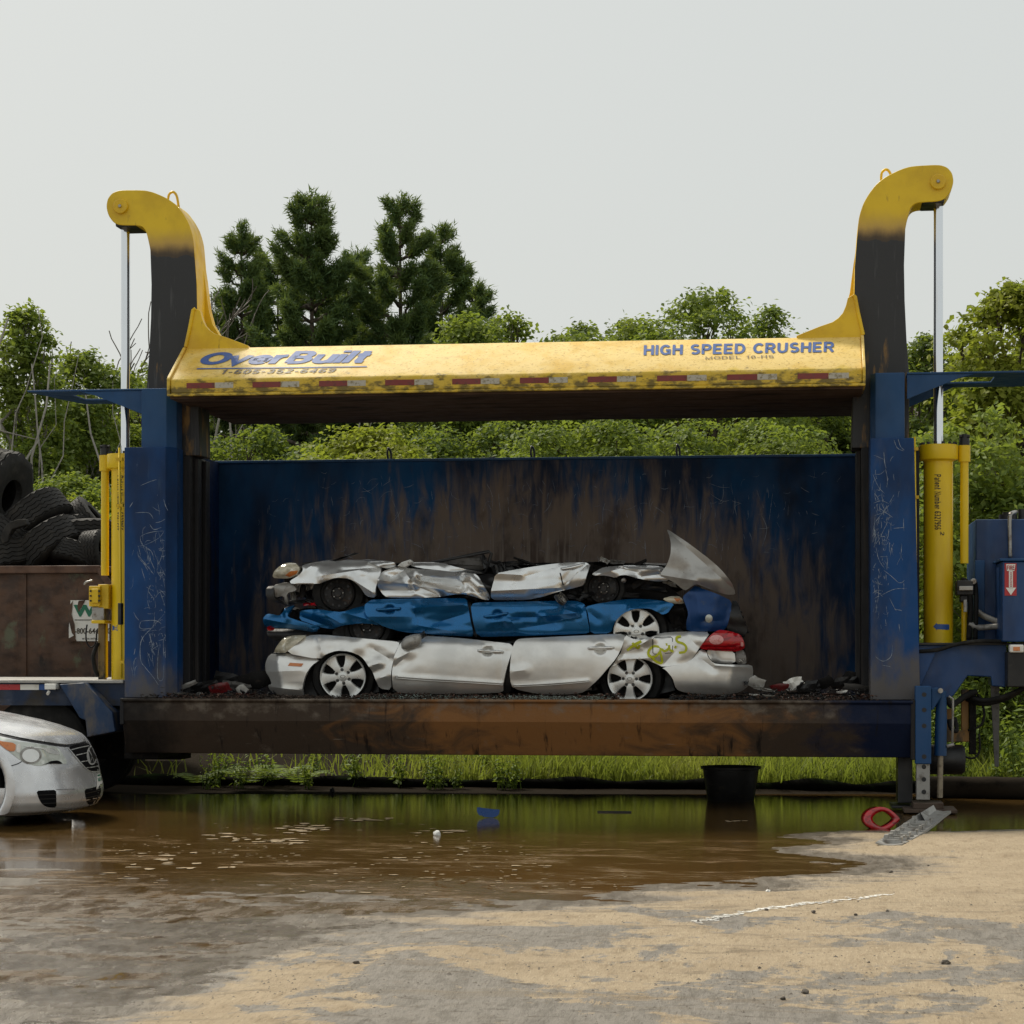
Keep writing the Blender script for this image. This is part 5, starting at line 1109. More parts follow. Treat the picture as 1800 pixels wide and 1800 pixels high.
hl, bvh = panel('headlight', z2((1098,548),(1150,532),(1200,530),(1225,552),(1232,582),(1170,580),(1120,566)), Ym+.02, M_, MT['fogged'], bulge=.03, flange=.06, res=.02)
patch('reflector', z2((1165,542),(1200,540),(1222,570),(1190,572)), bvh, hl, MT['amber'], .003, .006, res=3, Y=Ym)
panel('radiator_support', z2((1130,650),(1175,588),(1240,600),(1255,760),(1170,760)), Ym+.14, M_, MT['dark'], bulge=.02, crumple=.06, nf=8, seed=4, flange=.3, res=.02)
_, bvp = panel('front_bumper', z2((1222,535),(1265,500),(1300,466),(1316,470),(1340,482),(1400,502),(1470,530),(1532,562),(1528,640),(1505,720),(1478,752),(1380,756),(1250,756),(1246,700),(1262,640),(1240,580)), Ym-.07, M_, layered('bare_blue_bumper', (.003, .045, .17, 1), [L((.05, .07, .1, 1), 14, .6, .8)], rough=.42, metal=.2), bulge=.05, roll=.03, creases=[(z2((1262,560))[0], z2((1280,740))[0], .03, .08), (z2((1350,690))[0], z2((1460,690))[0], .03, .06), (z2((1535,560))[0], z2((1490,750))[0], .12, .15), (z2((1300,470))[0], z2((1330,640))[0], -.03, .1)], crumple=.012, nf=4, seed=29)
fl_ = patch('fog_lamp', [(860+(1390+24*math.cos(a))/3.6, 900+(674+26*math.sin(a))/3.6) for a in [2*math.pi*i/14 for i in range(14)]], bvp, M_, MT['clearlens'], .004, .012, res=2.5, dome=.02)
panel('grille', z2((1530,560),(1568,560),(1600,660),(1640,740),(1610,800),(1560,770),(1500,750),(1528,650)), Ym+.10, M_, MT['plastic'], bulge=.05, crumple=.03, seed=6, flange=.2, res=.025)
for k in range(5):
    a, b = W(1283+k*2.5, 1072+k*9, Ym+.04), W(1304+k*3, 1076+k*9, Ym+.12); mb = MB(); mb.tube([a, b], .010, 6); mb.build('grille_bar', MT['plastic'], M_, smooth=True)
mr = junk(M_, 'wing_mirror', 986, 1052, Ym-.10, 17, 22, layered('broken_mirror_housing', (.05, .05, .05, 1), [L((.3, .28, .24, 1), 40, .55, .62)], rough=.4), 41, .7)
junk(mr, 'mirror_glass', 990, 1056, Ym-.15, 8, 11, MT['zinc'], 44, .8)
for i, (u, v, a, b) in enumerate([(1190,1090,20,14),(1200,1066,26,10),(1188,1110,24,12),(521,1080,14,18),(800,1112,40,8),(1010,1052,30,8),(940,1056,60,6),(565,1066,60,8),(520,1058,30,7),(548,1061,34,4)]): junk(M_, 'torn_trim', u, v, Ym+.06+.02*(i % 2), a, b, MT['plastic'] if i % 3 else MT['dark'], 50+i)
junk(M_, 'tail_light_fragment', 544, 1062, Ym+.02, 24, 5, MT['red'], 61, .05)
# ---- top car
T_ = thing('crushed_car', 'flattened silver sedan on top of the stack with a panel standing up', 'crushed car', (-.3, 1.5, 2.0), 'flattened cars stacked in the crusher')
SG = MT['silver2']; Yt = .72
core(T_, [(500,1036),(500,1004),(560,996),(680,992),(800,992),(865,988),(1000,990),(1060,988),(1160,994),(1190,1030),(1150,1044),(1000,1052),(860,1054),(640,1050),(520,1046)], 1.0, 2.32, seed=9)
toproof(T_, [(530,988),(570,985),(660,984),(700,988),(790,990),(870,992),(1000,989),(1060,986),(1170,992)], .86, 2.32, SG, 11.0)
hl, bvh = panel('headlight', z1((150,442),(162,415),(185,388),(230,350),(262,345),(310,350),(352,388),(332,430),(268,458),(160,455)), Yt-.01, T_, MT['fogged'], bulge=.06, roll=.06, creases=[(z1((140,450))[0], z1((200,360))[0], .06, .09)], flange=.09, res=.02)
patch('amber_reflector', z1((240,436),(275,408),(328,402),(318,425),(270,448)), bvh, hl, MT['amber'], .004, .006, res=2.5, ch=0, Y=Yt)
panel('front_fender', z1((352,372),(400,352),(480,338),(640,333),(790,334),(850,355),(898,380),(905,412),(885,470),(868,520),(866,590),(800,582),(762,512),(700,460),(600,452),(520,478),(478,496),(290,496),(278,476),(345,435),(372,400)), Yt, T_, SG, bulge=.05, roll=.07, tuck=-.01,
    creases=[(z1((500,440))[0], z1((760,400))[0], -.05, .08), (z1((640,400))[0], z1((880,380))[0], .04, .06), (z1((520,470))[0], z1((620,452))[0], -.02, .04), (z1((720,470))[0], z1((860,560))[0], -.05, .08), (z1((300,490))[0], z1((470,490))[0], -.02, .04), (z1((350,420))[0], z1((460,345))[0], -.015, .05)], crumple=.010, nf=4, seed=31, res=.022)
panel('wheel_arch_liner', z1((430,590),(470,510),(540,470),(640,455),(740,490),(800,580),(820,640),(430,640)), Yt+.18, T_, MT['plastic'], bulge=-.03, flange=.3)
car_wheel(T_, 594, 1043, Yt+.06, 29, 'steel', yaw=.1, pitch=-.06, tyre_r=1.60, rot=.1, floor=W(594, 1074, Yt).z)
panel('bumper_beam', z1((108,512),(160,505),(164,560),(166,598),(250,640),(180,624),(112,592)), Yt-.02, T_, MT['black'], bulge=.03, flange=.25, res=.02)
panel('radiator_support', z1((160,505),(235,480),(300,498),(330,540),(250,560),(262,640),(240,640),(235,575),(165,590)), Yt+.05, T_, MT['zinc'], bulge=.02, crumple=.03, nf=8, seed=33, flange=.06, res=.018)
for i, (u, v, a, b, m) in enumerate([(520,1030,16,22,'zinc'),(530,1040,14,24,'dark'),(515,1046,10,26,'zinc'),(545,1032,24,10,'metal'),(540,1050,12,20,'plastic'),(528,1018,30,6,'zinc')]): junk(T_, 'bracket', u, v, Yt+.08+.02*i, a, b, MT[m], 70+i, .2*i-.3)
_, bvd = panel('front_door', z1((905,412),(950,392),(1000,372),(1060,380),(1100,388),(1250,398),(1500,420),(1560,428),(1600,490),(1642,572),(1640,604),(1600,602),(1520,575),(1450,562),(1300,582),(1180,590),(1050,590),(940,588),(905,560),(880,520),(882,470)), Yt-.03, T_, SG, bulge=.03, roll=.04, tuck=.03,
    creases=[(z1((890,470))[0], z1((1130,500))[0], -.08, .07), (z1((1130,505))[0], z1((1310,580))[0], .11, .07), (z1((960,450))[0], z1((1060,400))[0], .05, .06), (z1((1060,400))[0], z1((1130,490))[0], -.06, .06), (z1((1160,470))[0], z1((1440,520))[0], .08, .06), (z1((1180,440))[0], z1((1500,440))[0], -.06, .05), (z1((1150,510))[0], z1((1500,560))[0], -.06, .06), (z1((1490,440))[0], z1((1580,520))[0], -.10, .06), (z1((1500,470))[0], z1((1640,600))[0], .08, .05), (z1((900,540))[0], z1((1100,540))[0], .05, .06)],
    crumple=.012, nf=5, seed=35, res=.017)
mb = MB(); c = W(712, 989, Yt-.02)
mb.prism(pxpts(z1((1008,372),(1040,345),(1100,325),(1118,345),(1065,382)), Yt-.06), Yt-.06, Yt+.02); mb.build('wing_mirror', layered('pale_mirror_cap', (.62, .62, .6, 1), [L((.2, .18, .16, 1), 30, .5, .7)], rough=.35), T_, bevel=.01)
panel('scuttle', z1((800,338),(900,338),(1000,345),(1010,372),(960,390),(905,382),(840,350)), Yt+.03, T_, SG, bulge=.02, crumple=.03, seed=5, res=.02)
mb = MB(); wf = [W(u, v, Yt+.16) for u, v in z1((1235,352),(1420,316),(1640,272),(1658,285),(1640,350),(1618,418))]; mb.tube(wf, .018, 6); mb.tube([W(u, v, Yt+.16) for u, v in z1((1240,362),(1400,385),(1615,416))], .014, 6); wfr = mb.build('window_frame', MT['black'], T_, smooth=True)
panel('torn_lining', z1((1250,365),(1430,325),(1630,290),(1612,412),(1430,385)), Yt+.20, T_, MT['fabric'], bulge=.01, crumple=.05, nf=6, seed=8, res=.03)
panel('crushed_roof_rail', z1((1050,345),(1300,345),(1440,385),(1610,418),(1560,428),(1400,412),(1150,385)), Yt+.05, T_, SG, bulge=.02, crumple=.03, seed=12, res=.02)
panel('door_pillar', z1((1560,440),(1620,420),(1700,430),(1665,500),(1655,605),(1640,600),(1600,500)), Yt+.06, T_, MT['black'], bulge=.02, crumple=.04, seed=9, flange=.2, res=.02)
_, bvr = panel('rear_door', z2((8,555),(20,480),(42,390),(150,368),(300,342),(400,328),(500,318),(640,320),(622,390),(600,462),(540,480),(450,500),(340,535),(230,556),(100,557)), Yt-.04, T_, SG, bulge=.03, roll=.02, tuck=.05,
    creases=[(z2((50,390))[0], z2((210,400))[0], -.03, .06), (z2((20,500))[0], z2((450,480))[0], -.05, .08), (z2((270,530))[0], z2((600,470))[0], .05, .07), (z2((470,470))[0], z2((620,330))[0], .05, .08), (z2((500,460))[0], z2((560,380))[0], -.05, .07), (z2((220,410))[0], z2((420,350))[0], .015, .05)], crumple=.008, nf=4, seed=37, res=.02)
handle(T_, bvr, z2((455,360),(520,352),(602,328)), SG)
mb = MB(); ribbon(mb, z2((448,385),(455,410),(462,440),(468,462)), 2.2, bv=bvr, off=.004); mb.build('tear', MT['black'], T_)
panel('rear_wing', z2((650,395),(690,368),(725,350),(800,340),(900,336),(1000,335),(1060,340),(1110,352),(1135,400),(1135,436),(1060,440),(1000,432),(930,418),(870,400),(830,402),(800,418),(740,402),(676,405)), Yt+.02, T_, SG, bulge=.03, roll=.05, tuck=.02,
    creases=[(z2((690,400))[0], z2((860,350))[0], -.05, .05), (z2((800,350))[0], z2((930,380))[0], .07, .06), (z2((860,360))[0], z2((1080,370))[0], -.05, .06), (z2((960,410))[0], z2((1120,390))[0], .04, .05)], crumple=.02, nf=7, seed=39, res=.018)
panel('wheel_arch_liner', z2((590,560),(620,460),(680,415),(760,405),(830,420),(980,440),(1100,450),(1200,520),(1200,560)), Yt+.22, T_, MT['dark'], bulge=-.02, crumple=.04, seed=3, flange=.3)
car_wheel(T_, 1061, 1034, Yt+.06, 27, 'steel', yaw=-.1, tyre_r=1.42, rot=.4, floor=W(1061, 1056, Yt).z)
_, bvp = panel('boot_lid', z2((1118,106),(1140,115),(1165,133),(1250,190),(1320,242),(1385,292),(1440,338),(1485,384),(1530,440),(1552,490),(1556,522),(1500,522),(1440,505),(1400,490),(1340,466),(1312,456),(1270,480),(1238,500),(1180,452),(1130,425),(1078,404),(1130,332),(1150,272),(1153,230),(1150,190),(1138,150)), Yt-.10, T_, layered('primer_silver', (.44, .435, .42, 1), [L((.32, .30, .28, 1), 4, .45, .7), L((.16, .13, .1, 1), 18, .62, .78, detail=6, op=.6)], rough=.42, metal=.45, bump=.03), bulge=.09, roll=.10, tuck=.03,
    creases=[(z2((1090,400))[0], z2((1330,440))[0], -.04, .07), (z2((1300,440))[0], z2((1500,420))[0], -.06, .14), (z2((1330,455))[0], z2((1420,495))[0], .06, .07), (z2((1120,110))[0], z2((1560,500))[0], .05, .10)], crumple=.010, nf=3, seed=41, res=.024, flange=.03)
patch('dent_hole', z2((1300,470),(1330,460),(1345,480),(1320,500)), bvp, T_, MT['black'], .002, .004, res=3, Y=Yt-.06)
for i, (u, v, a, b, m) in enumerate([(1046,1000,20,16,'dark'),(1063,985,18,8,'zinc'),(1085,988,26,7,'fabric'),(1120,992,34,6,'dark'),(1110,1010,26,10,'plastic'),(1130,1024,40,12,'dark'),(1150,1034,46,9,'plastic'),(1180,1026,30,8,'zinc'),(1165,1016,34,8,'dark'),(1200,1030,24,8,'dark'),
        (880,996,40,14,'plastic'),(900,990,50,8,'black'),(930,990,60,5,'dark'),(872,1004,14,24,'black'),(850,985,10,26,'black'),(665,1038,14,20,'black'),(760,1040,40,8,'black'),(820,1046,40,10,'black'),(700,1044,30,10,'dark'),(1015,1040,30,10,'black'),(1030,1048,30,8,'plastic'),(600,981,60,4,'plastic'),(1100,1046,50,8,'dark')]):
    junk(T_, 'torn_trim', u, v, Yt+.05+.015*(i % 4), a, b, MT[m], 90+i)
p = W(1096, 1020, Yt+.0); mb = MB(); mb.lathe([(0, .02), (.020, .015), (.026, 0), (.026, -.06)], Matrix.Translation(p) @ Matrix.Rotation(math.pi/2, 4, 'X'), 12); mb.build('filler_neck', MT['metal'], T_, smooth=True)
rr_ = random.Random(77)
for k in range(9):
    a = W(870+rr_.uniform(0, 30), 985+rr_.uniform(0, 8), Yt+.12); b = W(890+rr_.uniform(-10, 45), 1002+rr_.uniform(-12, 18), Yt+.06)
    mb = MB(); mb.tube(spline([tuple(a), tuple((a+b)/2+Vector((rr_.uniform(-.05, .05), -.02, rr_.uniform(0, .05)))), tuple(b)], 4), .006, 5); mb.build('wire', MT['black'], T_, smooth=True)
# ------------------------------------------------------------------ silver minivan at the left edge
VN = thing('minivan', 'silver minivan with its bonnet ajar, standing in the puddle at the left edge', 'van', (-4.4, -1.8, 0))
YC = -1.80
def van_row(z, dX, hw, L, n=26):
    Xn = VX+dX; xs_ = [-7.2, -6.2]+[-5.4+(Xn-L+5.4)*i/22 for i in range(22)]; P = [(x, YC-hw) for x in xs_]
    for i in range(n+1):
        t = -math.pi/2+math.pi*i/n
        P.append((Xn-L+L*abs(math.cos(t))**.80, YC+hw*math.copysign(abs(math.sin(t))**.92, math.sin(t))))
    return P + [(x, YC+hw) for x in xs_[::-1]]
ROWS = [(.09,-.17,.86,.58),(.125,-.06,.91,.62),(.19,-.012,.935,.66),(.28,0,.945,.68),(.40,-.03,.95,.68),(.50,-.05,.95,.68),(.60,-.09,.95,.70),(.68,-.13,.95,.72),(.735,-.17,.945,.74),(.765,-.20,.93,.76),(.80,-.27,.905,.78),(.84,-.38,.875,.78),(.89,-.56,.85,.78),(.94,-.80,.83,.76),(.99,-1.08,.81,.72),(1.03,-1.40,.79,.68)]
VX = -3.35
def sil():
    """photo column of the nose's outermost point at bumper height"""
    P = van_row(.30, 0, .945, .68, 60)
    return max(pxu(x, y, .3) for x, y in P)
def pxu(x, y, z):
    d = (x-CX)*-CS+(y-CY)*CC; l = (x-CX)*CC+(y-CY)*CS
    return 900+FPX*l/d
for _ in range(12): VX += (182.5-sil())/FPX*19.0
rows = [[Vector((x, y, r[0])) for x, y in van_row(*r)] for r in ROWS]
# finer rows by interpolation
fine = []
for i in range(len(rows)-1):
    for k in range(4): fine.append([rows[i][j].lerp(rows[i+1][j], k/4) for j in range(len(rows[0]))])
fine.append(rows[-1]); m = len(rows[0])
vs = [p for r in fine for p in r]; fs = [(i*m+j, i*m+j+1, (i+1)*m+j+1, (i+1)*m+j) for i in range(len(fine)-1) for j in range(m-1)]
van_bv = BVHTree.FromPolygons(vs, fs)
arch = lambda p: (p.y < YC-.6 or p.y > YC+.6) and math.hypot((p.x-WXC), (p.z-.36)) < .40
WXC = W(17, 1440, YC-.95).x - .42
cut = [f for f in fs if not all(arch(vs[i]) for i in f)]
mb = MB(); mb.add(vs, cut)
body = mb.build('body', MT['silver_van'], VN, smooth=True)
for sy in (-1, 1):
    mb = MB(); r0, r1 = .385, .47; n = 30; vv = []
    for i in range(n+1):
        a = math.radians(-38+256*i/n); c_, s_ = math.cos(a), math.sin(a)
        y = YC+sy*(.955+.012)
        for r_, dy in ((r0, -.02), (r0, .0), (r0+.03, .012), (r1, -.012)): vv.append((WXC+r_*c_, y+sy*dy, max(.36+r_*s_, .11)))
    mb.add(vv, [(i*4+j, (i+1)*4+j, (i+1)*4+j+1, i*4+j+1) for i in range(n) for j in range(3)])
    mb.build('wheel_arch', MT['silver_van'], VN, smooth=True)
# bonnet top, windscreen, roof line beyond the frame
top = fine[-1]; tv = []; k = m//2
for i in range(k+1): tv += [top[i], top[m-1-i]]
hv = []; hf = []
for i in range(k+1):
    a, b = top[i], top[m-1-i]
    for j in range(9):
        t = j/8; q = a.lerp(b, t); q = q.copy(); q.z += .05*math.sin(math.pi*t); hv.append(q)
hf = [(i*9+j, i*9+j+1, (i+1)*9+j+1, (i+1)*9+j) for i in range(k) for j in range(8)]
MB().add(hv, hf).build('bonnet', MT['silver_van'], VN, smooth=True)
mb = MB(); mb.add([(-5.3, YC-.80, 1.06), (-5.3, YC+.80, 1.06), (-6.1, YC+.68, 1.62), (-6.1, YC-.68, 1.62)], [(0,3,2,1)]); mb.build('windscreen', layered('dark_glass', (.02, .025, .025, 1), rough=.06, bump=0), VN)
mb = MB(); mb.box(-7.2, -6.1, YC-.70, YC+.70, 1.55, 1.68); mb.box(-7.2, -5.35, YC-.90, YC-.80, 1.0, 1.1); mb.box(-7.2, -5.35, YC+.80, YC+.90, 1.0, 1.1); mb.box(-7.2, -7.1, YC-.8, YC+.8, .3, 1.6); mb.build('cabin', MT['silver_van'], VN, bevel=.03)
def onvan(name, pts, mat, off=.006, thick=.02, **k): return patch(name, z4(*pts), van_bv, k.pop('par', VN), mat, off, thick, res=k.pop('res', 2.6), ch=k.pop('ch', 1), **k)
g_ = onvan('headlight', [(-60,505),(0,528),(110,556),(250,575),(330,590),(398,600),(440,660),(470,716),(400,716),(345,711),(318,722),(285,730),(225,724),(150,696),(80,645),(0,578),(-60,540)], MT['clearlens'], .004, .03)
for nm, ps, mt, o in (('indicator', [(-40,545),(0,558),(110,572),(106,628),(60,628),(0,580),(-40,560)], 'amber', .010), ('reflector', [(118,578),(145,580),(138,640),(110,632)], 'white', .010),
                      ('lamp_ring', [(212+76*math.cos(a), 655+60*math.sin(a)) for a in [2*math.pi*i/18 for i in range(18)]], 'zinc', .009), ('lamp_bowl', [(212+60*math.cos(a), 658+46*math.sin(a)) for a in [2*math.pi*i/16 for i in range(16)]], 'alloy', .016), ('upper_reflector', [(150,590),(250,600),(330,606),(390,612),(420,655),(330,640),(300,612),(200,600)], 'alloy', .009), ('bezel', [(285,722),(320,712),(350,695),(400,690),(440,716),(345,712)], 'intake', .010)):
    onvan(nm, ps, MT[mt], o, .008, par=g_)
onvan('bonnet_lip', [(-60,482),(0,503),(150,535),(300,560),(420,577),(470,579),(540,569),(600,554),(634,538),(606,500),(545,462),(470,430),(380,400),(250,366),(100,336),(0,318),(-60,306)], MT['silver_van'], .016, .03, res=4)
mb = MB(); ribbon(mb, z4((-60,490),(0,512),(150,545),(300,570),(420,588),(470,590),(540,580),(600,565),(636,545)), 4.2, bv=van_bv, off=.004); mb.build('bonnet_gap', MT['black'], VN)
mb = MB(); ribbon(mb, z4((-60,760),(0,742),(60,732),(120,715),(150,698)), 1.6, bv=van_bv, off=.004); mb.build('panel_gap', MT['black'], VN)
gr = onvan('grille', [(468,600),(520,582),(580,572),(625,562),(655,590),(690,640),(712,700),(712,752),(680,765),(625,768),(585,740),(545,695),(505,640)], MT['intake'], .004, .02, ch=1)
for l in [z4((470,604),(545,694),(590,744),(625,766),(680,766),(712,752))]:
    mb = MB(); ribbon(mb, l, 1.6, bv=van_bv, off=.016); mb.build('chrome_surround', MT['alloy'], gr)
for l in [z4((490,618),(560,600),(640,585)), z4((525,655),(590,640),(670,622)), z4((560,700),(620,690),(700,672)), z4((595,742),(650,735),(712,720))]:
    mb = MB(); ribbon(mb, l, 1.5, bv=van_bv, off=.020); mb.build('grille_slat', MT['alloy'], gr)
bp = [(634+32*math.cos(a), 655+62*math.sin(a)) for a in [2*math.pi*i/20 for i in range(21)]]
mb = MB(); ribbon(mb, z4(*bp), 2.6, bv=van_bv, off=.034, k=2); ribbon(mb, z4((610,615),(634,662),(658,612)), 2.0, bv=van_bv, off=.034, k=1); ribbon(mb, z4((606,640),(620,705),(634,668),(648,703),(662,636)), 2.0, bv=van_bv, off=.034, k=1); mb.build('badge', MT['alloy'], gr)
onvan('badge_disc', [(634+30*math.cos(a), 655+60*math.sin(a)) for a in [2*math.pi*i/18 for i in range(18)]], MT['plastic'], .026, .02, par=gr)
pl = onvan('number_plate', [(668,785),(716,768),(716,850),(692,852),(664,895)], MT['white'], .022, .008, ch=0)
onvan('plate_band', [(672,790),(714,776),(714,788),(671,802)], MT['green'], .027, .003, par=pl, ch=0)
mb = MB()
for l in [z4((676,812),(680,835)), z4((686,808),(686,834)), z4((695,806),(695,832)), z4((704,803),(703,830))]: ribbon(mb, l, 1.4, bv=van_bv, off=.028, k=1)
tag(mb.build('plate_characters', MT['green'], pl), kind='stuff')
li = onvan('lower_intake', [(580,890),(640,878),(690,860),(696,900),(694,962),(660,985),(607,1000),(590,950)], MT['intake'], .003, .02)
for l in [z4((588,920),(692,895)), z4((594,950),(694,928)), z4((600,978),(694,955))]:
    mb = MB(); ribbon(mb, l, 1.5, bv=van_bv, off=.012); mb.build('intake_slat', MT['black'], li)
fg = onvan('fog_lamp_recess', [(250,900),(320,896),(386,893),(388,950),(388,1016),(345,1016),(310,1008),(285,985),(268,955)], MT['intake'], .003, .02)
for l in [z4((262,930),(388,925)), z4((272,958),(388,954)), z4((292,988),(388,984))]:
    mb = MB(); ribbon(mb, l, 1.2, bv=van_bv, off=.01); mb.build('recess_bar', MT['black'], fg)
mb = MB(); ribbon(mb, z4((388,892),(450,890),(515,888)), 1.4, bv=van_bv, off=.005); ribbon(mb, z4((388,1018),(480,1022),(560,1020)), 1.2, bv=van_bv, off=.005); mb.build('crease_shade', layered('crease_shade_grey', (.2, .2, .2, 1), rough=.5), VN)  # shade of the bumper's bend drawn as flat grey strips
for sx in (-1, 1):
    y = YC-.78 if sx < 0 else YC+.78
    Tt = Matrix.Translation((WXC, y, .33)) @ Matrix.Rotation(math.pi/2, 4, 'X')
    mb = MB(); mb.lathe([(.2, -.11), (.31, -.115), (.33, -.09), (.33, .09), (.31, .115), (.2, .11)], Tt, 36); t = mb.build('wheel', MT['rubber'], VN, auto=40)
    mb = MB(); mb.lathe([(.2, .11), (.19, .08), (0, .09)], Tt, 24); mb.build('rim', MT['steelwheel'], t, auto=40)
mb = MB(); mb.box(WXC-.42, WXC+.45, YC-.66, YC+.66, .13, .70); mb.box(-7, VX-.42, YC-.62, YC+.62, .07, .128); mb.build('underbody', MT['dark'], VN)

# ------------------------------------------------------------------ open container heaped with tyres
DY = 3.4
D = thing('dumpster', 'rust brown open container with a torn white sign, heaped with old tyres behind the crusher', 'dumpster', (-6.6, 4.4, 0))
a, b = W(-260, 1200, DY), W(181, 1008, DY)
mb = MB(); mb.box(a.x, b.x, DY, DY+.06, .55, b.z); mb.box(a.x, b.x, DY+2.2, DY+2.26, .55, b.z); mb.box(a.x, a.x+.06, DY+.061, DY+2.199, .55, b.z); mb.box(b.x-.06, b.x, DY+.061, DY+2.199, .55, b.z); mb.box(a.x+.061, b.x-.061, DY+.061, DY+2.199, .55, .62)
mb.build('body', MT['dumpster'], D)
zt = W(0, 995, DY).z
rail = layered('rusty_rail', (.13, .07, .045, 1), [L((.06, .03, .02, 1), (4, 4, 4), .4, .65, detail=6)], rough=.7, bump=.2)
mb = MB(); mb.box(a.x-.04, b.x-.02, DY-.07, DY+.10, b.z+.002, zt); mb.box(a.x-.04, b.x-.02, DY+2.16, DY+2.33, b.z+.002, zt); mb.box(b.x-.019, b.x+.1, DY-.07, DY+2.33, b.z+.002, zt-.01); mb.build('top_rail', rail, D, bevel=.012)
mb = MB(); mb.prism(pxpts([(168,1000),(176,998),(196,1024),(196,1034),(190,1036)], DY-.10), DY-.10, DY-.071); mb.build('corner_brace', rail, D)
for u in (-150, 40):
    x = W(u, 1100, DY).x; mb = MB(); mb.box(x-.05, x+.05, DY-.02, DY-.001, .55, b.z); mb.build('side_rib', MT['dumpster'], D, bevel=.006)
mb = MB(); mb.box(a.x+.1, a.x+.3, DY+.2, DY+2, .03, .549); mb.box(b.x-.3, b.x-.1, DY+.2, DY+2, .03, .549); mb.build('skid', MT['dark'], D)
sg = lambda u, v, o: W(u, v, DY-o)
mb = MB(); mb.add([sg(u, v, .022) for u, v in [(124,1055),(192,1055),(192,1127),(121,1127),(121,1105),(123,1080)]][::-1], [tuple(range(6))]); sgn = mb.build('sign', MT['white'], D)
mb = MB(); text_on(mb, 'WM', [sg(129,1084,.026), sg(192,1084,.026), sg(192,1063,.026), sg(129,1063,.026)], .05); mb.build('lettering', MT['green'], sgn)
mb = MB(); text_on(mb, '1-800-644-5005', [sg(127,1114,.026), sg(200,1114,.026), sg(200,1104,.026), sg(127,1104,.026)], .02); mb.build('lettering', MT['letter_black'], sgn); mb = MB(); text_on(mb, 'www.wm.com', [sg(144,1124.5,.026), sg(180,1124.5,.026), sg(180,1121,.026), sg(144,1121,.026)], .0)
mb.build('lettering', MT['letter_black'], sgn); mb = MB()
mb.add([sg(u, v, .026) for u, v in [(131,1089),(190,1089),(190,1090.5),(131,1090.5)]][::-1], [(0,1,2,3)]); mb.build('printed_rule', MT['letter_black'], sgn)
for pts in ([(121,1066),(128,1056),(126,1080),(131,1098),(133,1122),(126,1112),(122,1095)], [(138,1056),(150,1055),(143,1068),(138,1076),(136,1066)], [(121,1122),(130,1117),(135,1127),(121,1128)]):
    mb = MB(); mb.add([sg(u, v, .030) for u, v in pts][::-1], [tuple(range(len(pts)))]); mb.build('peeled_patch', MT['dumpster'], sgn)

def tyre_mesh(R_, w, seed, hole=.56, lug=False):
    rr = random.Random(seed); n = 64; prof = []
    prof += [(R_*hole, -w*.42), (R_*hole*1.04, -w*.5), (R_*.78, -w*.56), (R_*.93, -w*.5), (R_*.985, -w*.44)]
    k = 5
    for i in range(k):
        c = -w*.4+w*.8*(i+.5)/k; hw = w*.8/k*.40
        prof += [(R_*.965, c-hw*1.22), (R_, c-hw), (R_, c+hw), (R_*.965, c+hw*1.22)]
    prof += [(R_*.985, w*.44), (R_*.93, w*.5), (R_*.78, w*.56), (R_*hole*1.04, w*.5), (R_*hole, w*.42), (R_*hole*1.1, w*.30), (R_*.9, w*.3), (R_*.9, -w*.3), (R_*hole*1.1, -w*.3)]
    mb = MB(); mb.lathe(prof, None, n, closed=True)
    for i, (x, y, z) in enumerate(mb.v):
        q = noise.noise((x*2.2, y*2.2, seed*3.1)); r = math.hypot(x, y); a = math.atan2(y, x)
        zz = z*(1+.10*q)
        if r > R_*.95: zz += .012*math.sin(a*38)
        if lug and r > R_*.93 and int((a+math.pi)/(2*math.pi)*22+ (1 if z > 0 else 0)*.5) % 2 == 0: x, y = x*1.05, y*1.05
        mb.v[i] = (x*(1+.03*q), y*(1-.03*q), zz)
    return mb
TY = [  # photo centre, depth, outer radius, width, direction of the axle, label
 (-8,866,4.5,.52,.46,(.92,-.16,-.22),'big lugged tractor tyre topmost at the left of the tyre heap',True),
 (64,915,4.4,.44,.34,(-.62,.10,.72),'grooved truck tyre leaning on the big lugged tractor tyre',False),
 (90,968,4.15,.47,.36,(-.62,.16,.72),'bald-sided truck tyre lying in the middle front of the tyre heap',False),
 (18,985,4.1,.50,.34,(-.22,.12,.95),'truck tyre lying nearly flat at the left container rim',False),
 (150,945,4.4,.42,.30,(-.10,.10,.97),'tyre with block tread lying flat behind the yellow cylinder pipe',False),
 (165,930,4.8,.42,.26,(-.75,-.10,-.62),'tyre tilted up highest on the right end of the heap',False),
 (168,972,3.95,.27,.24,(.97,-.10,.10),'small car tyre standing on edge beside the yellow cylinder pipe',False),
 (60,1000,4.6,.46,.3,(.1,.05,.95),'dark tyre low in the heap under the bald-sided truck tyre',False),
 (124,1000,4.5,.44,.3,(.3,.1,.9),'dark tyre low in the heap between truck tyre and small car tyre',False),
 (14,955,4.6,.46,.3,(.2,.1,.95),'dark tyre buried under the big lugged tractor tyre',False),
 (30,948,4.3,.40,.28,(.5,.15,.8),'black tyre wedged between the tractor tyre and the grooved truck tyre',False),
 (118,948,4.55,.40,.28,(-.4,.2,.85),'black tyre in the middle of the heap behind the bald-sided truck tyre',False),
 (140,985,4.0,.36,.24,(.3,.35,.85),'black tyre at the front rim left of the small car tyre',False),
 (-70,960,4.2,.5,.3,(.3,.1,.9),'tyre at the far left beyond the tractor tyre',False),
 (56,965,4.9,.46,.3,(-.2,.1,.95),'tyre at the back of the heap behind the grooved truck tyre',False)]
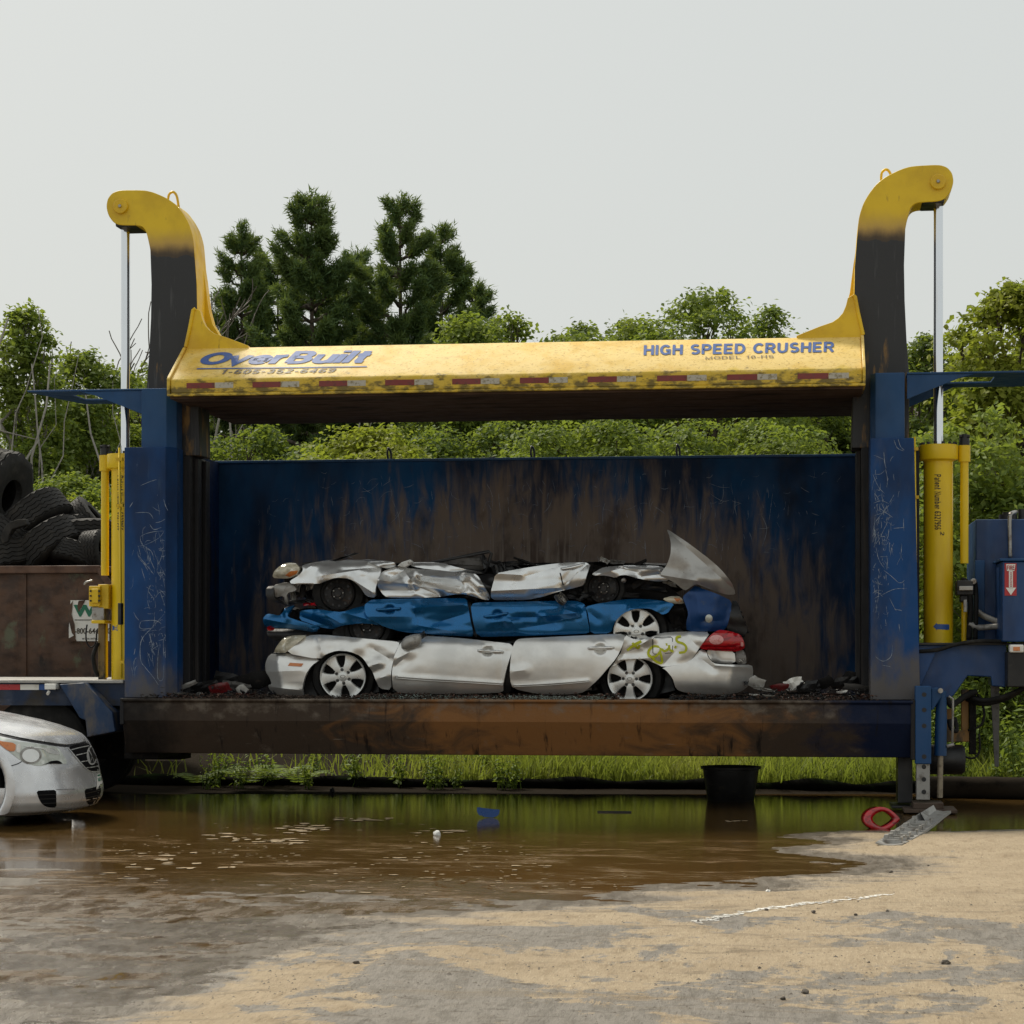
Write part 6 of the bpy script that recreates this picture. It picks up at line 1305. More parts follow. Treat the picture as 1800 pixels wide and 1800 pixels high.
for i, (u, v, y, R_, w, ax, lab, lug) in enumerate(TY):
    o = tyre_mesh(R_, w, i, .38 if lug else .60, lug)  .build('tyre', MT['old_rubber'], None, auto=45, loc=W(u, v, y))
    o.rotation_euler = Vector(ax).to_track_quat('Z', 'Y').to_euler(); tag(o, lab, 'tyre', 'old tyres heaped in the container')
tp = pxpts([(0,945),(8,925),(18,917),(30,913),(44,912),(48,922),(38,925),(22,930),(16,940),(14,952),(4,956)], 3.62)
mb = MB(); mb.prism(tp, 3.62, 3.74); o = mb.build('tyre_scrap', MT['old_rubber'], bevel=.01); tag(o, 'torn curl of tyre sidewall lying on the front of the tyre heap', 'scrap')

# ------------------------------------------------------------------ things on the wet ground
p = G(1283, 1411)
mb = MB(); mb.lathe([(0, 0), (.225, 0), (.235, .01), (.285, .34), (.305, .345), (.308, .37), (.285, .372), (.278, .35), (.222, .03), (0, .03)], None, 36)
tub = mb.build('tub', layered('black_tub', (.010, .010, .010, 1), [L((.05, .04, .025, 1), (6, 6, 14), .58, .74, detail=6)], rough=.5, bump=.15), None, auto=40, loc=(p.x, p.y+.3, -.02)); tag(tub, 'black plastic tub standing in the puddle under the crusher bed', 'tub')
# red lens rim: a pointed oval, thick at its left end
c = G(1546, 1456); mb = MB(); N_ = 36; vs = []
for i in range(N_):
    a = 2*math.pi*i/N_; ca, sa = math.cos(a), math.sin(a)
    rx = .150*ca; rz = .100*sa*(1-.55*max(0, ca)**2)+.012*ca; th = .040+.030*max(0, -ca)
    qx, qz = rx*(1-th/.15), rz*(1-th/.11)
    for x, z, dy in ((rx, rz, -.035), (rx, rz, .045), (qx, qz, .035), (qx, qz, -.02)): vs.append((x-.2*dy, dy*1.3+z*.45, .088+z+.02*x))
fs = [(i*4+j, ((i+1) % N_)*4+j, ((i+1) % N_)*4+(j+1) % 4, i*4+(j+1) % 4) for i in range(N_) for j in range(4)]
rl = MB().add(vs, fs).build('lens_rim', MT['red'], None, smooth=True, loc=(c.x, c.y, -.005)); rl.rotation_euler = (0, .10, .2); tag(rl, 'red plastic tail lamp rim lying at the puddle edge near the outrigger foot', 'lamp rim')
# grey finned bracket lying on the sand
a, b = G(1562, 1492), G(1652, 1444); ax = (b-a).normalized(); sd = Vector((0, 0, 1)).cross(ax); Lb = (b-a).length
bk = thing('trim_bracket', 'grey broken plastic trim strip with a row of clips lying on the dry sand', 'trim strip', (a.x, a.y, 0))
def bl(t, s, h): return a+ax*t*Lb+sd*s+Vector((0, 0, h))
mb = MB(); vs = []; nn = 12
for i in range(nn+1):
    t = i/nn; tw = .012*math.sin(t*5); w_ = 1-.45*max(0, t-.72)/.28
    for s_, h in ((-.10, .012+tw*0), (-.10, .035), (-.03, .026), (.03, .03), (.10*w_, .055+.02*t), (.105*w_, .045+.02*t), (.03, .012), (-.03, .008)): vs.append(bl(t, s_, h+.012*noise.noise((t*4, s_*6, 2))+.07*t*t))
MB().add(vs, [(i*8+j, (i+1)*8+j, (i+1)*8+(j+1) % 8, i*8+(j+1) % 8) for i in range(nn) for j in range(8)]+[tuple(range(8)), tuple(range(nn*8+7, nn*8-1, -1))]).build('strip', MT['zinc'], bk)
rr = random.Random(5)
for k in range(9):
    t = .05+k*.070; h = rr.uniform(.05, .085); mb = MB(); z0 = .02+.07*t*t
    def post(tt, s_, w_, l_, h_):
        q = [bl(tt, s_, z0), bl(tt+l_, s_, z0), bl(tt+l_, s_+w_, z0), bl(tt, s_+w_, z0)]; up = Vector((rr.uniform(-.012, .012), rr.uniform(-.012, .012), h_))
        mb.add(q+[p_+up for p_ in q], [(0,3,2,1),(4,5,6,7),(0,1,5,4),(1,2,6,5),(2,3,7,6),(3,0,4,7)])
    post(t, -.075, .15, .010, h*.55); post(t+.012, .045, .03, .030, h); post(t+.012, -.065, .02, .026, h*.8)
    o = mb.build('clip', MT['zinc'], bk)
mb = MB(); mb.add([bl(.66, -.02, .06), bl(.74, .03, .06), bl(.80, .09, .10), bl(.70, .06, .16)], [(0,1,2,3)]); mb.add([bl(.66, -.02, .055), bl(.74, .03, .055), bl(.80, .09, .095), bl(.70, .06, .155)], [(3,2,1,0)]); mb.build('torn_flap', MT['plastic'], bk)
def chip(name, u, v, s, mat, label, cat, seed, h=.5, group=None, zoff=0.0, Yz=None, flat=False):
    """a small broken lump or bent flake where the photo shows one"""
    rr = random.Random(seed); bm = bmesh.new()
    bmesh.ops.create_icosphere(bm, subdivisions=2, radius=1)
    for vv in bm.verts:
        q = vv.co; f = 1+.45*noise.noise((q.x*1.3+seed, q.y*1.3, q.z*1.3+seed*2))+.2*noise.noise((q.x*4+seed, q.y*4, q.z*4)); vv.co = Vector((q.x*f*s, q.y*f*s*.8, q.z*f*s*h))
    me = bpy.data.meshes.new(name); bm.to_mesh(me); bm.free(); me.materials.append(mat)
    c = G(u, v) if Yz is None else W(u, v, Yz)
    if Yz is None: c.z = float(ground_z(np.array([c.x]), np.array([c.y]))[0]); c.z = max(c.z, -.004)
    o = link(name, me, None, (c.x, c.y, c.z+s*h*.45+zoff)); o.rotation_euler = (rr.uniform(-.2, .2), rr.uniform(-.2, .2), rr.uniform(0, 6)); return tag(o, label, cat, group)
# blue broken piece: a cupped shell
c = G(857, 1437); mb = MB(); vs = []
for i in range(13):
    a = math.pi*(i/12)
    for q in range(5):
        t = q/4; vs.append((.105*math.cos(a)*(1-.3*t), -.03+.05*t, .075-.08*math.sin(a)**.6*(1-.15*t)+.012*noise.noise((i*.7, q, 1))))
fs = [(i*5+j, i*5+j+1, (i+1)*5+j+1, (i+1)*5+j) for i in range(12) for j in range(4)]+[tuple(i*5 for i in range(13))]
o = MB().add(vs, fs).build('plastic_shell', MT['bluebits'], None, loc=(c.x, c.y, .008)); o.rotation_euler = (0, .1, .15); tag(o, 'small blue broken plastic shell sitting in the middle of the puddle', 'plastic piece')
chip('plastic_scrap', 768, 1468, .038, MT['white'], 'small pale crumpled scrap in the brown puddle left of the blue shell', 'scrap', 3, .8)
chip('plastic_scrap', 584, 1394, .03, MT['plastic'], 'small dark scrap upright at the far puddle edge', 'scrap', 4, 1.6)
o = MB().box(-.16, .16, -.02, .02, 0, .012).build('plastic_sliver', MT['plastic'], None, loc=tuple(G(1080, 1428))+() if False else G(1080, 1428)); tag(o, 'thin dark sliver floating at the right of the grassy reflection', 'sliver')
o = MB().box(-.35, .35, -.03, .03, 0, .02).build('metal_strip', MT['zinc'], None, loc=(G(835, 1381).x, G(835, 1381).y, .03), bevel=.004); o.rotation_euler = (0, 0, .05); tag(o, 'thin bright metal strip lying along the far edge of the puddle', 'metal strip')
for i, (u, v, s, lab) in enumerate([(1662,1710,.030,'dark stone alone on the sand at the far right'),(1415,1768,.024,'small dark stone near the bottom right of the yard'),(1347,1613,.020,'dark stone lying on the white streak'),(1430,1620,.022,'dark stone just right of the white streak'),
     (1350,1573,.024,'pale chip of stone above the white streak'),(1566,1537,.022,'dark stone on smooth sand below the grey trim strip'),(1527,1710,.012,'tiny stone left of the lone dark stone'),(627,1710,.022,'dark pebble on the grey damp patch in the left foreground'),(1376,1780,.02,'flat dark stone at the bottom edge below the grey patch'),
     (1335,1722,.014,'small pebble on the brown streak in the right foreground'),(1560,1618,.014,'small stone right of the end of the white streak'),(1632,1525,.012,'pebble on the smooth pale sand at the right'),(1228,1636,.014,'pebble at the left end of the white streak'),(1504,1625,.016,'stone below the right half of the white streak')]):
    chip('stone', u, v, s*.75, MT['stone'] if i != 4 else MT['white'], lab, 'stone', 30+i, .65, 'loose stones on the yard')
# white streak of chalky grit across the sand
mb = MB(); rr = random.Random(9)
path = spline([(1222,1637),(1290,1622),(1350,1608),(1400,1602),(1480,1596),(1568,1585)], 10)
for p in path[:-1]:
    for _ in range(8):
        u, v = p.x+rr.gauss(0, 7), p.y+rr.gauss(0, 1.1); c = G(u, v); z = float(ground_z(np.array([c.x]), np.array([c.y]))[0])+.004; s = rr.uniform(.002, .011)
        mb.add([(c.x+s*2.2*math.cos(a)*rr.uniform(.5, 1.1), c.y+s*1.2*math.sin(a)*rr.uniform(.5, 1.1), z+rr.random()*.002) for a in [2*math.pi*i/7 for i in range(7)]], [tuple(range(7))])
tag(mb.build('chalk_streak', MT['white']), kind='stuff')
# small grit and clods scattered over the yard
vs = []; fs = []; b = 0
for _ in range(2600):
    u, v = rr.uniform(-60, 1860), rr.triangular(1470, 1830, 1760); c = G(u, v)
    if pud_sd(np.array([c.x]), np.array([c.y]))[0] > .1: continue
    z = float(ground_z(np.array([c.x]), np.array([c.y]))[0]); s = abs(rr.gauss(0, .0028))+.0015
    if rr.random() < .02: s *= 2
    vs += [(c.x-s*1.2, c.y-s, z-.001), (c.x+s*1.2, c.y-s*.8, z-.001), (c.x, c.y+s, z-.001), (c.x+s*.1, c.y, z+s*.7)]; fs += [(0+b,1+b,3+b), (1+b,2+b,3+b), (2+b,0+b,3+b)]; b += 4
tag(np_mesh('grit', vs, fs, MT['stone']), kind='stuff')
# silt sock along the back of the yard
mb = MB(); pts = []; rs = []
for i in range(90):
    x = -5.5+i*.13; pts.append((x, 3.15+.14*noise.noise((x*.6, 2, 0)), .035+.03*noise.noise((x*1.1, 0, 5)))); rs.append(.078+.05*noise.noise((x*1.9, 7, 1)))
mb.tube(pts, rs, 12); o = mb.build('silt_sock', MT['sock'], None, smooth=True); tag(o, 'long dark mossy silt sock lying along the back of the yard under the crusher', 'silt sock')
mb = MB(); pts = []; rs = []
for i in range(26):
    t = i/25; x = 4.0+t*1.9; pts.append((x, 2.2+.05*math.sin(t*9), .11)); rs.append(.115*(1 if t < .9 else .8)+.01*noise.noise((t*9, 1, 1)))
mb.tube(pts, rs, 12); o = mb.build('log', layered('dark_wet_bark', (.03, .024, .018, 1), [L((.012, .01, .008, 1), 6, .5, .7)], rough=1.0, rvar=0, bump=.5, spec=.05), None, smooth=True); tag(o, 'dark log lying behind the outrigger foot', 'log')

# ------------------------------------------------------------------ scrap lying on the crusher bed
def flake(name, u, v, Y, a, b, mat, label, seed, tilt=0.0, up=.5, curl=.3, group='scraps on the crusher bed'):
    """a bent flake of sheet or plastic, a by b pixels, resting on the bed"""
    rr = random.Random(seed); nx, ny = 7, 4; vs = []; sx = a/178; sy = b/178
    c = W(u, v, Y)
    for i in range(nx):
        for j in range(ny):
            s, t = i/(nx-1)-.5, j/(ny-1)-.5
            x = s*sx*rr.uniform(.85, 1.1); z = t*sy*(1-.6*abs(s)*rr.uniform(.3, 1.3)); y = curl*sx*(s*s-.1)+curl*sy*(t*t)+rr.uniform(-.012, .012)
            X_, Z_ = x*math.cos(tilt)-z*math.sin(tilt), x*math.sin(tilt)+z*math.cos(tilt)
            vs.append((X_, y-Z_*(1-up)*1.2, Z_*up+.0))
    zmin = min(q[2] for q in vs); base = max(c.z+zmin, 1.053)-zmin
    fs = [(i*ny+j, (i+1)*ny+j, (i+1)*ny+j+1, i*ny+j+1) for i in range(nx-1) for j in range(ny-1)]
    o, _ = sheet(name, vs, fs, mat, None, (.0, .012, -.004), smooth=seed % 2 == 0, loc=(c.x, Y, base)); return tag(o, label, 'scrap', group)
st = thing('metal_strut', 'bent grey metal strut with a drilled end plate, lying beside the left post', 'strut', (-3.5, .4, 1.06))
a, b = W(277, 1217, .38), W(318, 1215, .38); a.z = b.z = 1.085
MB().tube([a, b], .020, 8).build('rod', MT['metal'], st)
mb = MB(); mb.prism([(x, z) for x, z in pxpts([(248,1216),(257,1209),(272,1210),(277,1218),(268,1223),(258,1222)], .34)], .34, .352); mb.prism(pxpts([(236,1217),(252,1211),(256,1213),(240,1220)], .345), .354, .364); pe = mb.build('end_plate', MT['metal'], st)
for u, v in ((262,1213),(268,1214),(263,1219)):
    p = W(u, v, .338); MB().lathe([(0,.001),(.008,.001)], Matrix.Translation(p) @ Matrix.Rotation(math.pi/2, 4, 'X'), 10).build('hole', MT['black'], pe)
p = W(352, 1218, .36); mb = MB(); mb.lathe([(.026, -.09), (.026, .05), (.018, .05), (.018, -.09)], Matrix.Translation((p.x, p.y, 1.085)) @ Matrix.Rotation(math.pi/2, 4, 'X') @ Matrix.Rotation(.5, 4, 'Y'), 14, closed=True); o = mb.build('pipe_piece', MT['metal'], None, auto=40); tag(o, 'short open steel pipe end in the scrap at the left of the bed', 'pipe')
SCR = [(385,1210,.42,42,24,'oldred','dark red broken tail lamp lens among the scrap at the left of the bed',.3,.8,.2),(350,1208,.60,70,26,'plastic','large dark torn liner at the back of the left scrap heap',.25,.7,.3),(330,1204,.5,40,10,'zinc','bent grey rail pointing up in the left scrap heap',.5,.8,.2),
 (415,1206,.55,52,24,'fabric','grey crumpled plastic behind the red lens',-.2,.7,.4),(425,1212,.40,20,20,'zinc','small grey bracket right of the red lens',.6,.9,.2),(432,1220,.34,34,8,'oldred','thin red sliver near the silver bumper',.05,.3,.2),(310,1219,.3,34,8,'white','pale flat flake in front of the pipe piece',.1,.3,.2),
 (330,1220,.28,30,7,'zinc','low grey flake at the left bed edge',-.1,.3,.1),(448,1196,.75,60,40,'dark','dark broken mass against the bumper of the bottom car',.2,.8,.4),(405,1196,.8,70,34,'plastic','black torn sheet behind the left scrap heap',-.3,.8,.4),(290,1206,.6,30,12,'plastic','black clip on the strut',.7,.8,.2),
 (1397,1202,.5,34,28,'white','bright white crumpled piece right of the silver car',.4,.8,.3),(1370,1208,.45,34,18,'oldred','dark red fragment beside the white crumpled piece',.2,.7,.3),(1420,1206,.5,44,24,'plastic','black torn piece right of the white crumpled piece',.2,.8,.4),(1445,1202,.6,50,26,'dark','dark bent bar heap in the middle of the right scrap',.6,.7,.3),
 (1485,1200,.6,54,30,'plastic','black bulky piece below the right guide',.2,.7,.4),(1505,1208,.45,44,20,'fabric','grey green torn lining near the right post',-.2,.6,.4),(1530,1224,.3,50,15,'rustc','flat reddish curved cover in front of the right post',.0,.5,.5),(1480,1216,.35,20,8,'white','small white shard left of the reddish cover',.3,.6,.2),
 (1345,1212,.4,40,10,'zinc','pale splinter against the silver rear bumper',-.4,.5,.2),(1330,1200,.5,22,30,'zinc','upright grey shard against the rear bumper',1.1,.9,.2),(1460,1220,.3,40,9,'rustc','brown flat scrap at the right bed edge',.05,.3,.2),(1500,1194,.8,30,40,'dark','tall dark shard behind the right scrap heap',1.2,.9,.3),
 (1340,1222,.25,44,8,'white','thin pale strip lying right of the silver car at the bed edge',-.15,.35,.1),(1405,1218,.3,40,10,'plastic','low black strip in front of the white crumpled piece',.1,.4,.2),(1300,1223,.25,36,7,'dark','dark splinter below the rear bumper',.1,.3,.2),(1250,1224,.22,30,7,'rustc','brown splinter below the rear wheel arch',-.1,.3,.2),(1050,1222,.3,22,8,'zinc','pale pointed splinter between rear door and rear wheel',.4,.5,.2)]
MT['oldred'] = layered('dull_red_plastic', (.12, .008, .010, 1), [L((.05, .02, .015, 1), 14, .5, .68)], rough=.3, bump=.05)
MT['rustc'] = layered('rusty_scrap', (.13, .065, .045, 1), [L((.05, .03, .02, 1), 14, .5, .7)], rough=.8, bump=.3)
for i, (u, v, Y, a, b, m_, lab, ti, up, cu) in enumerate(SCR): flake('scrap_piece', u, v, Y, a, b, MT[m_], lab, 200+i, ti, up, cu)
# crumbs: broken glass and dirt as loose litter on the bed
rr = random.Random(12)
def crumbs(name, n, zones, smin, smax, mat, zb=1.053):
    vs = []; fs = []; b = 0
    for _ in range(n):
        u0, u1, ya, yb, hgt = rr.choice(zones); x = W(rr.uniform(u0, u1), 1222, .4).x; y = rr.uniform(ya, yb); s = rr.uniform(smin, smax); z = zb+rr.random()**2*hgt
        d = [Vector((rr.gauss(0, 1), rr.gauss(0, 1), rr.gauss(0, .7))).normalized()*s*rr.uniform(.5, 1.3) for _ in range(4)]
        vs += [(x+q.x, y+q.y, z+q.z*.8+s*.3) for q in d]; fs += [(b,b+1,b+2),(b,b+2,b+3),(b,b+3,b+1),(b+1,b+3,b+2)]; b += 4
    return tag(np_mesh(name, vs, fs, mat), kind='stuff')
crumbs('broken_glass', 2600, [(640,760,.05,.5,.04),(760,1080,.05,.5,.035),(900,1060,.05,.4,.03)], .006, .014, MT['glass_bits'])
crumbs('dirt_crumbs', 5200, [(640,1100,.03,.55,.05),(260,470,.05,.7,.05),(1180,1540,.03,.7,.05),(640,760,.04,.5,.05),(440,640,.05,.5,.03)], .006, .022, MT['bedfloor'])
crumbs('plastic_crumbs', 900, [(260,470,.1,.9,.10),(1310,1540,.1,.9,.10),(1180,1330,.03,.5,.03)], .012, .04, MT['plastic'])
crumbs('rusty_crumbs', 900, [(640,1100,.03,.5,.05),(1200,1540,.03,.5,.05),(300,470,.05,.5,.04)], .008, .03, MT['rustc'])
# ------------------------------------------------------------------ trees and plants
def tubes_np(paths, n=5):
    """list of (points (k,3), radii (k)) -> verts, quads"""
    V = []; F = []; b = 0
    for P, rs in paths:
        P = np.asarray(P, float); k = len(P); T = np.gradient(P, axis=0); T /= np.linalg.norm(T, axis=1, keepdims=True)+1e-9
        up = np.array([.3, .2, .1]) if abs(T[0][2]) > .8 else np.array([.05, .1, 1.0])
        A = np.cross(T, up); A /= np.linalg.norm(A, axis=1, keepdims=True)+1e-9; Bv = np.cross(T, A)
        w = np.arange(n)*2*np.pi/n
        ring = P[:, None, :]+(A[:, None, :]*np.cos(w)[None, :, None]+Bv[:, None, :]*np.sin(w)[None, :, None])*np.asarray(rs)[:, None, None]
        V.append(ring.reshape(-1, 3))
        i = np.arange(k-1)[:, None]*n; j = np.arange(n)[None, :]; j2 = (j+1) % n
        F.append(np.stack([i+j, i+j2, i+n+j2, i+n+j], -1).reshape(-1, 4)+b); b += k*n
    return np.concatenate(V), np.concatenate(F)
def leaves_np(C, Nrm, size, rg, ratio=.62, fold=.18, droop=None):
    """kite-shaped leaves at centres C with normals Nrm, each folded along its middle"""
    m = len(C); Nrm = Nrm/(np.linalg.norm(Nrm, axis=1, keepdims=True)+1e-9)
    A = np.cross(Nrm, rg.normal(size=(m, 3))); A /= np.linalg.norm(A, axis=1, keepdims=True)+1e-9; Bv = np.cross(Nrm, A)
    s = size*rg.uniform(.6, 1.25, (m, 1)); l = A*s*.5; w = Bv*s*.5*ratio
    V = np.stack([C-l, C+w+Nrm*s*fold*.5-l*.1, C+l-Nrm*s*fold*.3, C-w+Nrm*s*fold*.5-l*.1], 1).reshape(-1, 3)
    i = np.arange(m)[:, None]*4; F = np.concatenate([i+np.array([[0, 1, 2]]), i+np.array([[0, 2, 3]])], 1).reshape(-1, 3)
    return V, F
def bend(a, b, k, sag, rg):
    t = np.linspace(0, 1, k)[:, None]; P = a*(1-t)+b*t; P[:, 2] += sag*np.sin(np.pi*t[:, 0]); P[1:-1] += rg.normal(size=(k-2, 3))*np.linalg.norm(b-a)*.03; return P
def broadleaf(seed, H, Rx, base=.28, lobes=14, sprays=36, per=14, leaf=0.120, trunk_r=.12, top=1.0, lean=0.0, spread=.34, Ry=None, airy=.22):
    """trunk and limbs, and a crown of leafy sprays gathered on uneven lobes; local coordinates, base at the origin"""
    rg = np.random.default_rng(seed); Ry = Ry or Rx*.85; paths = []; lobes = int(lobes*1.6); spread *= .74
    tp = np.array([lean*H, 0, H*.86]); P = bend(np.zeros(3), tp, 8, 0, rg); P[:, :2] += rg.normal(size=(8, 2))*.04*H*.3; P[0] = 0
    paths.append((P, np.linspace(trunk_r, trunk_r*.18, 8)))
    LC = []; LR = []
    for i in range(lobes):
        f = (i+.5)/lobes; h = base+(1-base)*f
        prof = math.sqrt(max(.07, 1-((f-.48)/.55)**2)) if top == 1.0 else (1-f)**top*.95+.10
        a = i*2.4+rg.uniform(-.6, .6); r = prof*rg.uniform(.35, .95)
        if f > .93: r *= .35
        c = np.array([lean*H*h+Rx*r*math.cos(a), Ry*r*math.sin(a), H*(h-.06)]); LC.append(c); LR.append(Rx*spread*rg.uniform(.55, 1.35)*(.55+.6*prof))
        s = P[min(7, max(1, int(h*7*.72)))]; Q = bend(s, c, 6, .06*np.linalg.norm(c-s), rg); paths.append((Q, np.linspace(trunk_r*.42*(1.1-h*.6), trunk_r*.06, 6)))
        for _ in range(3):
            d = rg.normal(size=3); d[2] = abs(d[2])*.6; d /= np.linalg.norm(d); q = c+d*LR[-1]*.8; paths.append((bend(Q[4], q, 4, 0, rg), np.linspace(trunk_r*.12, trunk_r*.03, 4)))
    C = []; Nn = []
    for c, r in zip(LC, LR):
        ns = int(sprays*1.5*(r/(Rx*spread))**2*rg.uniform(.8, 1.2))+5
        d = rg.normal(size=(ns, 3)); d[:, 2] = d[:, 2]*.75+.22; d /= np.linalg.norm(d, axis=1, keepdims=True)
        rad = r*rg.uniform(.40, 1.12+airy, (ns, 1)); sc = c+d*rad*np.array([1.15, 1.15, .72])
        sn = d*.55+np.array([0, 0, .75])
        for k in range(ns):
            m = max(3, int(per*1.25*rg.uniform(.5, 1.5))); sr = leaf*2.4*rg.uniform(.7, 1.3)
            o = rg.normal(size=(m, 3))*sr*.62; o -= np.outer(o @ sn[k], sn[k])/np.dot(sn[k], sn[k])*.72; o[:, 2] -= .25*np.abs(o[:, 0])
            C.append(sc[k]+o); Nn.append(np.tile(sn[k], (m, 1))+rg.normal(size=(m, 3))*.48)
    V, F = leaves_np(np.concatenate(C), np.concatenate(Nn), leaf, rg)
    tv, tf = tubes_np(paths, 6); return (V, F), (tv, tf)
def pine(seed, H, Rm, base=.12, whorls=22, needle=.15, tr=.16, shape=.85, side=0.0, dens=1.0):
    """eastern pine: straight trunk, whorls of upswept boughs carrying brushes of needles"""
    rg = np.random.default_rng(seed); paths = []; P = np.array([[0, 0, 0], [.05, .02, H*.3], [.02, .05, H*.6], [.0, .0, H]]); paths.append((P, [tr, tr*.75, tr*.42, .012]))
    C = []; D = []
    def brush(p, d, n):
        C.append(np.tile(p, (n, 1))+rg.normal(size=(n, 3))*.055); D.append(d/np.linalg.norm(d)*.7+rg.normal(size=(n, 3))*.62)
    for w in range(whorls):
        f = (w+rg.uniform(-.25, .25))/whorls; f = min(max(f, 0), .985); h = H*(base+(1-base)*f); nb = rg.integers(3, 6)
        Lw = Rm*((1-f)**shape)*rg.uniform(.62, 1.12)+.22
        for b in range(nb):
            a = 2*math.pi*b/nb+w*1.3+rg.uniform(-.4, .4); L_ = Lw*rg.uniform(.55, 1.15)*(1+side*math.cos(a))
            el = rg.uniform(.0, .38)+.45*f; d = np.array([math.cos(a)*math.cos(el), math.sin(a)*math.cos(el), math.sin(el)])
            s = np.array([0, 0, h]); e = s+d*L_; e[2] += .10*L_; Q = bend(s, e, 7, -.10*L_, rg); paths.append((Q, np.linspace(.030+.012*L_, .006, 7)))
            nt = max(6, int(L_*20*dens))
            for k in range(nt):
                t = rg.uniform(.28, 1.0)**.8; q = Q[min(6, int(t*6))]*(1-(t*6) % 1)+Q[min(6, int(t*6)+1)]*((t*6) % 1)
                ang = rg.uniform(-1.1, 1.1); dd = np.array([d[0]*math.cos(ang)-d[1]*math.sin(ang), d[0]*math.sin(ang)+d[1]*math.cos(ang), .35+rg.uniform(-.1, .35)])
                tl = rg.uniform(.12, .42)*(1.15-t)*L_*.55+.10; tip = q+dd*tl
                if tl > .16: paths.append((np.array([q, (q+tip)/2, tip]), [.008, .006, .004]))
                for g in np.arange(.30, 1.01, max(.12, .09/tl)): brush(q+dd*tl*g, dd+d*.4, int(10*dens)+2)
            brush(e, d+np.array([0, 0, .5]), 16)
    brush(np.array([0, 0, H]), np.array([0, 0, 1.]), 22)
    C = np.concatenate(C); D = np.concatenate(D); D /= np.linalg.norm(D, axis=1, keepdims=True); m = len(C)
    s = needle*rg.uniform(.6, 1.2, (m, 1)); A = np.cross(D, rg.normal(size=(m, 3))); A /= np.linalg.norm(A, axis=1, keepdims=True)+1e-9
    V = np.stack([C+A*s*.11, C-A*s*.11, C+D*s], 1).reshape(-1, 3); F = np.arange(m*3).reshape(-1, 3)
    return (V, F), tubes_np(paths, 5)
def bare(seed, H, spread=.5, r0=.07):
    """leafless tree: forking branches down to twigs"""
    rg = np.random.default_rng(seed); paths = []
    def grow(p, d, L_, r, lvl):
        k = 5; P = [p]; q = p.copy(); dd = d.copy()
        for i in range(k-1): dd = dd+rg.normal(size=3)*.10; dd[2] += .05; dd /= np.linalg.norm(dd); q = q+dd*L_/(k-1); P.append(q)
        paths.append((np.array(P), np.linspace(max(r, .012), max(r*.55, .010), k)))
        if lvl == 0: return
        for j in range(rg.integers(2, 5)):
            t = rg.integers(1, k); e = dd+rg.normal(size=3)*spread; e[2] = abs(e[2])*.8+.2; e /= np.linalg.norm(e); grow(P[t], e, L_*rg.uniform(.45, .75), r*.5, lvl-1)
    grow(np.zeros(3), np.array([0, 0, 1.]), H*.5, r0, 4); V, F = tubes_np(paths, 4); V[:, 2] *= H/V[:, 2].max(); return V, F
def ptop(u, v, dist):
    """ground position under photo column u at a distance along the view, and height to photo row v"""
    a = (u-900)/FPX; return CX+(-CS+a*CC)*dist, CY+(CC+a*CS)*dist, HC+(HZ-v)/FPX*dist
def gz(x, y): return float(ground_z(np.array([x]), np.array([y]))[0])
def place(name, label, cat, group, crown, trunk, u, dist, leafm, barkm, rot=0.0, scale=(1, 1, 1)):
    x, y, _ = ptop(u, 0, dist); z = gz(x, y)-.05
    t = thing(name, label, cat, (x, y, z), group); t.rotation_euler = (0, 0, rot); t.scale = scale
    for nm, g, mt in (('crown', crown, leafm), ('trunk', trunk, barkm)):
        o = np_mesh(nm, g[0], g[1], mt, None); o.parent = t
    return t
TG = 'trees behind the crusher'
def bl_tree(label, u, vtop, dist, wpx, seed, leafm='leaf', barkm='bark', **k):
    x, y, zt = ptop(u, vtop, dist); H = zt-gz(x, y)+.05; Rx = wpx/2*dist/FPX
    cr, tr = broadleaf(seed, H, Rx, **k); return place('broadleaf_tree', label, 'tree', TG, cr, tr, u, dist, MT[leafm], MT[barkm])
def pine_tree(label, u, vtop, dist, wpx, seed, **k):
    x, y, zt = ptop(u, vtop, dist); H = zt-gz(x, y)+.05; cr, tr = pine(seed, H, wpx/2*dist/FPX, **k); return place('pine_tree', label, 'tree', 'pines behind the crusher', cr, tr, u, dist, MT['needle'], MT['bark'])
# pines
pine_tree('tallest dark pine, its tip between the left arm and the middle of the crusher', 547, 340, 47, 470, 11, whorls=30, shape=0.86, dens=1.55)
pine_tree('dark pine with two tops to the right of the tallest pine', 703, 354, 47, 450, 12, whorls=28, shape=0.82, dens=1.55)
pine_tree('shorter pine close behind the yellow left arm', 424, 398, 50, 360, 13, whorls=26, shape=0.82, dens=1.55)
pine_tree('pine with a long drooping right bough beyond the two-topped pine', 775, 404, 49, 360, 14, whorls=24, shape=0.78, side=.2, dens=1.55)
pine_tree('dark pine standing low between the shorter pine and the tallest pine', 488, 455, 52, 330, 15, whorls=24, shape=.6, dens=1.8)
pine_tree('dark pine filling the dip between the tallest pine and the two-topped pine', 625, 440, 53, 330, 16, whorls=24, shape=.6, dens=1.8)
pine_tree('low dark pine under the long drooping bough', 835, 512, 51, 190, 17, whorls=22, shape=.5, dens=1.8)
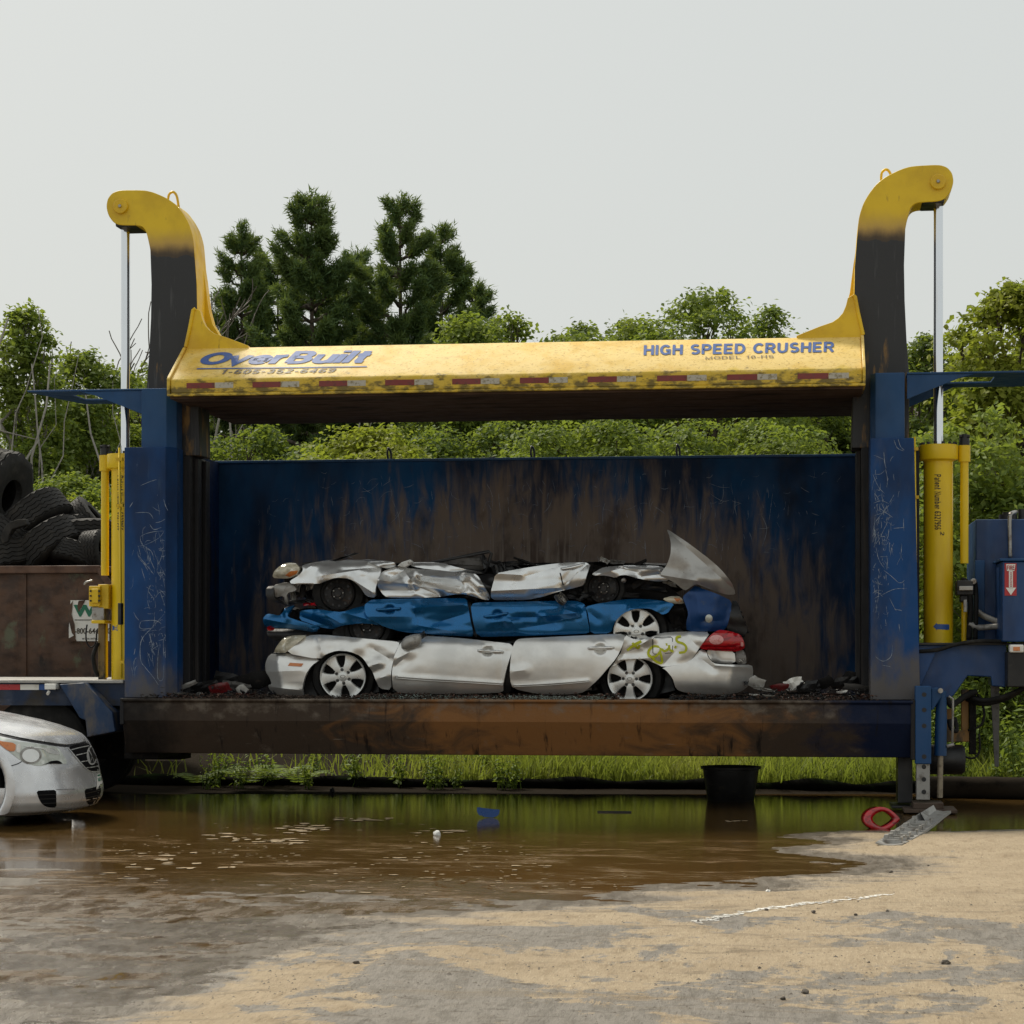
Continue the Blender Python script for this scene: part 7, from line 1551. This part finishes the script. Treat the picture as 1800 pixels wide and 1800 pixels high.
# leafy trees along the skyline, left to right
T1 = bl_tree('thin pale green tree at the left edge with bare lower stem', 45, 497, 40, 195, 21, 'leaf', 'pale_bark', lobes=16, base=.40, sprays=26, leaf=0.112, top=.75, trunk_r=.09, spread=.36)
bl_tree('small maple with light leaves standing left of the chrome rod', 150, 590, 42, 273, 22, 'leaf', 'pale_bark', lobes=15, base=.3, sprays=32, leaf=0.112, trunk_r=.08)
bl_tree('leafy tree hidden low behind the left cylinder', 225, 640, 45, 247, 23, 'leaf', 'bark', lobes=13, base=.25, sprays=30, leaf=0.120)
bl_tree('round green tree left of the long drooping pine bough', 810, 533, 40, 308, 24, 'leaf', lobes=14, sprays=34, leaf=0.112)
bl_tree('open crowned maple above the middle of the yellow head', 905, 516, 41, 357, 25, 'leaf', lobes=15, sprays=32, leaf=0.112)
bl_tree('little pointed tree between two maples above the yellow head', 1022, 534, 43, 195, 26, 'leaf_dark', lobes=14, sprays=30, leaf=0.104, top=.9)
bl_tree('dark rounded tree left of the broad maple', 1098, 524, 44, 211, 27, 'leaf_dark', lobes=13, sprays=34, leaf=0.104)
bl_tree('broad maple with several tops above the word lettering on the right', 1245, 475, 42, 438, 28, 'leaf', lobes=22, sprays=32, leaf=0.112, spread=.27)
bl_tree('maple shoulder to the right of the broad maple', 1345, 500, 44, 243, 29, 'leaf', lobes=14, sprays=34, leaf=0.104)
bl_tree('small tree peeping out beside the right yellow gusset', 1425, 553, 46, 146, 30, 'leaf_dark', lobes=10, sprays=30, leaf=0.104)
bl_tree('dark green tree between the right arm and the right chrome rod', 1630, 560, 44, 247, 31, 'leaf_dark', lobes=15, sprays=32, leaf=0.104)
bl_tree('tall light green maple at the right edge, over the blue shelf', 1780, 462, 33, 312, 32, 'leaf_yellow', lobes=32, base=.3, sprays=20, leaf=0.115, spread=.22)
bl_tree('second light maple behind the tall maple at the right edge', 1880, 440, 36, 338, 33, 'leaf_yellow', lobes=28, sprays=20, leaf=0.115, spread=.22)
# nearer, lower greenery seen through the gap and at the sides
bl_tree('yellow green sapling just over the dumpster tyres', 122, 858, 31, 156, 34, 'leaf_yellow', 'twig', lobes=12, base=.45, sprays=30, leaf=0.068, trunk_r=.03, spread=.32)
bl_tree('bright low maple under the left shelf', 118, 820, 34, 260, 35, 'leaf', 'pale_bark', lobes=14, base=.45, sprays=30, leaf=0.088, trunk_r=.05)
bl_tree('yellowish maple seen through the gap left of centre', 660, 738, 32, 429, 36, 'leaf_yellow', lobes=18, base=.4, sprays=32, leaf=0.096, spread=.30)
bl_tree('leafy tree in the gap under the middle of the head', 1060, 720, 33, 390, 37, 'leaf', lobes=18, base=.4, sprays=34, leaf=0.088, spread=.30)
bl_tree('green tree in the gap towards the right post', 1330, 722, 34, 416, 38, 'leaf', lobes=18, base=.4, sprays=32, leaf=0.088, spread=.30)
bl_tree('darker tree in the gap between the two yellowish ones', 860, 725, 36, 364, 39, 'leaf_dark', lobes=16, base=.35, sprays=34, leaf=0.096, spread=.32)
bl_tree('dark tree in the gap beside the left post', 450, 735, 36, 364, 40, 'leaf_dark', lobes=16, base=.35, sprays=32, leaf=0.096)
bl_tree('broad leaved sapling with big pale leaves behind the right cylinder', 1735, 690, 26.5, 325, 41, 'leaf_big', 'twig', lobes=18, base=.18, sprays=20, per=9, leaf=0.104, trunk_r=.03, spread=.30)
bl_tree('broad leaved sapling filling the space over the engine box', 1810, 800, 26, 312, 42, 'leaf_big', 'twig', lobes=16, base=.15, sprays=22, per=9, leaf=0.104, trunk_r=.03, spread=.32)
bl_tree('bushy sapling between the right post and the right cylinder', 1640, 820, 28, 221, 43, 'leaf_big', 'twig', lobes=16, base=.12, sprays=24, per=10, leaf=0.088, trunk_r=.03, spread=.32)
# second rank that closes the wood behind
PR = [broadleaf(60+i, 10, 3.0, lobes=17, sprays=26, leaf=.20, base=.12, trunk_r=.14) for i in range(3)]
PM = []
for i, (c_, t_) in enumerate(PR):
    a = np_mesh('crown', c_[0], c_[1], MT['leaf_dark']); b = np_mesh('trunk', t_[0], t_[1], MT['bark']); PM.append((a.data, b.data)); bpy.data.objects.remove(a); bpy.data.objects.remove(b)
BACK = [(60,700,58),(170,690,55),(280,680,58),(370,560,57),(480,600,55),(590,560,58),(690,580,56),(790,600,57),(890,610,55),(985,600,58),(1080,610,56),(1170,590,57),(1270,600,55),(1370,600,58),(1460,610,56),(1560,620,57),(1660,620,54),(1750,600,56),(1850,580,54)]
names_ = ['left of the chrome rod', 'behind the pines', 'above the yellow head', 'towards the right arm', 'at the right side']
for i, (u, v, dist) in enumerate(BACK):
    x, y, zt = ptop(u, v, dist); H = zt-gz(x, y)
    t = thing('broadleaf_tree', 'dark tree in the closed wood far behind the crusher', 'tree', (x, y, gz(x, y)), 'dark trees of the wood behind'); k = 3.0*dist/FPX
    s = H/10; t.scale = (s*1.05, s*1.05, s); t.rotation_euler = (0, 0, i*1.9)
    for nm, me in zip(('crown', 'trunk'), PM[i % 3]):
        o = bpy.data.objects.new(nm, me); COL.objects.link(o); o.parent = t
# leafless trees and pale leaning stems
for u, v, dist, seed, lab in ((235, 468, 46, 1, 'bare grey tree between the left chrome rod and the left arm'), (178, 545, 45, 2, 'bare tree with fine twigs left of the chrome rod'), (125, 560, 46, 3, 'thin bare tree near the left edge skyline'), (255, 545, 48, 9, 'low bare tree close beside the black part of the left arm'),(1605,560,45,6,'bare twigs beside the right arm')):
    x, y, zt = ptop(u, v, dist); H = zt-gz(x, y); V, F = bare(seed, H, .42, .10); o = np_mesh('bare_tree', V, F, MT['twig'], None, loc=(x, y, gz(x, y)-.05)); tag(o, lab, 'tree', 'leafless trees')
def stem(u0, v0, u1, v1, dist, r, lab):
    x0, y0, z0 = ptop(u0, v0, dist); x1, y1, z1_ = ptop(u1, v1, dist+1); z0 = gz(x0, y0)-.1
    rg = np.random.default_rng(int(u0)); V, F = tubes_np([(bend(np.array([x0, y0, z0]), np.array([x1, y1, z1_]), 9, .1, rg), np.linspace(r, r*.5, 9)), (bend(np.array([(x0+x1)/2, (y0+y1)/2, (z0+z1_)/2]), np.array([x1+.5, y1, z1_+.2]), 6, .05, rg), np.linspace(r*.5, r*.15, 6))], 7)
    o = np_mesh('tree_stem', V, F, MT['pale_bark'], None, smooth=True); tag(o, lab, 'tree', 'pale stems in the wood edge')
stem(22, 960, 14, 560, 35, .032, 'pale upright stem near the left edge'); stem(38, 960, 88, 640, 35.5, .030, 'pale slanting stem right of the upright stem at the left edge'); stem(60, 960, 56, 640, 37, .024, 'thin pale stem behind the slanting stem')
stem(240, 860, 150, 690, 38, .03, 'pale fallen stem leaning left under the left shelf'); stem(350, 800, 395, 690, 37, .035, 'pale leaning stem in the gap beside the left post'); stem(358, 812, 412, 690, 38, .03, 'second pale leaning stem in the gap, parallel to the first'); stem(615, 830, 612, 700, 34, .022, 'thin upright stem in the gap left of the first hook')
# grass bank behind the yard
rg = np.random.default_rng(4); m = 42000
gx = rg.uniform(-5.5, 9.5, m); gy = 3.22+rg.random(m)**1.6*8; keep = (gx > -1.2+rg.normal(size=m)*.9) | (rg.random(m) < .02); gx, gy = gx[keep], gy[keep]; m = len(gx)
gh = rg.uniform(.12, .42, m)*(1+.5*fbm(gx, gy, .8, .8, 9)); gzv = ground_z(gx, gy); an = rg.uniform(0, 6.28, m); lx, ly = rg.normal(size=m)*.12, rg.normal(size=m)*.12; w = rg.uniform(.006, .014, m)
b0 = np.stack([gx-w*np.cos(an), gy-w*np.sin(an), gzv-.02], 1); b1 = np.stack([gx+w*np.cos(an), gy+w*np.sin(an), gzv-.02], 1); md = np.stack([gx+lx*.35, gy+ly*.35, gzv+gh*.6], 1); tp = np.stack([gx+lx, gy+ly, gzv+gh], 1)
ww = np.stack([w*np.cos(an), w*np.sin(an), 0*w], 1)*.7
V = np.stack([b0, b1, md+ww, md-ww, tp], 1).reshape(-1, 3); i = np.arange(m)[:, None]*5
F = np.concatenate([i+np.array([[0, 1, 2]]), i+np.array([[0, 2, 3]]), i+np.array([[3, 2, 4]])], 1).reshape(-1, 3)
tag(np_mesh('grass', V, F, MT['grass'], None), kind='stuff')
# weeds: stalks with pairs of leaves
def weed_mesh(seed, H, n, leaf, spread=.25, stems=5):
    rg = np.random.default_rng(seed); paths = []; C = []; N_ = []
    for s in range(stems):
        d = np.array([rg.normal()*spread, rg.normal()*spread, 1.0]); h = H*rg.uniform(.6, 1.05); P = bend(np.array([rg.normal()*.05, rg.normal()*.05, 0]), d*h, 6, 0, rg); paths.append((P, np.linspace(.006, .002, 6)))
        for k in range(n):
            t = .2+.8*k/n; q = P[min(5, int(t*5))]; a = k*2.4; o = np.array([math.cos(a), math.sin(a), .15])*leaf*.6*rg.uniform(.7, 1.3); C.append(q+o+np.array([0, 0, (t*5 % 1)*h/5])); N_.append(np.array([math.cos(a)*.4, math.sin(a)*.4, 1])+rg.normal(size=3)*.4)
    V, F = leaves_np(np.array(C), np.array(N_), leaf, rg, .5); tv, tf = tubes_np(paths, 4); return (V, F), (tv, tf)
WM = []
for i, (H, n, leaf, st_) in enumerate([(.55, 12, .075, 6), (.8, 14, .085, 7), (.45, 9, .06, 9), (1.25, 18, .10, 8)]):
    (a, b) = weed_mesh(80+i, H, n, leaf, .22, st_); A = np_mesh('leaves', a[0], a[1], MT['weed']); B_ = np_mesh('stalk', b[0], b[1], MT['weed']); WM.append((A.data, B_.data)); bpy.data.objects.remove(A); bpy.data.objects.remove(B_)
rr = random.Random(21); WD = []
for u in (365, 385, 402, 420, 470, 540, 556, 612, 625, 703, 755, 762, 775, 800, 830, 862, 884, 905): WD.append((u, rr.uniform(24.2, 25.4), 0 if rr.random() < .6 else 2, rr.uniform(.7, 1.0)))
for u in (930, 965, 1002, 1050, 1105, 1150, 1345, 1400, 1450, 1500, 1540): WD.append((u, rr.uniform(26, 29), rr.choice((0, 1, 2)), rr.uniform(.7, 1)))
for k in range(46): WD.append((rr.uniform(1655, 1850), rr.uniform(23.4, 27.5), rr.choice((1, 3, 3, 1, 0)), rr.uniform(.7, 1.15)))
for k in range(10): WD.append((rr.uniform(1610, 1660), rr.uniform(25, 28), rr.choice((1, 3)), rr.uniform(.8, 1.1)))
def where(u, dist):
    return 'under the left half of the bed' if u < 640 else 'under the middle of the bed' if u < 920 else 'in the bright grass under the right half of the bed' if u < 1560 else 'on the bank behind the gooseneck frame'
cnt = {}
for i, (u, dist, k, s) in enumerate(WD):
    x, y, _ = ptop(u, 0, dist); w_ = where(u, dist)
    kind = ('short leafy weed', 'tall leafy weed', 'small spreading weed', 'very tall leafy weed')[k]
    t = thing('weed', f'{kind} growing {w_}', 'weed', (x, y, gz(x, y)-.02), f'{kind}s growing {w_}'); t.scale = (s, s, s); t.rotation_euler = (0, 0, rr.uniform(0, 6))
    for nm, me in zip(('leaves', 'stalk'), WM[k]):
        o = bpy.data.objects.new(nm, me); COL.objects.link(o); o.parent = t
# fern fronds at the left under the bed
def fern(u, dist, L_, n, lab, seed):
    rg = np.random.default_rng(seed); x, y, _ = ptop(u, 0, dist); C = []; N_ = []; V = []; F = []; b = 0
    t = thing('fern', lab, 'fern', (x, y, gz(x, y)), 'ferns under the left of the bed')
    for f in range(n):
        a = 2*math.pi*f/n+rg.uniform(-.3, .3); P = np.array([[math.cos(a)*s*L_, math.sin(a)*s*L_, L_*(1.1*s-.85*s*s)] for s in np.linspace(.05, 1, 13)]); V = []; F = []; b = 0
        for i in range(1, 12):
            w = L_*.26*math.sin(math.pi*(i/12)**.7); T = P[i+1]-P[i-1]; T /= np.linalg.norm(T); sd_ = np.cross(T, [0, 0, 1]); sd_ /= np.linalg.norm(sd_)
            for s in (-1, 1):
                q = P[i]; e = q+sd_*s*w+T*w*.35-np.array([0, 0, w*.15]); h = T*L_*.028; V += [q-h, q+h, e]; F.append((b, b+1, b+2)); b += 3
        o = np_mesh('frond', V, F, MT['weed'], None); o.parent = t
for u, dist, L_, n, lab, s in ((440, 24.6, .55, 8, 'large fern under the left part of the bed', 1), (480, 24.9, .6, 8, 'fern with long fronds right of the large fern', 2), (525, 24.7, .5, 7, 'smaller fern right of the long fronded fern', 3), (345, 24.8, .4, 6, 'small fern at the left end of the dark sock', 4)): fern(u, dist, L_, n, lab, s)
